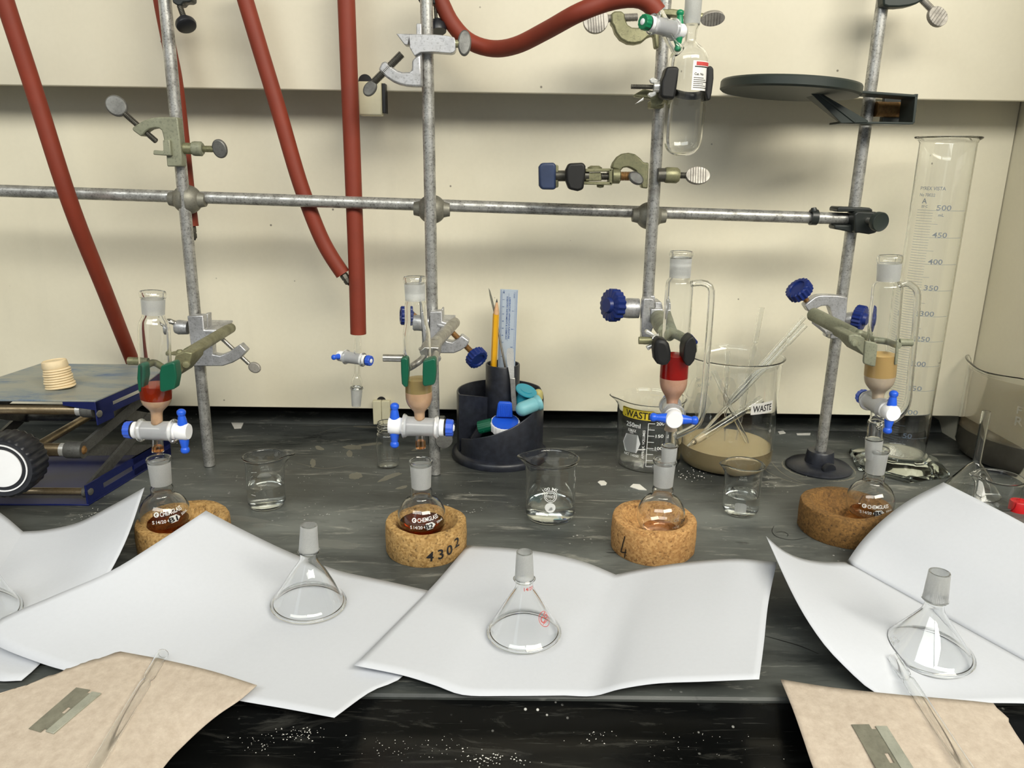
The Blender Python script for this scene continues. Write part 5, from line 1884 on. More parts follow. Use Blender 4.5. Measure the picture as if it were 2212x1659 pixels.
clamp('grey-green clamp with bare metal jaws on the column of clear tan liquid', ((*g2(520, 680), Yb-0.032), (*g2(1120, 985), Yc+0.062)), 0.0086,
      g2(1218, 955), 0.0105, (q2([(1060, 1000), (1130, 985), (1210, 990), (1300, 1040), (1318, 1100), (1300, 1315), (1160, 1160), (1090, 1130), (1062, 1090)]), Yc+0.004, 0.045),
      (q2([(1310, 1080), (1470, 1108), (1496, 1140), (1484, 1280), (1462, 1465), (1420, 1466), (1290, 1425), (1282, 1390)]), -0.022), (q2([(1778, 1075), (1812, 1070), (1818, 1110), (1806, 1290), (1790, 1435), (1760, 1448), (1748, 1430), (1766, 1250)]), -0.016),
      'greygreen', (*g2(1812, 1104), *g2(2005, 1108), -0.004), 0.0040, Yc, 'greygreen', 0, None, g2(1138, 1110), padth=0.0035, padbev=0.0012,
      fork=[[(*g2(1290, 1010), Yc+0.05), (*g2(1420, 1060), Yc+0.030), (*g2(1640, 1090), Yc+0.026), (*g2(1800, 1150), Yc-0.010)]])

# ================================================================== pen holder and what it holds
q2 = lambda pts: crop(940, 600, 3.606, pts)
g2 = lambda x, y: q2([(x, y)])[0]
ch, rfl = base_at(1079, 1020, 103)
rd = 93*mpp(ch+V((0, 0, 0.04)))
t = thing('pen_holder', 'round black desk caddy with a slanting wall and a tall cup', 'desk caddy', ch)
zl = onY(*g2(300, 1255), ch.y-rd*0.9).z
zh = onY(*g2(855, 882), ch.y).z
th0 = facing(ch)
MB().lathe(ch, (0, 0, 1), [(0, 0), (0, rfl*0.985), (0.003, rfl), (0.0085, rfl*0.985), (0.010, rfl*0.96), (0.0125, rd*1.01), (0.0125, 0)], 72, cap=False).build('base', M['navyplastic'], t)
mb = MB()
n = 84
vs, fs = [], []
r = rd
rowz = []
for q in ((205, 1252), (300, 1254), (450, 1228), (600, 1172), (700, 1108), (800, 1018), (850, 945)):
    xa, za = px_to(ch, 0.0, *g2(*q))
    rowz.append((th0+xa/rd, za))
rowz.append((rowz[-1][0]+0.45, zh))
a_start = rowz[0][0]-0.02
for j in range(n+1):
    u = j/n
    a = a_start+u*math.radians(352)
    z = zh
    if a <= rowz[0][0]:
        z = rowz[0][1]
    else:
        for (qa, qz), (ra_, rz_) in zip(rowz, rowz[1:]):
            if qa <= a <= ra_:
                z = qz+(rz_-qz)*(a-qa)/(ra_-qa)
    ca, sa = math.cos(a), math.sin(a)
    for rr, zz in ((rd, 0.011), (rd, z-0.001), (rd-0.0006, z), (rd-0.0022, z), (rd-0.0028, z-0.001), (rd-0.0028, 0.011)):
        vs.append(ch+V((rr*ca, rr*sa, zz)))
for j in range(n):
    for k in range(5):
        fs.append((j*6+k, (j+1)*6+k, (j+1)*6+k+1, j*6+k+1))
fs.append((0, 1, 2, 3, 4, 5))
fs.append(tuple(n*6+k for k in (5, 4, 3, 2, 1, 0)))
mb.add(vs, fs).build('slanting_wall', M['navyplastic'], t)
cc = onY(*g2(527, 668), ch.y+0.012)
rcup = 37*mpp(cc)
zc_ = cc.z
cc = V((cc.x, cc.y, 0))
pr = [(0.011, 0), (0.011, rcup*0.97), (zc_*0.5, rcup), (zc_-0.001, rcup), (zc_, rcup-0.0006), (zc_, rcup-0.0022), (zc_-0.001, rcup-0.0026), (0.016, rcup-0.0030), (0.016, 0)]
MB().lathe(cc, (0, 0, 1), pr, 48, cap=False).build('tall_cup', M['navyplastic'], t)
aw = a_start+math.radians(352)
p0 = ch+V((rd*math.cos(aw), rd*math.sin(aw), 0))
d0 = (cc-p0)
d0 = d0.normalized()*(d0.length-rcup)
nn = V((-d0.y, d0.x, 0)).normalized()*0.0012
MB().prism([p0+nn+V((0, 0, 0.011)), p0+nn+V((0, 0, zh)), p0+nn+d0+V((0, 0, zh-0.010)), p0+nn+d0+V((0, 0, 0.011))], nn*-2).build('divider', M['navyplastic'], t, bevel=0.0006)
PENY = cc.y

# pencil
a, b = onY(*g2(455, 700), PENY-0.004), onY(*g2(476, 280), PENY-0.002)
tip = onY(*g2(479, 160), PENY-0.0015)
d = (tip-a).normalized()
a0 = a-d*0.065
t = thing('pencil', 'yellow pencil standing point up in the black caddy', 'pencil', a0)
rp_ = 6.6*mpp(a)
MB().lathe(a0, d, [(0, 0), (0, rp_), ((b-a0).length, rp_), ((b-a0).length, 0)], 6, cap=False).build('barrel', M['yellowwood'], t, ang=20)
L1 = (tip-b).length
MB().lathe(b, d, [(-0.001, rp_*0.98), (0, rp_*0.98), (L1*0.75, rp_*0.30), (L1*0.75, 0)], 12, cap=False).build('wood_cone', M['wood'], t)
MB().lathe(b, d, [(L1*0.74, 0), (L1*0.74, rp_*0.32), (L1, 0)], 12, cap=False).build('lead', M['graphite'], t)

# ruler
Yr_ = PENY+0.008
c_ul, c_ur, c_lr, c_ll = [onY(*g2(x, y), Yr_) for x, y in ((507, 88), (646, 95), (626, 690), (488, 680))]
wv = (c_ur-c_ul)
dn = (c_ll-c_ul)
dn_ext = dn*(1+0.055/dn.length)
t = thing('ruler', 'pale blue clear plastic ruler with blue print standing in the black caddy', 'ruler', c_ul+dn_ext+wv*0.5)
MB().prism([c_ul, c_ur, c_ur+dn_ext, c_ul+dn_ext], (0, 0.0014, 0)).build('ruler_blade', M['ruler'], t, bevel=0.0003)
ex, ey = wv.normalized(), -dn.normalized()
wl = wv.length
o_ = c_ul+V((0, -0.0004, 0))
mpr = lambda x, y: o_+ex*x+ey*y
pr = Print()
pr.bar(wl*0.05, -0.001, wl*0.05, -0.10, 0.0003)
pr.bar(wl*0.95, -0.001, wl*0.95, -0.10, 0.0003)
for j in range(100):
    pr.bar(wl*0.09, -0.004-0.001*j, wl*(0.20 if j % 10 == 0 else 0.14), -0.004-0.001*j, 0.00022)
for j in range(64):
    pr.bar(wl*(0.78 if j % 16 == 0 else 0.84), -0.004-0.0015875*j, wl*0.90, -0.004-0.0015875*j, 0.00022)
pr.text('CM', wl*0.22, -0.0035, 0.0018, -PI/2)
for j in range(1, 10):
    pr.text(str(j), wl*0.22, -0.004-0.010*j, 0.0020, -PI/2)
for j in range(1, 5):
    pr.text(str(j), wl*0.74, -0.004-0.0254*j, 0.0024, -PI/2)
pr.text('INCHES', wl*0.80, -0.0085, 0.0012, -PI/2)
pr.text('LABORATORY APPARATUS FURNITURE', wl*0.57, -0.0395, 0.0019, -PI/2, 0.058)
pr.text('SCIENTIFIC INSTRUMENTS & CHEMICALS', wl*0.42, -0.0395, 0.0019, -PI/2, 0.060)
pr.bar(wl*0.495, -0.005, wl*0.495, -0.072, 0.0002)
pr.put('print', M['ink_blue'], t, mpr)

# dissecting needle or knife, and spatula
Yn = PENY+0.002
P = [onY(*g2(x, y), Yn) for x, y in ((416, 80), (428, 100), (446, 160), (462, 225), (468, 285), (456, 275), (440, 210), (424, 140))]
e0, e1 = onY(*g2(464, 275), Yn), onY(*g2(546, 690), Yn-0.004)
t = thing('thin_knife', 'thin dark steel knife standing behind the pencil in the black caddy', 'knife', e1)
MB().prism(P, (0, 0.0009, 0)).build('blade', M['bladeedge'], t)
ee = e1+(e1-e0).normalized()*0.045
MB().cyl(e0, ee, 0.0016, 10).build('shaft', M['steel'], t)
Ysp = PENY-0.016-rcup*0.55
Ysp = PENY-rcup*0.72
sp = thing('spatula', 'bright steel spatula leaning in the black caddy before its tall cup', 'spatula', onY(*g2(618, 1010), ch.y-rcup*0.6))
Yt = PENY-rcup-0.004


def strip(rows, th):
    vs, fs = [], []
    for (xl_, xr_, y, Y) in rows:
        a, b = onY(*g2(xl_, y), Y), onY(*g2(xr_, y), Y)
        vs += [a, b, b+V((0, th, 0)), a+V((0, th, 0))]
    m_ = len(rows)
    for i in range(m_-1):
        for k in range(4):
            fs.append((i*4+k, i*4+(k+1) % 4, (i+1)*4+(k+1) % 4, (i+1)*4+k))
    fs.append((3, 2, 1, 0))
    fs.append(tuple((m_-1)*4+k for k in range(4)))
    return MB().add(vs, fs)


strip([(572, 596, 549, Yt+0.004), (560, 608, 558, Yt+0.004), (556, 612, 590, Yt+0.003), (560, 613, 665, Yt+0.002), (566, 615, 690, Yt+0.001), (576, 616, 740, Yt), (582, 616, 775, Yt-0.001), (584, 624, 800, Yt-0.001)], 0.0012).build('blade', M['chrome'], sp)
strip([(582, 622, 782, Yt-0.0012), (586, 626, 850, Yt-0.0022), (590, 632, 930, Yt-0.0035), (600, 640, 1040, Yt-0.005)], 0.0026).build('grip', M['steel'], sp, bevel=0.0006)


# rubber bulbs
def bulb(label, a, b, r, mat, flange=None, group='rubber bulbs in the black caddy'):
    a, b = V(a), V(b)
    L = (b-a).length
    t = thing('rubber_bulb', label, 'rubber bulb', a, group)
    pr = [(0, 0)]
    for k in range(1, 9):
        q = k/8*PI/2
        pr.append((r*(1-math.cos(q)), r*math.sin(q)))
    pr += [(L*0.75, r*0.98)]
    if flange:
        pr += [(L*0.80, r*0.92), (L*0.84, flange*0.9), (L*0.88, flange), (L*0.98, flange), (L, flange*0.9), (L, r*0.4), (L-0.004, r*0.35), (L-0.004, 0)]
    else:
        pr += [(L, r*0.9), (L, 0)]
    MB().lathe(a, b-a, pr, 32, cap=False).build('bulb_body', M[mat], t)
    return t


Yq = ch.y-0.030
bulb('pale blue rubber bulb on top in the black caddy', onY(*g2(632, 1042), Yq-0.012), onY(*g2(818, 968), Yq+0.002), 57/3.606*mpp(onY(*g2(680, 1030), Yq)), 'lightteal', 60/3.606*mpp(ch))
tb = bulb('deep teal ribbed bulb with a wide flat rim in the black caddy', onY(*g2(660, 1010), Yq+0.022), onY(*g2(712, 872), Yq+0.016), 52/3.606*mpp(ch), 'teal', None)
a = onY(*g2(708, 884), Yq+0.016)
dd = onY(*g2(735, 820), Yq+0.012)-a
MB().lathe(a, dd, [(-0.001, 0), (-0.001, 0.0145), (0.0005, 0.0155), (0.002, 0.015), (0.0022, 0.011), (0.001, 0)], 36, cap=False).build('rim', M['teal'], tb)
bulb('straw coloured rubber bulb standing against the wall of the black caddy', onY(*g2(802, 866), Yq+0.032), onY(*g2(806, 985), Yq+0.028), 36/3.606*mpp(ch), 'straw', None)

# white and blue cap
kc = onY(*g2(545, 1120), ch.y-rd*0.50)
k = mpp(kc)/3.606
t = thing('bottle_cap', 'white screw cap with a bright blue finned top lying in the black caddy', 'cap', kc)
up_ = V((0.0, -0.30, 1)).normalized()


def dfk(a, hh, rr):
    return (rr*(1-0.035*(0.5+0.5*math.cos(a*22))) if rr > 100*k else rr), hh


MB().lathe(kc, up_, [(-0.012, 0), (-0.012, 112*k), (-0.011, 118*k), (-0.001, 118*k), (0, 114*k), (0, 106*k), (-0.001, 100*k), (-0.001, 0)], 88, cap=False, deform=dfk).build('ring', M['ptfe'], t)
MB().lathe(kc, up_, [(-0.001, 0), (-0.001, 104*k), (0.0012, 102*k), (0.0012, 0)], 44, cap=False).build('disc', M['blue'], t)
MB().lathe(kc, up_, [(-0.036, 0), (-0.036, 55*k), (-0.012, 72*k), (-0.011, 0)], 32, cap=False).build('stem', M['ptfe'], t)
fin = [onY(*g2(x, y), kc.y+0.001) for x, y in ((474, 1086), (488, 985), (500, 968), (585, 972), (598, 985), (606, 1090))]
MB().prism(fin, (0, 0.0065, 0)).build('fin', M['blue'], t, bevel=0.0014)
for j in range(7):
    x0 = 492+j*15
    p_ = [onY(*g2(x, y), kc.y-0.0002) for x, y in ((x0, 1078), (x0+2, 992), (x0+8, 992), (x0+7, 1078))]
    MB().prism(p_, (0, 0.002, 0)).build('rib', M['blue'], t, bevel=0.0003)

# green capped marker
a, b = onY(*g2(450, 1142), ch.y-rd*0.45), onY(*g2(355, 1165), ch.y-rd*0.40)
t = thing('marker_pen', 'black marker with a dark green ribbed cap lying in the black caddy', 'marker', b)
d = (b-a).normalized()
rk = 52/3.606*mpp(a)


def dfm(aa, hh, rr):
    return (rr*(1-0.05*(0.5+0.5*math.cos(aa*14))) if rr > rk*0.9 else rr), hh


MB().lathe(a, d, [(0, 0), (0, rk*0.85), (0.0015, rk), (0.020, rk*1.02), (0.020, 0)], 56, cap=False, deform=dfm).build('cap', M['greenpad'], t)
MB().lathe(a, d, [(-0.001, 0), (-0.001, rk*0.42), (0.001, rk*0.42), (0.001, 0)], 20, cap=False).build('cap_end', M['cream'], t)
e = onY(*g2(290, 1260), ch.y-rd*0.40)
MB().lathe(b-d*0.002, (e-b), [(0, 0), (0, rk*0.72), ((e-b).length, rk*0.62), ((e-b).length, 0)], 24, cap=False).build('barrel', M['blackplastic'], t)

# ================================================================== lab jack
JR = math.radians(5.5)
jx, jy = V((math.cos(JR), -math.sin(JR)*0, 0)), V((0, 0, 0))
jX = V((math.cos(math.radians(1.0)), math.sin(math.radians(1.0)), 0))
jY = V((math.sin(math.radians(8.5)), math.cos(math.radians(8.5)), 0))
fr = onZ(192, 1093, 0.0)
JW, JD = 0.186, 0.172
zt = 0.128
jack = thing('lab_jack', 'blue scissor lab jack with a scraped top plate and a big black knurled knob', 'lab jack', fr-jX*JW/2+jY*JD/2)
J = lambda u, v, z: fr-jX*(JW*(1-u))+jY*(JD*v)+V((0, 0, z))     # u: 0 far side .. 1 near corner side ; v: 0 front .. 1 back
frt = onZ(206, 865, zt)
T = lambda u, v, z: frt-jX*(JW*(1-u))+jY*(JD*v)+V((0, 0, z-zt))


def jbox(F, u0, u1, v0, v1, z0, z1):
    pts = [F(u0, v0, z0), F(u1, v0, z0), F(u1, v1, z0), F(u0, v1, z0)]
    return MB().prism(pts, (0, 0, z1-z0))


jbox(T, 0, 1, 0, 1, zt-0.0022, zt).build('top_plate', M['jackplate'], jack, bevel=0.0006)
# top channel: side flanges with a slot, front lugs
def flange(F, u, z0, z1, slot=True, tk=0.012):
    if not slot:
        return jbox(F, u, u+tk, 0, 1, z0, z1)
    m_ = jbox(F, u, u+tk, 0, 0.17, z0, z1)
    for a_, b_, c_, d_ in ((0.17, 1.0, z0, z0+(z1-z0)*0.36), (0.17, 1.0, z0+(z1-z0)*0.62, z1), (0.52, 1.0, z0, z1)):
        q = jbox(F, u, u+tk, a_, b_, c_, d_)
        m_.add(q.v, q.f)
    return m_


flange(T, 0.988, zt-0.022, zt-0.0022).build('top_flange', M['bluepaint'], jack)
flange(T, 0.0, zt-0.022, zt-0.0022).build('top_flange', M['bluepaint'], jack)
MB().prism([T(0.80, -0.004, zt-0.002), T(1.0, -0.004, zt-0.002), T(1.0, -0.004, zt-0.012), T(0.80, -0.004, zt-0.006)], jY*0.003).build('front_lip', M['bluepaint'], jack)
MB().prism([T(0.988, -0.005, zt-0.002), T(1.0, -0.005, zt-0.002), T(1.0, -0.005, zt-0.030), T(0.99, -0.005, zt-0.030)], jY*0.03).build('front_lug', M['bluepaint'], jack, bevel=0.0006)
# base
jbox(J, 0, 1, 0, 1, 0.0, 0.0022).build('base_plate', M['bluepaint'], jack, bevel=0.0006)
flange(J, 0.988, 0.0022, 0.026).build('base_flange', M['bluepaint'], jack)
flange(J, 0.0, 0.0022, 0.026).build('base_flange', M['bluepaint'], jack)


def bar(F0, p0, F1, p1, wd, tk, mat, name):
    a, b = F0(*p0), F1(*p1)
    d = (b-a).normalized()
    R = Matrix((d, jX, d.cross(jX))).transposed()
    m_ = MB().box((a+b)/2, (b-a).length/2, tk/2, wd/2, R)
    for e_ in (a, b):
        m_.lathe(e_-jX*tk/2, jX, [(0, wd/2), (tk, wd/2)], 16)
    return m_.build(name, M[mat], jack)


zm = 0.066
for u in (0.955, 0.045):
    bar(J, (u, 0.06, 0.014), J, (u, 0.86, zm-0.004), 0.014, 0.004, 'jackbar', 'scissor_bar')
    bar(J, (u-0.03*(1 if u > .5 else -1), 0.90, 0.014), J, (u-0.03*(1 if u > .5 else -1), 0.07, zm), 0.014, 0.004, 'jackbar', 'scissor_bar')
    bar(J, (u, 0.07, zm), T, (u, 0.90, zt-0.014), 0.014, 0.004, 'jackbar', 'scissor_bar')
    bar(J, (u-0.03*(1 if u > .5 else -1), 0.86, zm-0.004), T, (u-0.03*(1 if u > .5 else -1), 0.06, zt-0.013), 0.014, 0.004, 'jackbar', 'scissor_bar')
for F, u0, u1, v, z, r, mt, nm in ((T, 0.0, 0.93, 0.045, zt-0.014, 0.0056, 'brass', 'top_rod'), (J, 0.0, 0.93, 0.07, zm, 0.0078, 'brass', 'middle_rod'), (J, 0.0, 0.95, 0.06, 0.014, 0.0045, 'brass', 'base_rod'), (J, 0.0, 0.95, 0.86, zm-0.004, 0.005, 'jackbar', 'rear_rod'), (J, 0.0, 0.95, 0.90, 0.014, 0.004, 'jackbar', 'base_rear_rod'), (T, 0.0, 0.95, 0.90, zt-0.014, 0.0045, 'jackbar', 'top_rear_rod')):
    MB().cyl(F(u0, v, z), F(u1, v, z), r, 18).build(nm, M[mt], jack)
for F, u, v, z, r, L_ in ((T, 0.885, 0.045, zt-0.014, 0.0088, 0.014), (J, 0.865, 0.07, zm, 0.0100, 0.020)):
    a = F(u, v, z)
    MB().lathe(a, jX, [(0, 0), (0, r*0.93), (0.002, r), (L_, r), (L_, 0)], 26, cap=False).build('roller', M['jackbar'], jack)
    MB().lathe(a, jX, [(-0.006, 0), (-0.006, r*0.8), (0.0, r*0.8), (0, 0)], 26, cap=False).build('roller_collar', M['chrome'], jack)
for F, v, z in ((T, 0.035, zt-0.017), (J, 0.05, 0.016)):
    MB().lathe(F(1.0, v, z)-jY*0.003, (1, -0.3, 0), [(0, 0), (0, 0.0042), (0.001, 0.0042), (0.002, 0)], 18, cap=False).build('rivet', M['steel'], jack)
MB().lathe(J(0.958, 0.07, zm), jX, [(0, 0), (0, 0.0052), (0.003, 0.0052), (0.005, 0.003), (0.005, 0)], 18, cap=False).build('pivot_pin', M['rust'], jack)
# lead screw and knob
kf = onY(2, 1012, fr.y-0.060)
kd = V((0.09, -1, 0.02)).normalized()
rk = 0.0355


def dfn(a, hh, rr):
    return (rr*(1-0.045*(0.5+0.5*math.cos(a*26))) if rr > rk*0.93 else rr), hh


MB().lathe(kf-kd*0.036, kd, [(0, 0), (0, rk*0.86), (0.002, rk*0.95), (0.006, rk), (0.032, rk), (0.0345, rk*0.955), (0.036, rk*0.90), (0.036, rk*0.84), (0.0352, rk*0.80), (0.0352, 0)], 156, cap=False, deform=dfn).build('knob', M['blackplastic'], jack)
jk = [o for o in jack.children if o.name.startswith('knob')][0]
MB().lathe(kf, kd, [(-0.0012, rk*0.76), (0.0003, rk*0.76), (0.0003, rk*0.72), (-0.0012, rk*0.72)], 48, loop=True, cap=False).build('knob_ring', M['ptfe'], jk)
MB().lathe(kf, kd, [(-0.0012, 0), (-0.0012, rk*0.60), (0.0006, rk*0.60), (0.0008, rk*0.57), (0.0008, 0)], 48, cap=False).build('knob_disc', M['ptfe'], jk)
MB().cyl(kf-kd*0.03, V((kf.x-0.01, fr.y+JD*0.85, zm)), 0.0052, 16).build('lead_screw', M['brass'], jack)
MB().cyl(kf-kd*0.055, kf-kd*0.03, 0.011, 20).build('screw_bush', M['jackbar'], jack)

# stack of cream rubber cups on the jack
b0 = onZ(131, 836, zt)
dirl = V((-0.10, 0.02, 1)).normalized()
nC = 9
rC = 28.5*mpp(b0)
names = ['lowest', 'second', 'third', 'fourth', 'fifth', 'sixth', 'seventh', 'eighth', 'topmost']
for j in range(nC):
    o_ = b0+dirl*(0.0030*j)+V((0.0006*math.sin(j*2.1), 0, 0))
    flare = 1.22 if j == 0 else 1.0
    rr = rC*(1.04-0.016*j)
    if j == nC-1:
        prc = [(0.0, 0), (0.0, rr*0.93), (0.002, rr*0.99), (0.0085, rr*0.93), (0.0095, rr*0.86), (0.0095, rr*0.80), (0.0086, rr*0.74), (0.0086, 0)]
    else:
        prc = [(0.0, 0), (0.0, rr*0.94), (0.0012, rr*1.02), (0.0022, rr*0.99), (0.0029, rr*0.92), (0.0029, 0)]

    def dfc2(a, hh, r_, j=j):
        q = 1+0.012*math.sin(3*a+j)
        if j == 0:
            d_ = ((a+0.5+PI) % (2*PI))-PI
            q += 0.26*math.exp(-(d_/0.5)**2)*(1 if hh < 0.002 else 0.3)
        return r_*q, hh
    o = MB().lathe(o_, dirl, prc, 40, cap=False, deform=dfc2).build('rubber_cup', M['creamcup'], None, o_)
    tag(o, names[j]+' cup of the stack of cream rubber cups on the lab jack', 'cup', 'cream rubber cups stacked on the lab jack')

# ================================================================== paper
def E_(pts, n):
    return spl([onZ(x, y, z) for x, y, z in pts], n)


def coons(b, t, l, r):
    n, m_ = len(b)-1, len(l)-1
    G = []
    for j in range(m_+1):
        v = j/m_
        row = []
        for i in range(n+1):
            u = i/n
            p = b[i]*(1-v)+t[i]*v+l[j]*(1-u)+r[j]*u-(b[0]*(1-u)*(1-v)+b[n]*u*(1-v)+t[0]*(1-u)*v+t[n]*u*v)
            row.append(p)
        G.append(row)
    return G


def sheet(name, label, cat, halves, mat, th=0.00028, group=None, rough=0.0, seed=1, floor_z=None):
    mb = MB()
    rnd = random.Random(seed)
    allv = []
    for (b, t, l, r) in halves:
        G = coons(b, t, l, r)
        n, m_ = len(b)-1, len(l)-1
        off = len(allv)
        allv += [p for row in G for p in row]
        fs = [(off+j*(n+1)+i, off+j*(n+1)+i+1, off+(j+1)*(n+1)+i+1, off+(j+1)*(n+1)+i) for j in range(m_) for i in range(n)]
        mb.f += fs
    mb.v = allv
    o0 = allv[len(allv)//2]
    me_ = mb.build(name, M[mat], None, o0, ang=18)
    # weld the crease
    import bmesh
    bm = bmesh.new()
    bm.from_mesh(me_.data)
    bmesh.ops.remove_doubles(bm, verts=bm.verts, dist=0.0002)
    bmesh.ops.recalc_face_normals(bm, faces=bm.faces)
    up = sum((f.normal.z for f in bm.faces))
    if up < 0:
        bmesh.ops.reverse_faces(bm, faces=bm.faces)
    bm.to_mesh(me_.data)
    bm.free()
    me_.data.shade_smooth()
    me_.data.set_sharp_from_angle(angle=math.radians(14))
    s = me_.modifiers.new('thickness', 'SOLIDIFY')
    s.thickness = th
    s.offset = -1
    tag(me_, label, cat, group)
    return me_


N1, N2 = 26, 22
PG = 'folded white paper sheets'
# sheet at the frame edge, under the next one
cre = E_([(50, 1148, 0.010), (18, 1200, 0.006), (-40, 1290, 0.004), (-90, 1370, 0.004)], N2)
sheet('paper_sheet', 'folded white paper under a cut-off funnel, raised corner before flask B1', 'paper', [
    (E_([(-90, 1370, 0.004), (-40, 1440, 0.004), (-10, 1469, 0.004), (46, 1470, 0.004)], N1), E_([(50, 1148, 0.010), (100, 1144, 0.012), (170, 1128, 0.022), (245, 1090, 0.043), (312, 1053, 0.066)], N1), cre[::-1],
     E_([(46, 1470, 0.004), (92, 1428, 0.004), (165, 1340, 0.006), (228, 1252, 0.018), (275, 1160, 0.042), (312, 1053, 0.066)], N2)),
    (E_([(-330, 1330, 0.03), (-200, 1360, 0.012), (-90, 1370, 0.004)], N1), E_([(-200, 1010, 0.06), (-90, 1050, 0.04), (0, 1107, 0.022), (50, 1148, 0.010)], N1), E_([(-330, 1330, 0.03), (-270, 1170, 0.045), (-200, 1010, 0.06)], N2), cre[::-1])], 'paper', group=PG, seed=1)
# second sheet, with the funnel on its crease
K1, K2 = (712, 1226, 0.0045), (376, 1487, 0.0055)
cre = E_([K1, (640, 1296, 0.0035), (593, 1334, 0.0035), (500, 1394, 0.004), (430, 1441, 0.0045), K2], N2)
T_, L_ = (445, 1103, 0.060), (-40, 1372, 0.014)
sheet('paper_sheet', 'folded white paper with a funnel on its crease, partly under a brown towel', 'paper', [
    (E_([L_, (0, 1398, 0.012), (70, 1426, 0.010), (145, 1449, 0.009), (260, 1470, 0.007), K2], N1), E_([T_, (520, 1142, 0.040), (600, 1181, 0.020), (665, 1209, 0.009), K1], N1),
     E_([L_, (0, 1337, 0.020), (120, 1285, 0.030), (240, 1233, 0.040), (330, 1178, 0.050), T_], N2), cre[::-1]),
    (E_([K2, (515, 1513, 0.0065), (620, 1531, 0.007), (722, 1550, 0.008)], N1), E_([K1, (745, 1236, 0.004), (840, 1256, 0.004), (936, 1278, 0.004)], N1), cre[::-1],
     E_([(722, 1550, 0.008), (800, 1494, 0.0055), (874, 1457, 0.0045), (915, 1370, 0.004), (936, 1278, 0.004)], N2))], 'paper', group=PG, seed=2)
# third sheet, its lower part on the one before
K1, K2 = (1330, 1241, 0.009), (1218, 1502, 0.003)
cre = E_([K1, (1301, 1308, 0.006), (1258, 1408, 0.004), K2], N2)
sheet('paper_sheet', 'folded white paper carrying the funnel with red print', 'paper', [
    (E_([(765, 1437, 0.012), (868, 1458, 0.009), (940, 1480, 0.007), (1002, 1501, 0.004), (1100, 1503, 0.003), K2], N1), E_([(1010, 1178, 0.006), (1100, 1184, 0.010), (1180, 1194, 0.013), (1260, 1213, 0.012), K1], N1),
     E_([(765, 1437, 0.012), (830, 1372, 0.0085), (935, 1265, 0.0075), (1010, 1178, 0.006)], N2), cre[::-1]),
    (E_([K2, (1282, 1503, 0.004), (1340, 1488, 0.012), (1420, 1476, 0.018), (1520, 1472, 0.022), (1640, 1467, 0.026)], N1), E_([K1, (1390, 1228, 0.013), (1460, 1217, 0.019), (1540, 1209, 0.025), (1600, 1207, 0.029), (1678, 1214, 0.030)], N1), cre[::-1],
     E_([(1640, 1467, 0.026), (1650, 1390, 0.026), (1660, 1300, 0.028), (1678, 1214, 0.030)], N2))], 'paper', group=PG, seed=3)
# fourth sheet, folded up steeply
K1, K2 = (1829, 1214, 0.010), (2290, 1468, 0.004)
cre = E_([K1, (1930, 1270, 0.006), (2060, 1342, 0.004), (2212, 1426, 0.004), K2], N2)
sheet('paper_sheet', 'folded white paper standing up steeply before the dark stained cork ring', 'paper', [
    (E_([(1955, 1514, 0.006), (2040, 1516, 0.005), (2130, 1518, 0.005), (2230, 1520, 0.005), (2330, 1530, 0.004)], N1),
     E_([(1655, 1158, 0.050), (1685, 1184, 0.036), (1725, 1204, 0.024), (1775, 1213, 0.014), K1], N1),
     E_([(1955, 1514, 0.006), (1890, 1496, 0.008), (1825, 1440, 0.018), (1770, 1378, 0.030), (1715, 1288, 0.042), (1655, 1158, 0.050)], N2),
     spl([onZ(*q) for q in [(2330, 1530, 0.004), K2]]+[], 1) and E_([(2330, 1530, 0.004), (2310, 1500, 0.004), K2, (2212, 1426, 0.004), (2060, 1342, 0.004), (1930, 1270, 0.006), K1], N2)),
    (E_([K2, (2400, 1400, 0.03), (2480, 1320, 0.055)], N1), E_([K1, (1862, 1168, 0.026), (1908, 1122, 0.046), (1965, 1080, 0.064), (2038, 1042, 0.082)], N1), cre[::-1],
     E_([(2480, 1320, 0.055), (2340, 1206, 0.068), (2212, 1131, 0.076), (2130, 1088, 0.080), (2038, 1042, 0.082)], N2))], 'paper', group=PG, seed=4)


# ================================================================== brown paper towels
def jag(pts, n, amp, seed):
    rnd = random.Random(seed)
    P = spl([onZ(x, y, z) for x, y, z in pts], n)
    for i in range(1, n):
        P[i] = P[i]+V((rnd.uniform(-amp, amp), rnd.uniform(-amp, amp), 0))
    return P


tA = sheet('paper_towel', 'torn brown paper towel with a whole razor blade, overlapping two white sheets', 'paper towel', [
    (E_([(-150, 1800, 0.000), (0, 1810, 0.000), (190, 1790, -0.002)], N1), jag([(0, 1500, 0.0115), (60, 1478, 0.0120), (140, 1447, 0.0130), (200, 1426, 0.0135), (260, 1407, 0.0135)], N1, 0.0009, 5),
     E_([(-150, 1800, 0.000), (-160, 1640, 0.004), (-90, 1530, 0.010), (0, 1500, 0.0115)], N2), E_([(190, 1790, -0.002), (215, 1660, 0.004), (245, 1520, 0.0105), (260, 1407, 0.0135)], N2)),
    (E_([(190, 1790, -0.002), (260, 1775, -0.004), (330, 1690, -0.005), (352, 1655, -0.005)], N1), E_([(260, 1407, 0.0135), (360, 1426, 0.0125), (460, 1450, 0.012), (555, 1480, 0.0125)], N1),
     E_([(190, 1790, -0.002), (215, 1660, 0.004), (245, 1520, 0.0105), (260, 1407, 0.0135)], N2), E_([(352, 1655, -0.005), (420, 1588, -0.001), (470, 1545, 0.006), (518, 1512, 0.011), (555, 1480, 0.0125)], N2))], 'towel', th=0.0004, seed=6)
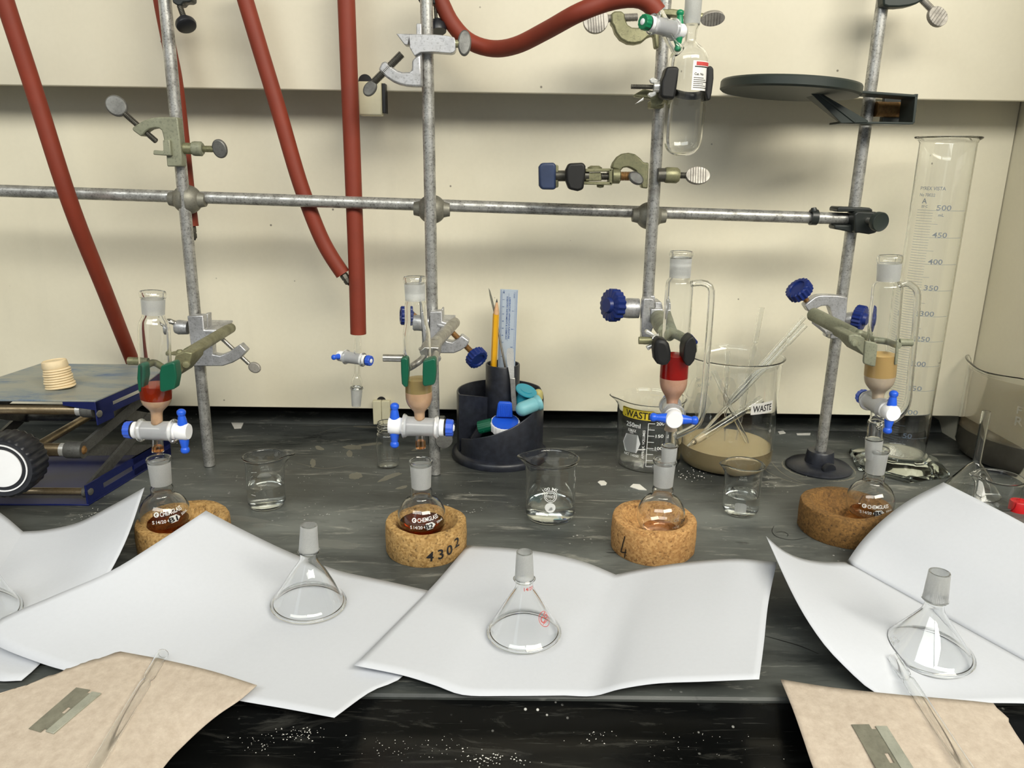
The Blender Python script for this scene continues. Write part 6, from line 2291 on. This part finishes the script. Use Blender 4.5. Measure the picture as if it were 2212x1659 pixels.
tB = sheet('paper_towel', 'torn brown paper towel lying over the foot of the steep white sheet', 'paper towel', [
    (E_([(1800, 1760, -0.003), (1950, 1780, -0.003), (2080, 1790, -0.002)], N1), E_([(1686, 1467, 0.010), (1740, 1476, 0.0095), (1800, 1485, 0.0105), (1880, 1494, 0.0125), (1960, 1502, 0.012)], N1),
     E_([(1800, 1760, -0.003), (1757, 1659, -0.001), (1735, 1595, 0.004), (1712, 1530, 0.008), (1686, 1467, 0.010)], N2), E_([(2080, 1790, -0.002), (2040, 1680, 0.003), (2000, 1590, 0.008), (1960, 1502, 0.012)], N2)),
    (E_([(2080, 1790, -0.002), (2200, 1795, -0.002), (2330, 1790, -0.002)], N1), E_([(1960, 1502, 0.012), (2020, 1507, 0.0115), (2090, 1513, 0.011), (2146, 1519, 0.0105)], N1),
     E_([(2080, 1790, -0.002), (2040, 1680, 0.003), (2000, 1590, 0.008), (1960, 1502, 0.012)], N2), jag([(2330, 1790, -0.002), (2260, 1680, 0.002), (2205, 1600, 0.006), (2175, 1550, 0.009), (2146, 1519, 0.0105)], N2, 0.0010, 9))], 'towel', th=0.0004, seed=7)


def surf_z(o, x, y, it=2):
    """height of a sheet below a picture point"""
    from mathutils.bvhtree import BVHTree
    if o.name not in _bv:
        me = o.data
        _bv[o.name] = BVHTree.FromPolygons([W[o.name]+v.co for v in me.vertices], [tuple(p.vertices) for p in me.polygons])
    h = _bv[o.name].ray_cast(EYE, ray(x, y).normalized())
    return h[0] if h[0] is not None else onZ(x, y, 0.006)


_bv = {}


# ================================================================== razor blades
def razor(label, o, quad, nm_group):
    """quad: four picture corners on the towel: edge start, edge end, spine end, spine start"""
    P = [surf_z(o, x, y)+V((0, 0, 0.0009)) for x, y in quad]
    t = thing('razor_blade', label, 'razor blade', sum(P, V((0, 0, 0)))/4, nm_group)
    e0, e1, s1, s0 = P
    n_ = (e1-e0).cross(s0-e0).normalized()
    if n_.z < 0:
        n_ = -n_
    F = lambda u, v: (e0*(1-u)+e1*u)*(1-v)+(s0*(1-u)+s1*u)*v
    # blade outline with notches and centre slot cut as a ring of quads
    out = [(0, 0), (1, 0), (1, 0.52), (0.955, 0.52), (0.945, 0.60), (0.925, 0.66), (0.925, 0.78), (0.075, 0.78), (0.075, 0.66), (0.055, 0.60), (0.045, 0.52), (0, 0.52)]
    mb = MB()
    sl_ = (0.43, 0.57, 0.46, 0.58)
    us = [0, 0.045, 0.075, sl_[0], sl_[1], 0.925, 0.955, 1]
    vs_ = [0, sl_[2], 0.52, sl_[3], 0.66, 0.78]
    for i in range(len(us)-1):
        for j in range(len(vs_)-1):
            um, vm = (us[i]+us[i+1])/2, (vs_[j]+vs_[j+1])/2
            if sl_[0] < um < sl_[1] and sl_[2] < vm < sl_[3]:
                continue
            if vm > 0.52 and (um < 0.045 or um > 0.955):
                continue
            if 0.52 < vm < 0.66 and (um < 0.075 or um > 0.925):
                continue
            q = [F(us[i], vs_[j]), F(us[i+1], vs_[j]), F(us[i+1], vs_[j+1]), F(us[i], vs_[j+1])]
            mb.prism(q, n_*-0.0004)
    mb.build('blade', M['bladeedge'], t, smooth=False)
    q = [F(0.035, 0.66), F(0.965, 0.66), F(0.965, 1.0), F(0.035, 1.0)]
    MB().prism([p+n_*0.0006 for p in q], n_*-0.0014).build('spine', M['bladespine'], t, bevel=0.0003)
    return t


razor('razor blade lying beside the pipette on the towel that bridges two white sheets', tA, [(62, 1576), (165, 1487), (223, 1497), (112, 1591)], 'single edge razor blades')
razor('razor blade cut by the picture edge, on the towel below the tilted funnel', tB, [(1925, 1720), (1839, 1567), (1912, 1566), (2010, 1720)], 'single edge razor blades')

# loose pipettes on the towels
a = surf_z(tA, 352, 1412)+V((0, 0, 0.0045))
b = surf_z(tA, 212, 1655)+V((0, 0, 0.0040))
d = (b-a)
a = onZ(352, 1412, a.z+0.004)
pipette('glass pipette on the brown towel beside the whole razor blade', a, b+d*0.25, frac=0.215, r=12.0*mpp(a), group='glass pipettes on the brown towels', drawn=0)
a = onZ(1930, 1421, 0.0165)
b = surf_z(tB, 2072, 1650)+V((0, 0, 0.0045))
d = (b-a)
pipette('glass pipette leading from beside the tilted funnel down the brown towel', a, b+d*0.25, frac=0.175, r=12.5*mpp(a), group='glass pipettes on the brown towels', drawn=0)


# ================================================================== funnels
def funnel(label, ax, prof, joint, marks=None):
    """a powder funnel standing mouth down"""
    t = thing('glass_funnel', label, 'funnel', ax.P0, 'glass powder funnels mouth down')
    pr = ax.prof(prof)
    sp_ = smooth_prof(pr, 3)
    r0 = sp_[0][1]
    # rolled rim
    sp_ = [(0.0, r0-0.0006), (0.0004, r0+0.0004), (0.0016, r0+0.0010), (0.0030, r0+0.0004)]+[q for q in sp_ if q[0] > 0.0036]
    inn = offset(sp_, 0.0014)
    inn[0] = (0.0, r0-0.0022)
    inn[1] = (0.0008, r0-0.0028)
    inn[2] = (0.0020, r0-0.0028)
    MB().lathe(ax.P0, ax.A, sp_+inn[::-1], 64, loop=True, cap=False).build('glass_cone', M['glass'], t, ang=60)
    y0, y1, h0, h1 = joint
    a = [(ax.h(y0), ax.r(y0, h0)+0.0001), (ax.h(y1), ax.r(y1, h1)+0.0001)]
    MB().lathe(ax.P0, ax.A, [(a[0][0], a[0][1]-0.0004), a[0], a[1], (a[1][0], a[1][1]-0.0004)], 44, loop=True, cap=False).build('ground_tip', M['frost_soft'], t)
    if marks:
        X_ = (EYE-ax.P0)
        X_ = (X_-ax.A*X_.dot(ax.A)).normalized()
        Y_ = ax.A.cross(X_)
        for nm, mat, y_, th_, draw, side in marks:
            h_ = ax.h(y_)
            # local radius and slope of the cone
            k_ = max(i for i in range(len(sp_)-1) if sp_[i][0] <= h_)
            (ha, ra_), (hb, rb_) = sp_[k_], sp_[min(k_+1, len(sp_)-1)]
            sl2 = (rb_-ra_)/(hb-ha) if hb > ha else 0
            r_ = ra_+(rb_-ra_)*(h_-ha)/(hb-ha)
            pr_ = Print()
            draw(pr_)
            cs = 1/math.sqrt(1+sl2*sl2)

            def mf(x, y, h_=h_, r_=r_, sl2=sl2, cs=cs, th_=th_):
                hh = h_+y*cs
                rr = r_+sl2*y*cs+0.0004
                th = th_+x/rr
                return ax.P0+ax.A*hh+(X_*math.cos(th)+Y_*math.sin(th))*rr
            pr_.put(nm, M[mat], t, mf)
    return t


def fax(xb, yb, zb, xt, yt, tilt=0.0):
    P0 = onZ(xb, yb, zb)
    a = Ax.__new__(Ax)
    a.set(xb, yb, P0, xt, yt, onY(xt, yt, P0.y+tilt))
    return a


fm = lambda pr_: (pr_.text('14/20', 0.001, 0.004, 0.0026), pr_.text('80 ML', -0.001, 0.0005, 0.0026))
ax = fax(667, 1304, 0.006, 667, 1134)
funnel('upright glass funnel on the crease of the sheet before the lab jack beaker', ax, [(1304, 78), (1296, 75), (1262, 54.5), (1235, 38), (1218, 26), (1208, 20), (1200, 18.5), (1192, 18.5), (1189, 20.5), (1186, 21), (1134, 17.5)], (1188, 1135, 21, 17.6),
       [('etched_marks', 'enamel_faint', 1268, 2.1, fm, 1)])
ax = fax(1132, 1366, 0.008, 1133, 1192)
fr_ = lambda pr_: (pr_.text('14/20', 0, 0, 0.0030, 0))
fr2 = lambda pr_: (pr_.ring(0, 0, 0.0062, 0.0005), pr_.text('CG', 0, 0.001, 0.005, 0.3), pr_.bar(-0.004, -0.003, 0.004, -0.002, 0.0006))
funnel('glass funnel with red print standing before the larger beaker', ax, [(1366, 78), (1356, 74), (1322, 55), (1294, 37), (1275, 24), (1266, 19.5), (1258, 18.5), (1251, 18.5), (1248, 20.5), (1245, 20.5), (1192, 17.5)], (1248, 1193, 20.6, 17.6),
       [('red_print', 'ink_red', 1262, 0.55, fr_, 1), ('red_emblem', 'ink_red', 1318, 0.95, fr2, 1)])
ax = fax(2001, 1408, 0.010, 2030, 1236)
funnel('tilted glass funnel on the steep sheet, next to a loose pipette', ax, [(1408, 91), (1398, 86), (1372, 66), (1345, 44), (1322, 26), (1312, 21), (1304, 19.5), (1297, 20), (1294, 24), (1290, 25), (1236, 21.5)], (1294, 1237, 25, 21.6),
       [('etched_marks', 'enamel_faint', 1386, -1.0, fm, 1)])
ax = fax(-52, 1318, 0.010, -40, 1130)
funnel('glass funnel cut off by the picture edge on the first sheet', ax, [(1318, 85), (1310, 81), (1280, 60), (1250, 42), (1225, 25), (1212, 20), (1204, 19), (1190, 19), (1186, 22), (1134, 19)], (1186, 1135, 22, 19))

# ================================================================== glass at the end of the bench
c, r = base_at(2232, 1054, 157)
c = V((onY(2236, 1000, c.y).x, c.y, 0))
hB = onY(2240, 795, c.y).z
tb = beaker('big_beaker', 'very large stained beaker with dark grey sediment at the end of the bench', c, r, hB, 0.004, 0.0024, 3.4, seg=84, base_r=0.018, spout_out=0.010, liquid=0.042, mat='grey_liquid')
pr_ = [(0.0, 0), (0.0, r-0.012), (0.006, r-0.003), (0.016, r-0.001)]
MB().lathe(c, (0, 0, 1), [(0.0028, 0), (0.0028, r-0.016), (0.009, r-0.0055), (0.020, r-0.0028), (0.020, r-0.006), (0.010, 0)], 64, cap=False).build('tan_crust', M['waste_liq'], tb)
fl = MB()
fl.lathe(c, (0, 0, 1), [(0.044, r-0.0030), (hB*0.93, r-0.0030), (hB*0.93, r-0.0034), (0.044, r-0.0034)], 64, loop=True, cap=False)
fl.build('dirty_film', M['haze'], tb)
Pp = Print()
Pp.text('F', -0.010, 0.010, 0.010)
Pp.text('R', -0.008, -0.005, 0.012)
Pp.put('printed_marks', M['enamel_faint'], tb, wrap(c, hB*0.62, lambda z: r, facing(c)-0.18, 0.0003))
# glass rod in it
a, b = onY(2150, 915, c.y+0.02), onY(2203, 545, c.y+0.045)
t = thing('glass_rod', 'thick glass rod standing in the very large stained beaker', 'rod', a)
MB().cyl(a, b, 0.0085, 20).build('rod_body', M['glass'], t)

# long-stemmed funnel and small beaker before it
c, r = base_at(2092, 1086, 56)
t = thing('stem_funnel', 'long stemmed glass funnel standing mouth down behind the steep white sheet', 'funnel', c)
hs = onY(2110, 888, c.y).z
hk = onY(2090, 1000, c.y).z
k = mpp(c+V((0, 0, 0.05)))
sp_ = [(0.0, r), (0.0015, r+0.0008), (0.003, r), (hk*0.93, 15*k), (hk, 10*k), (hk*1.06, 8.2*k), (hs*0.8, 8.6*k), (hs*0.97, 9*k), (hs, 8.2*k)]
axd = (onY(2110, 888, c.y)-onY(2088, 1000, c.y)).normalized()
MB().lathe(c, V((axd.x*0.3, 0, 1)), sp_+offset(sp_, 0.0012)[::-1], 48, loop=True, cap=False).build('glass_cone', M['glass'], t)
c, r = base_at(2144, 1108, 44)
hb = onY(2143, 1031, c.y).z
t = beaker('glass_beaker', 'little empty beaker half hidden behind the steep white sheet', c, r, hb, 0.0022, 0.0012, PI-0.3, spout_out=0.006)
a = onZ(2212, 1112, 0)
a = V((a.x, a.y+0.012, 0))
t = thing('red_cap', 'bright red plastic cap lying behind the steep sheet at the picture edge', 'cap', a)
MB().lathe(a, (0, 0, 1), [(0, 0), (0, 0.0105), (0.012, 0.0105), (0.013, 0.0098), (0.013, 0.0085), (0.0115, 0.008), (0.0115, 0)], 32, cap=False).build('cap_body', M['red'], t)


# ================================================================== scraps on the worktop
def scrap(pts, label, mat='scrap', th=0.0006):
    P = [onZ(x, y, 0.0009) for x, y in pts]
    o = MB().prism(P, (0, 0, -0.0008)).build('paper_scrap', M[mat], None, P[0], smooth=False)
    tag(o, label, 'scrap', 'white scraps on the worktop')


scrap([(1291, 1041), (1296, 1038), (1305, 1038), (1311, 1043), (1309, 1047), (1298, 1048)], 'rounded white scrap lying before the yellow taped beaker')
scrap([(1361, 1051), (1368, 1045), (1382, 1046), (1397, 1058), (1380, 1057)], 'triangular white scrap lying behind the fresh cork ring')
scrap([(499, 912), (526, 913), (521, 924), (506, 925)], 'white scrap with a blue spot near the lower panel')
P = [onZ(x, y, 0.0012) for x, y in ((507, 919), (516, 920), (515, 924), (509, 924))]
scrap([(1680, 932), (1692, 930), (1697, 935), (1684, 937)], 'tiny white scrap lying behind the beaker of pipettes')
scrap([(1720, 936), (1751, 935), (1750, 939), (1722, 939)], 'thin white strip near the rod with the black foot')


# ================================================================== powder, stains and scratches on the worktop
FLOOR = bpy.data.objects['floor']
M['stain'] = frost('pale_dried_stain', 0.62, (186, 182, 164))
M['stain_thin'] = frost('thin_pale_film', 0.30, (190, 190, 182))
M['scratch'] = plain('dark_scratch', (26, 27, 26), 0.6)


def blob(cx_, cy_, rx, ry, seed, mat, rot=0.0, name='stain', n=26, rag=0.35):
    rnd = random.Random(seed)
    k = [rnd.uniform(-1, 1) for _ in range(8)]
    pts = []
    for j in range(n):
        a = 2*PI*j/n
        q = 1+rag*(k[0]*math.sin(2*a+k[1]*3)+0.7*k[2]*math.sin(3*a+k[3]*3)+0.5*k[4]*math.sin(5*a+k[5]*3)+0.4*k[6]*math.sin(8*a+k[7]*3))*0.6
        x, y = rx*q*math.cos(a), ry*q*math.sin(a)
        pts.append(onZ(cx_+x*math.cos(rot)-y*math.sin(rot), cy_+x*math.sin(rot)+y*math.cos(rot), 0.00022))
    o = MB().add(pts, [tuple(range(n-1, -1, -1))]).build(name, mat, FLOOR, smooth=False)
    return o


for q in ((762, 966, 20, 5, 0.05), (796, 960, 22, 3, -0.1), (755, 980, 6, 8, 0.3), (768, 1028, 13, 8, 0.1), (842, 1030, 24, 5, -0.35), (868, 1053, 13, 3, -0.2), (690, 968, 10, 4, 0.2), (792, 922, 26, 2.5, 0.05), (676, 1000, 6, 9, 0.4), (905, 968, 16, 3, -0.35)):
    blob(q[0], q[1], q[2], q[3], int(q[0]+q[1]), M['stain'], q[4])
for q in ((560, 1135, 16, 5, 0.1), (1245, 968, 30, 3, -0.1), (720, 1175, 60, 9, 0.05), (520, 1120, 70, 5, 0.1)):
    blob(q[0], q[1], q[2], q[3], int(q[0]+q[1]), M['stain_thin'], q[4])


def mark(pts, w_, mat, name):
    P = spl([onZ(x, y, 0.00030) for x, y in pts], 30)
    vs, fs = [], []
    for i, p in enumerate(P):
        d = (P[min(i+1, 30)]-P[max(i-1, 0)])
        nn_ = V((-d.y, d.x, 0)).normalized()*w_*(0.4+0.6*math.sin(PI*i/30))
        vs += [p-nn_, p+nn_]
    for i in range(30):
        fs.append((2*i, 2*i+2, 2*i+3, 2*i+1))
    return MB().add(vs, fs).build(name, mat, FLOOR, smooth=False)


mark([(1672, 1136), (1668, 1148), (1680, 1160), (1712, 1166), (1744, 1161)], 0.0005, M['scratch'], 'scratch')
mark([(1676, 1150), (1690, 1148), (1702, 1154), (1700, 1159)], 0.0004, M['scratch'], 'scratch')
mark([(1654, 1374), (1690, 1384), (1730, 1396), (1768, 1412)], 0.0006, M['scratch'], 'scratch')
mark([(1310, 1193), (1326, 1194), (1340, 1193)], 0.0008, M['scratch'], 'scratch')
for pts in ([(1640, 1000), (1660, 1020), (1700, 1038), (1760, 1050)], [(1655, 985), (1690, 1022), (1740, 1046)], [(1200, 946), (1240, 942), (1300, 944)], [(690, 935), (740, 922), (800, 925)], [(640, 1000), (700, 1012), (760, 1004)]):
    mark(pts, 0.0006, M['stain'], 'scratch')
# the powdery rim round the rod's foot
fc = V((R4[0].x, R4[0].y, 0.00026))
for k_, (a0_, a1_, r_, w_) in enumerate(((2.5, 4.3, 0.0475, 0.0016), (4.5, 5.6, 0.0490, 0.0022), (5.7, 6.6, 0.0470, 0.0012), (0.4, 1.2, 0.0475, 0.0014))):
    vs, fs = [], []
    rnd = random.Random(k_)
    for i in range(25):
        a_ = a0_+(a1_-a0_)*i/24
        ww = w_*math.sin(PI*i/24)*rnd.uniform(0.5, 1.2)
        rr = r_+rnd.uniform(-0.0006, 0.0006)
        vs += [fc+V(((rr-ww)*math.cos(a_), (rr-ww)*math.sin(a_), 0)), fc+V(((rr+ww)*math.cos(a_), (rr+ww)*math.sin(a_), 0))]
    for i in range(24):
        fs.append((2*i, 2*i+1, 2*i+3, 2*i+2))
    MB().add(vs, fs).build('powder_rim', M['stain'], FLOOR, smooth=False)
# loose crumbs
rnd = random.Random(11)
mb = MB()
for (x, y, sx, sy, n_, s_, z_) in ((1496, 1024, 30, 16, 46, 0.0011, 0.0), (1735, 1008, 26, 18, 30, 0.0009, 0.0), (230, 1118, 60, 18, 70, 0.0006, 0.0), (690, 1020, 120, 60, 60, 0.0005, 0.0), (1100, 1060, 260, 70, 70, 0.0004, 0.0), (1940, 948, 60, 10, 20, 0.0006, 0.0),
                                  (640, 1580, 60, 22, 70, 0.0007, -0.0138), (560, 1608, 60, 22, 40, 0.0005, -0.0138), (900, 1616, 130, 26, 70, 0.0005, -0.0138), (1060, 1640, 90, 16, 60, 0.0008, -0.0138), (1290, 1578, 50, 26, 36, 0.0007, -0.0138), (1500, 1600, 160, 40, 46, 0.0004, -0.0138), (1020, 1540, 30, 8, 16, 0.0006, -0.0150)):
    for _ in range(n_):
        p = onZ(x+rnd.gauss(0, sx*0.55), y+rnd.gauss(0, sy*0.55), z_)
        q = s_*rnd.uniform(0.3, 1.2)
        a_ = rnd.uniform(0, 6)
        base = [p+V((q*math.cos(a_+k*2.09), q*math.sin(a_+k*2.09)*0.8, 0.0)) for k in range(3)]
        mb.add(base+[p+V((0, 0, q*0.8))], [(0, 1, 3), (1, 2, 3), (2, 0, 3), (2, 1, 0)])
o = mb.build('powder_crumbs', M['scrap'], None, onZ(1100, 1300, 0), smooth=False)
tag(o, 'fine white powder crumbs scattered over the dark worktop and front sill', 'powder', None, 'stuff')
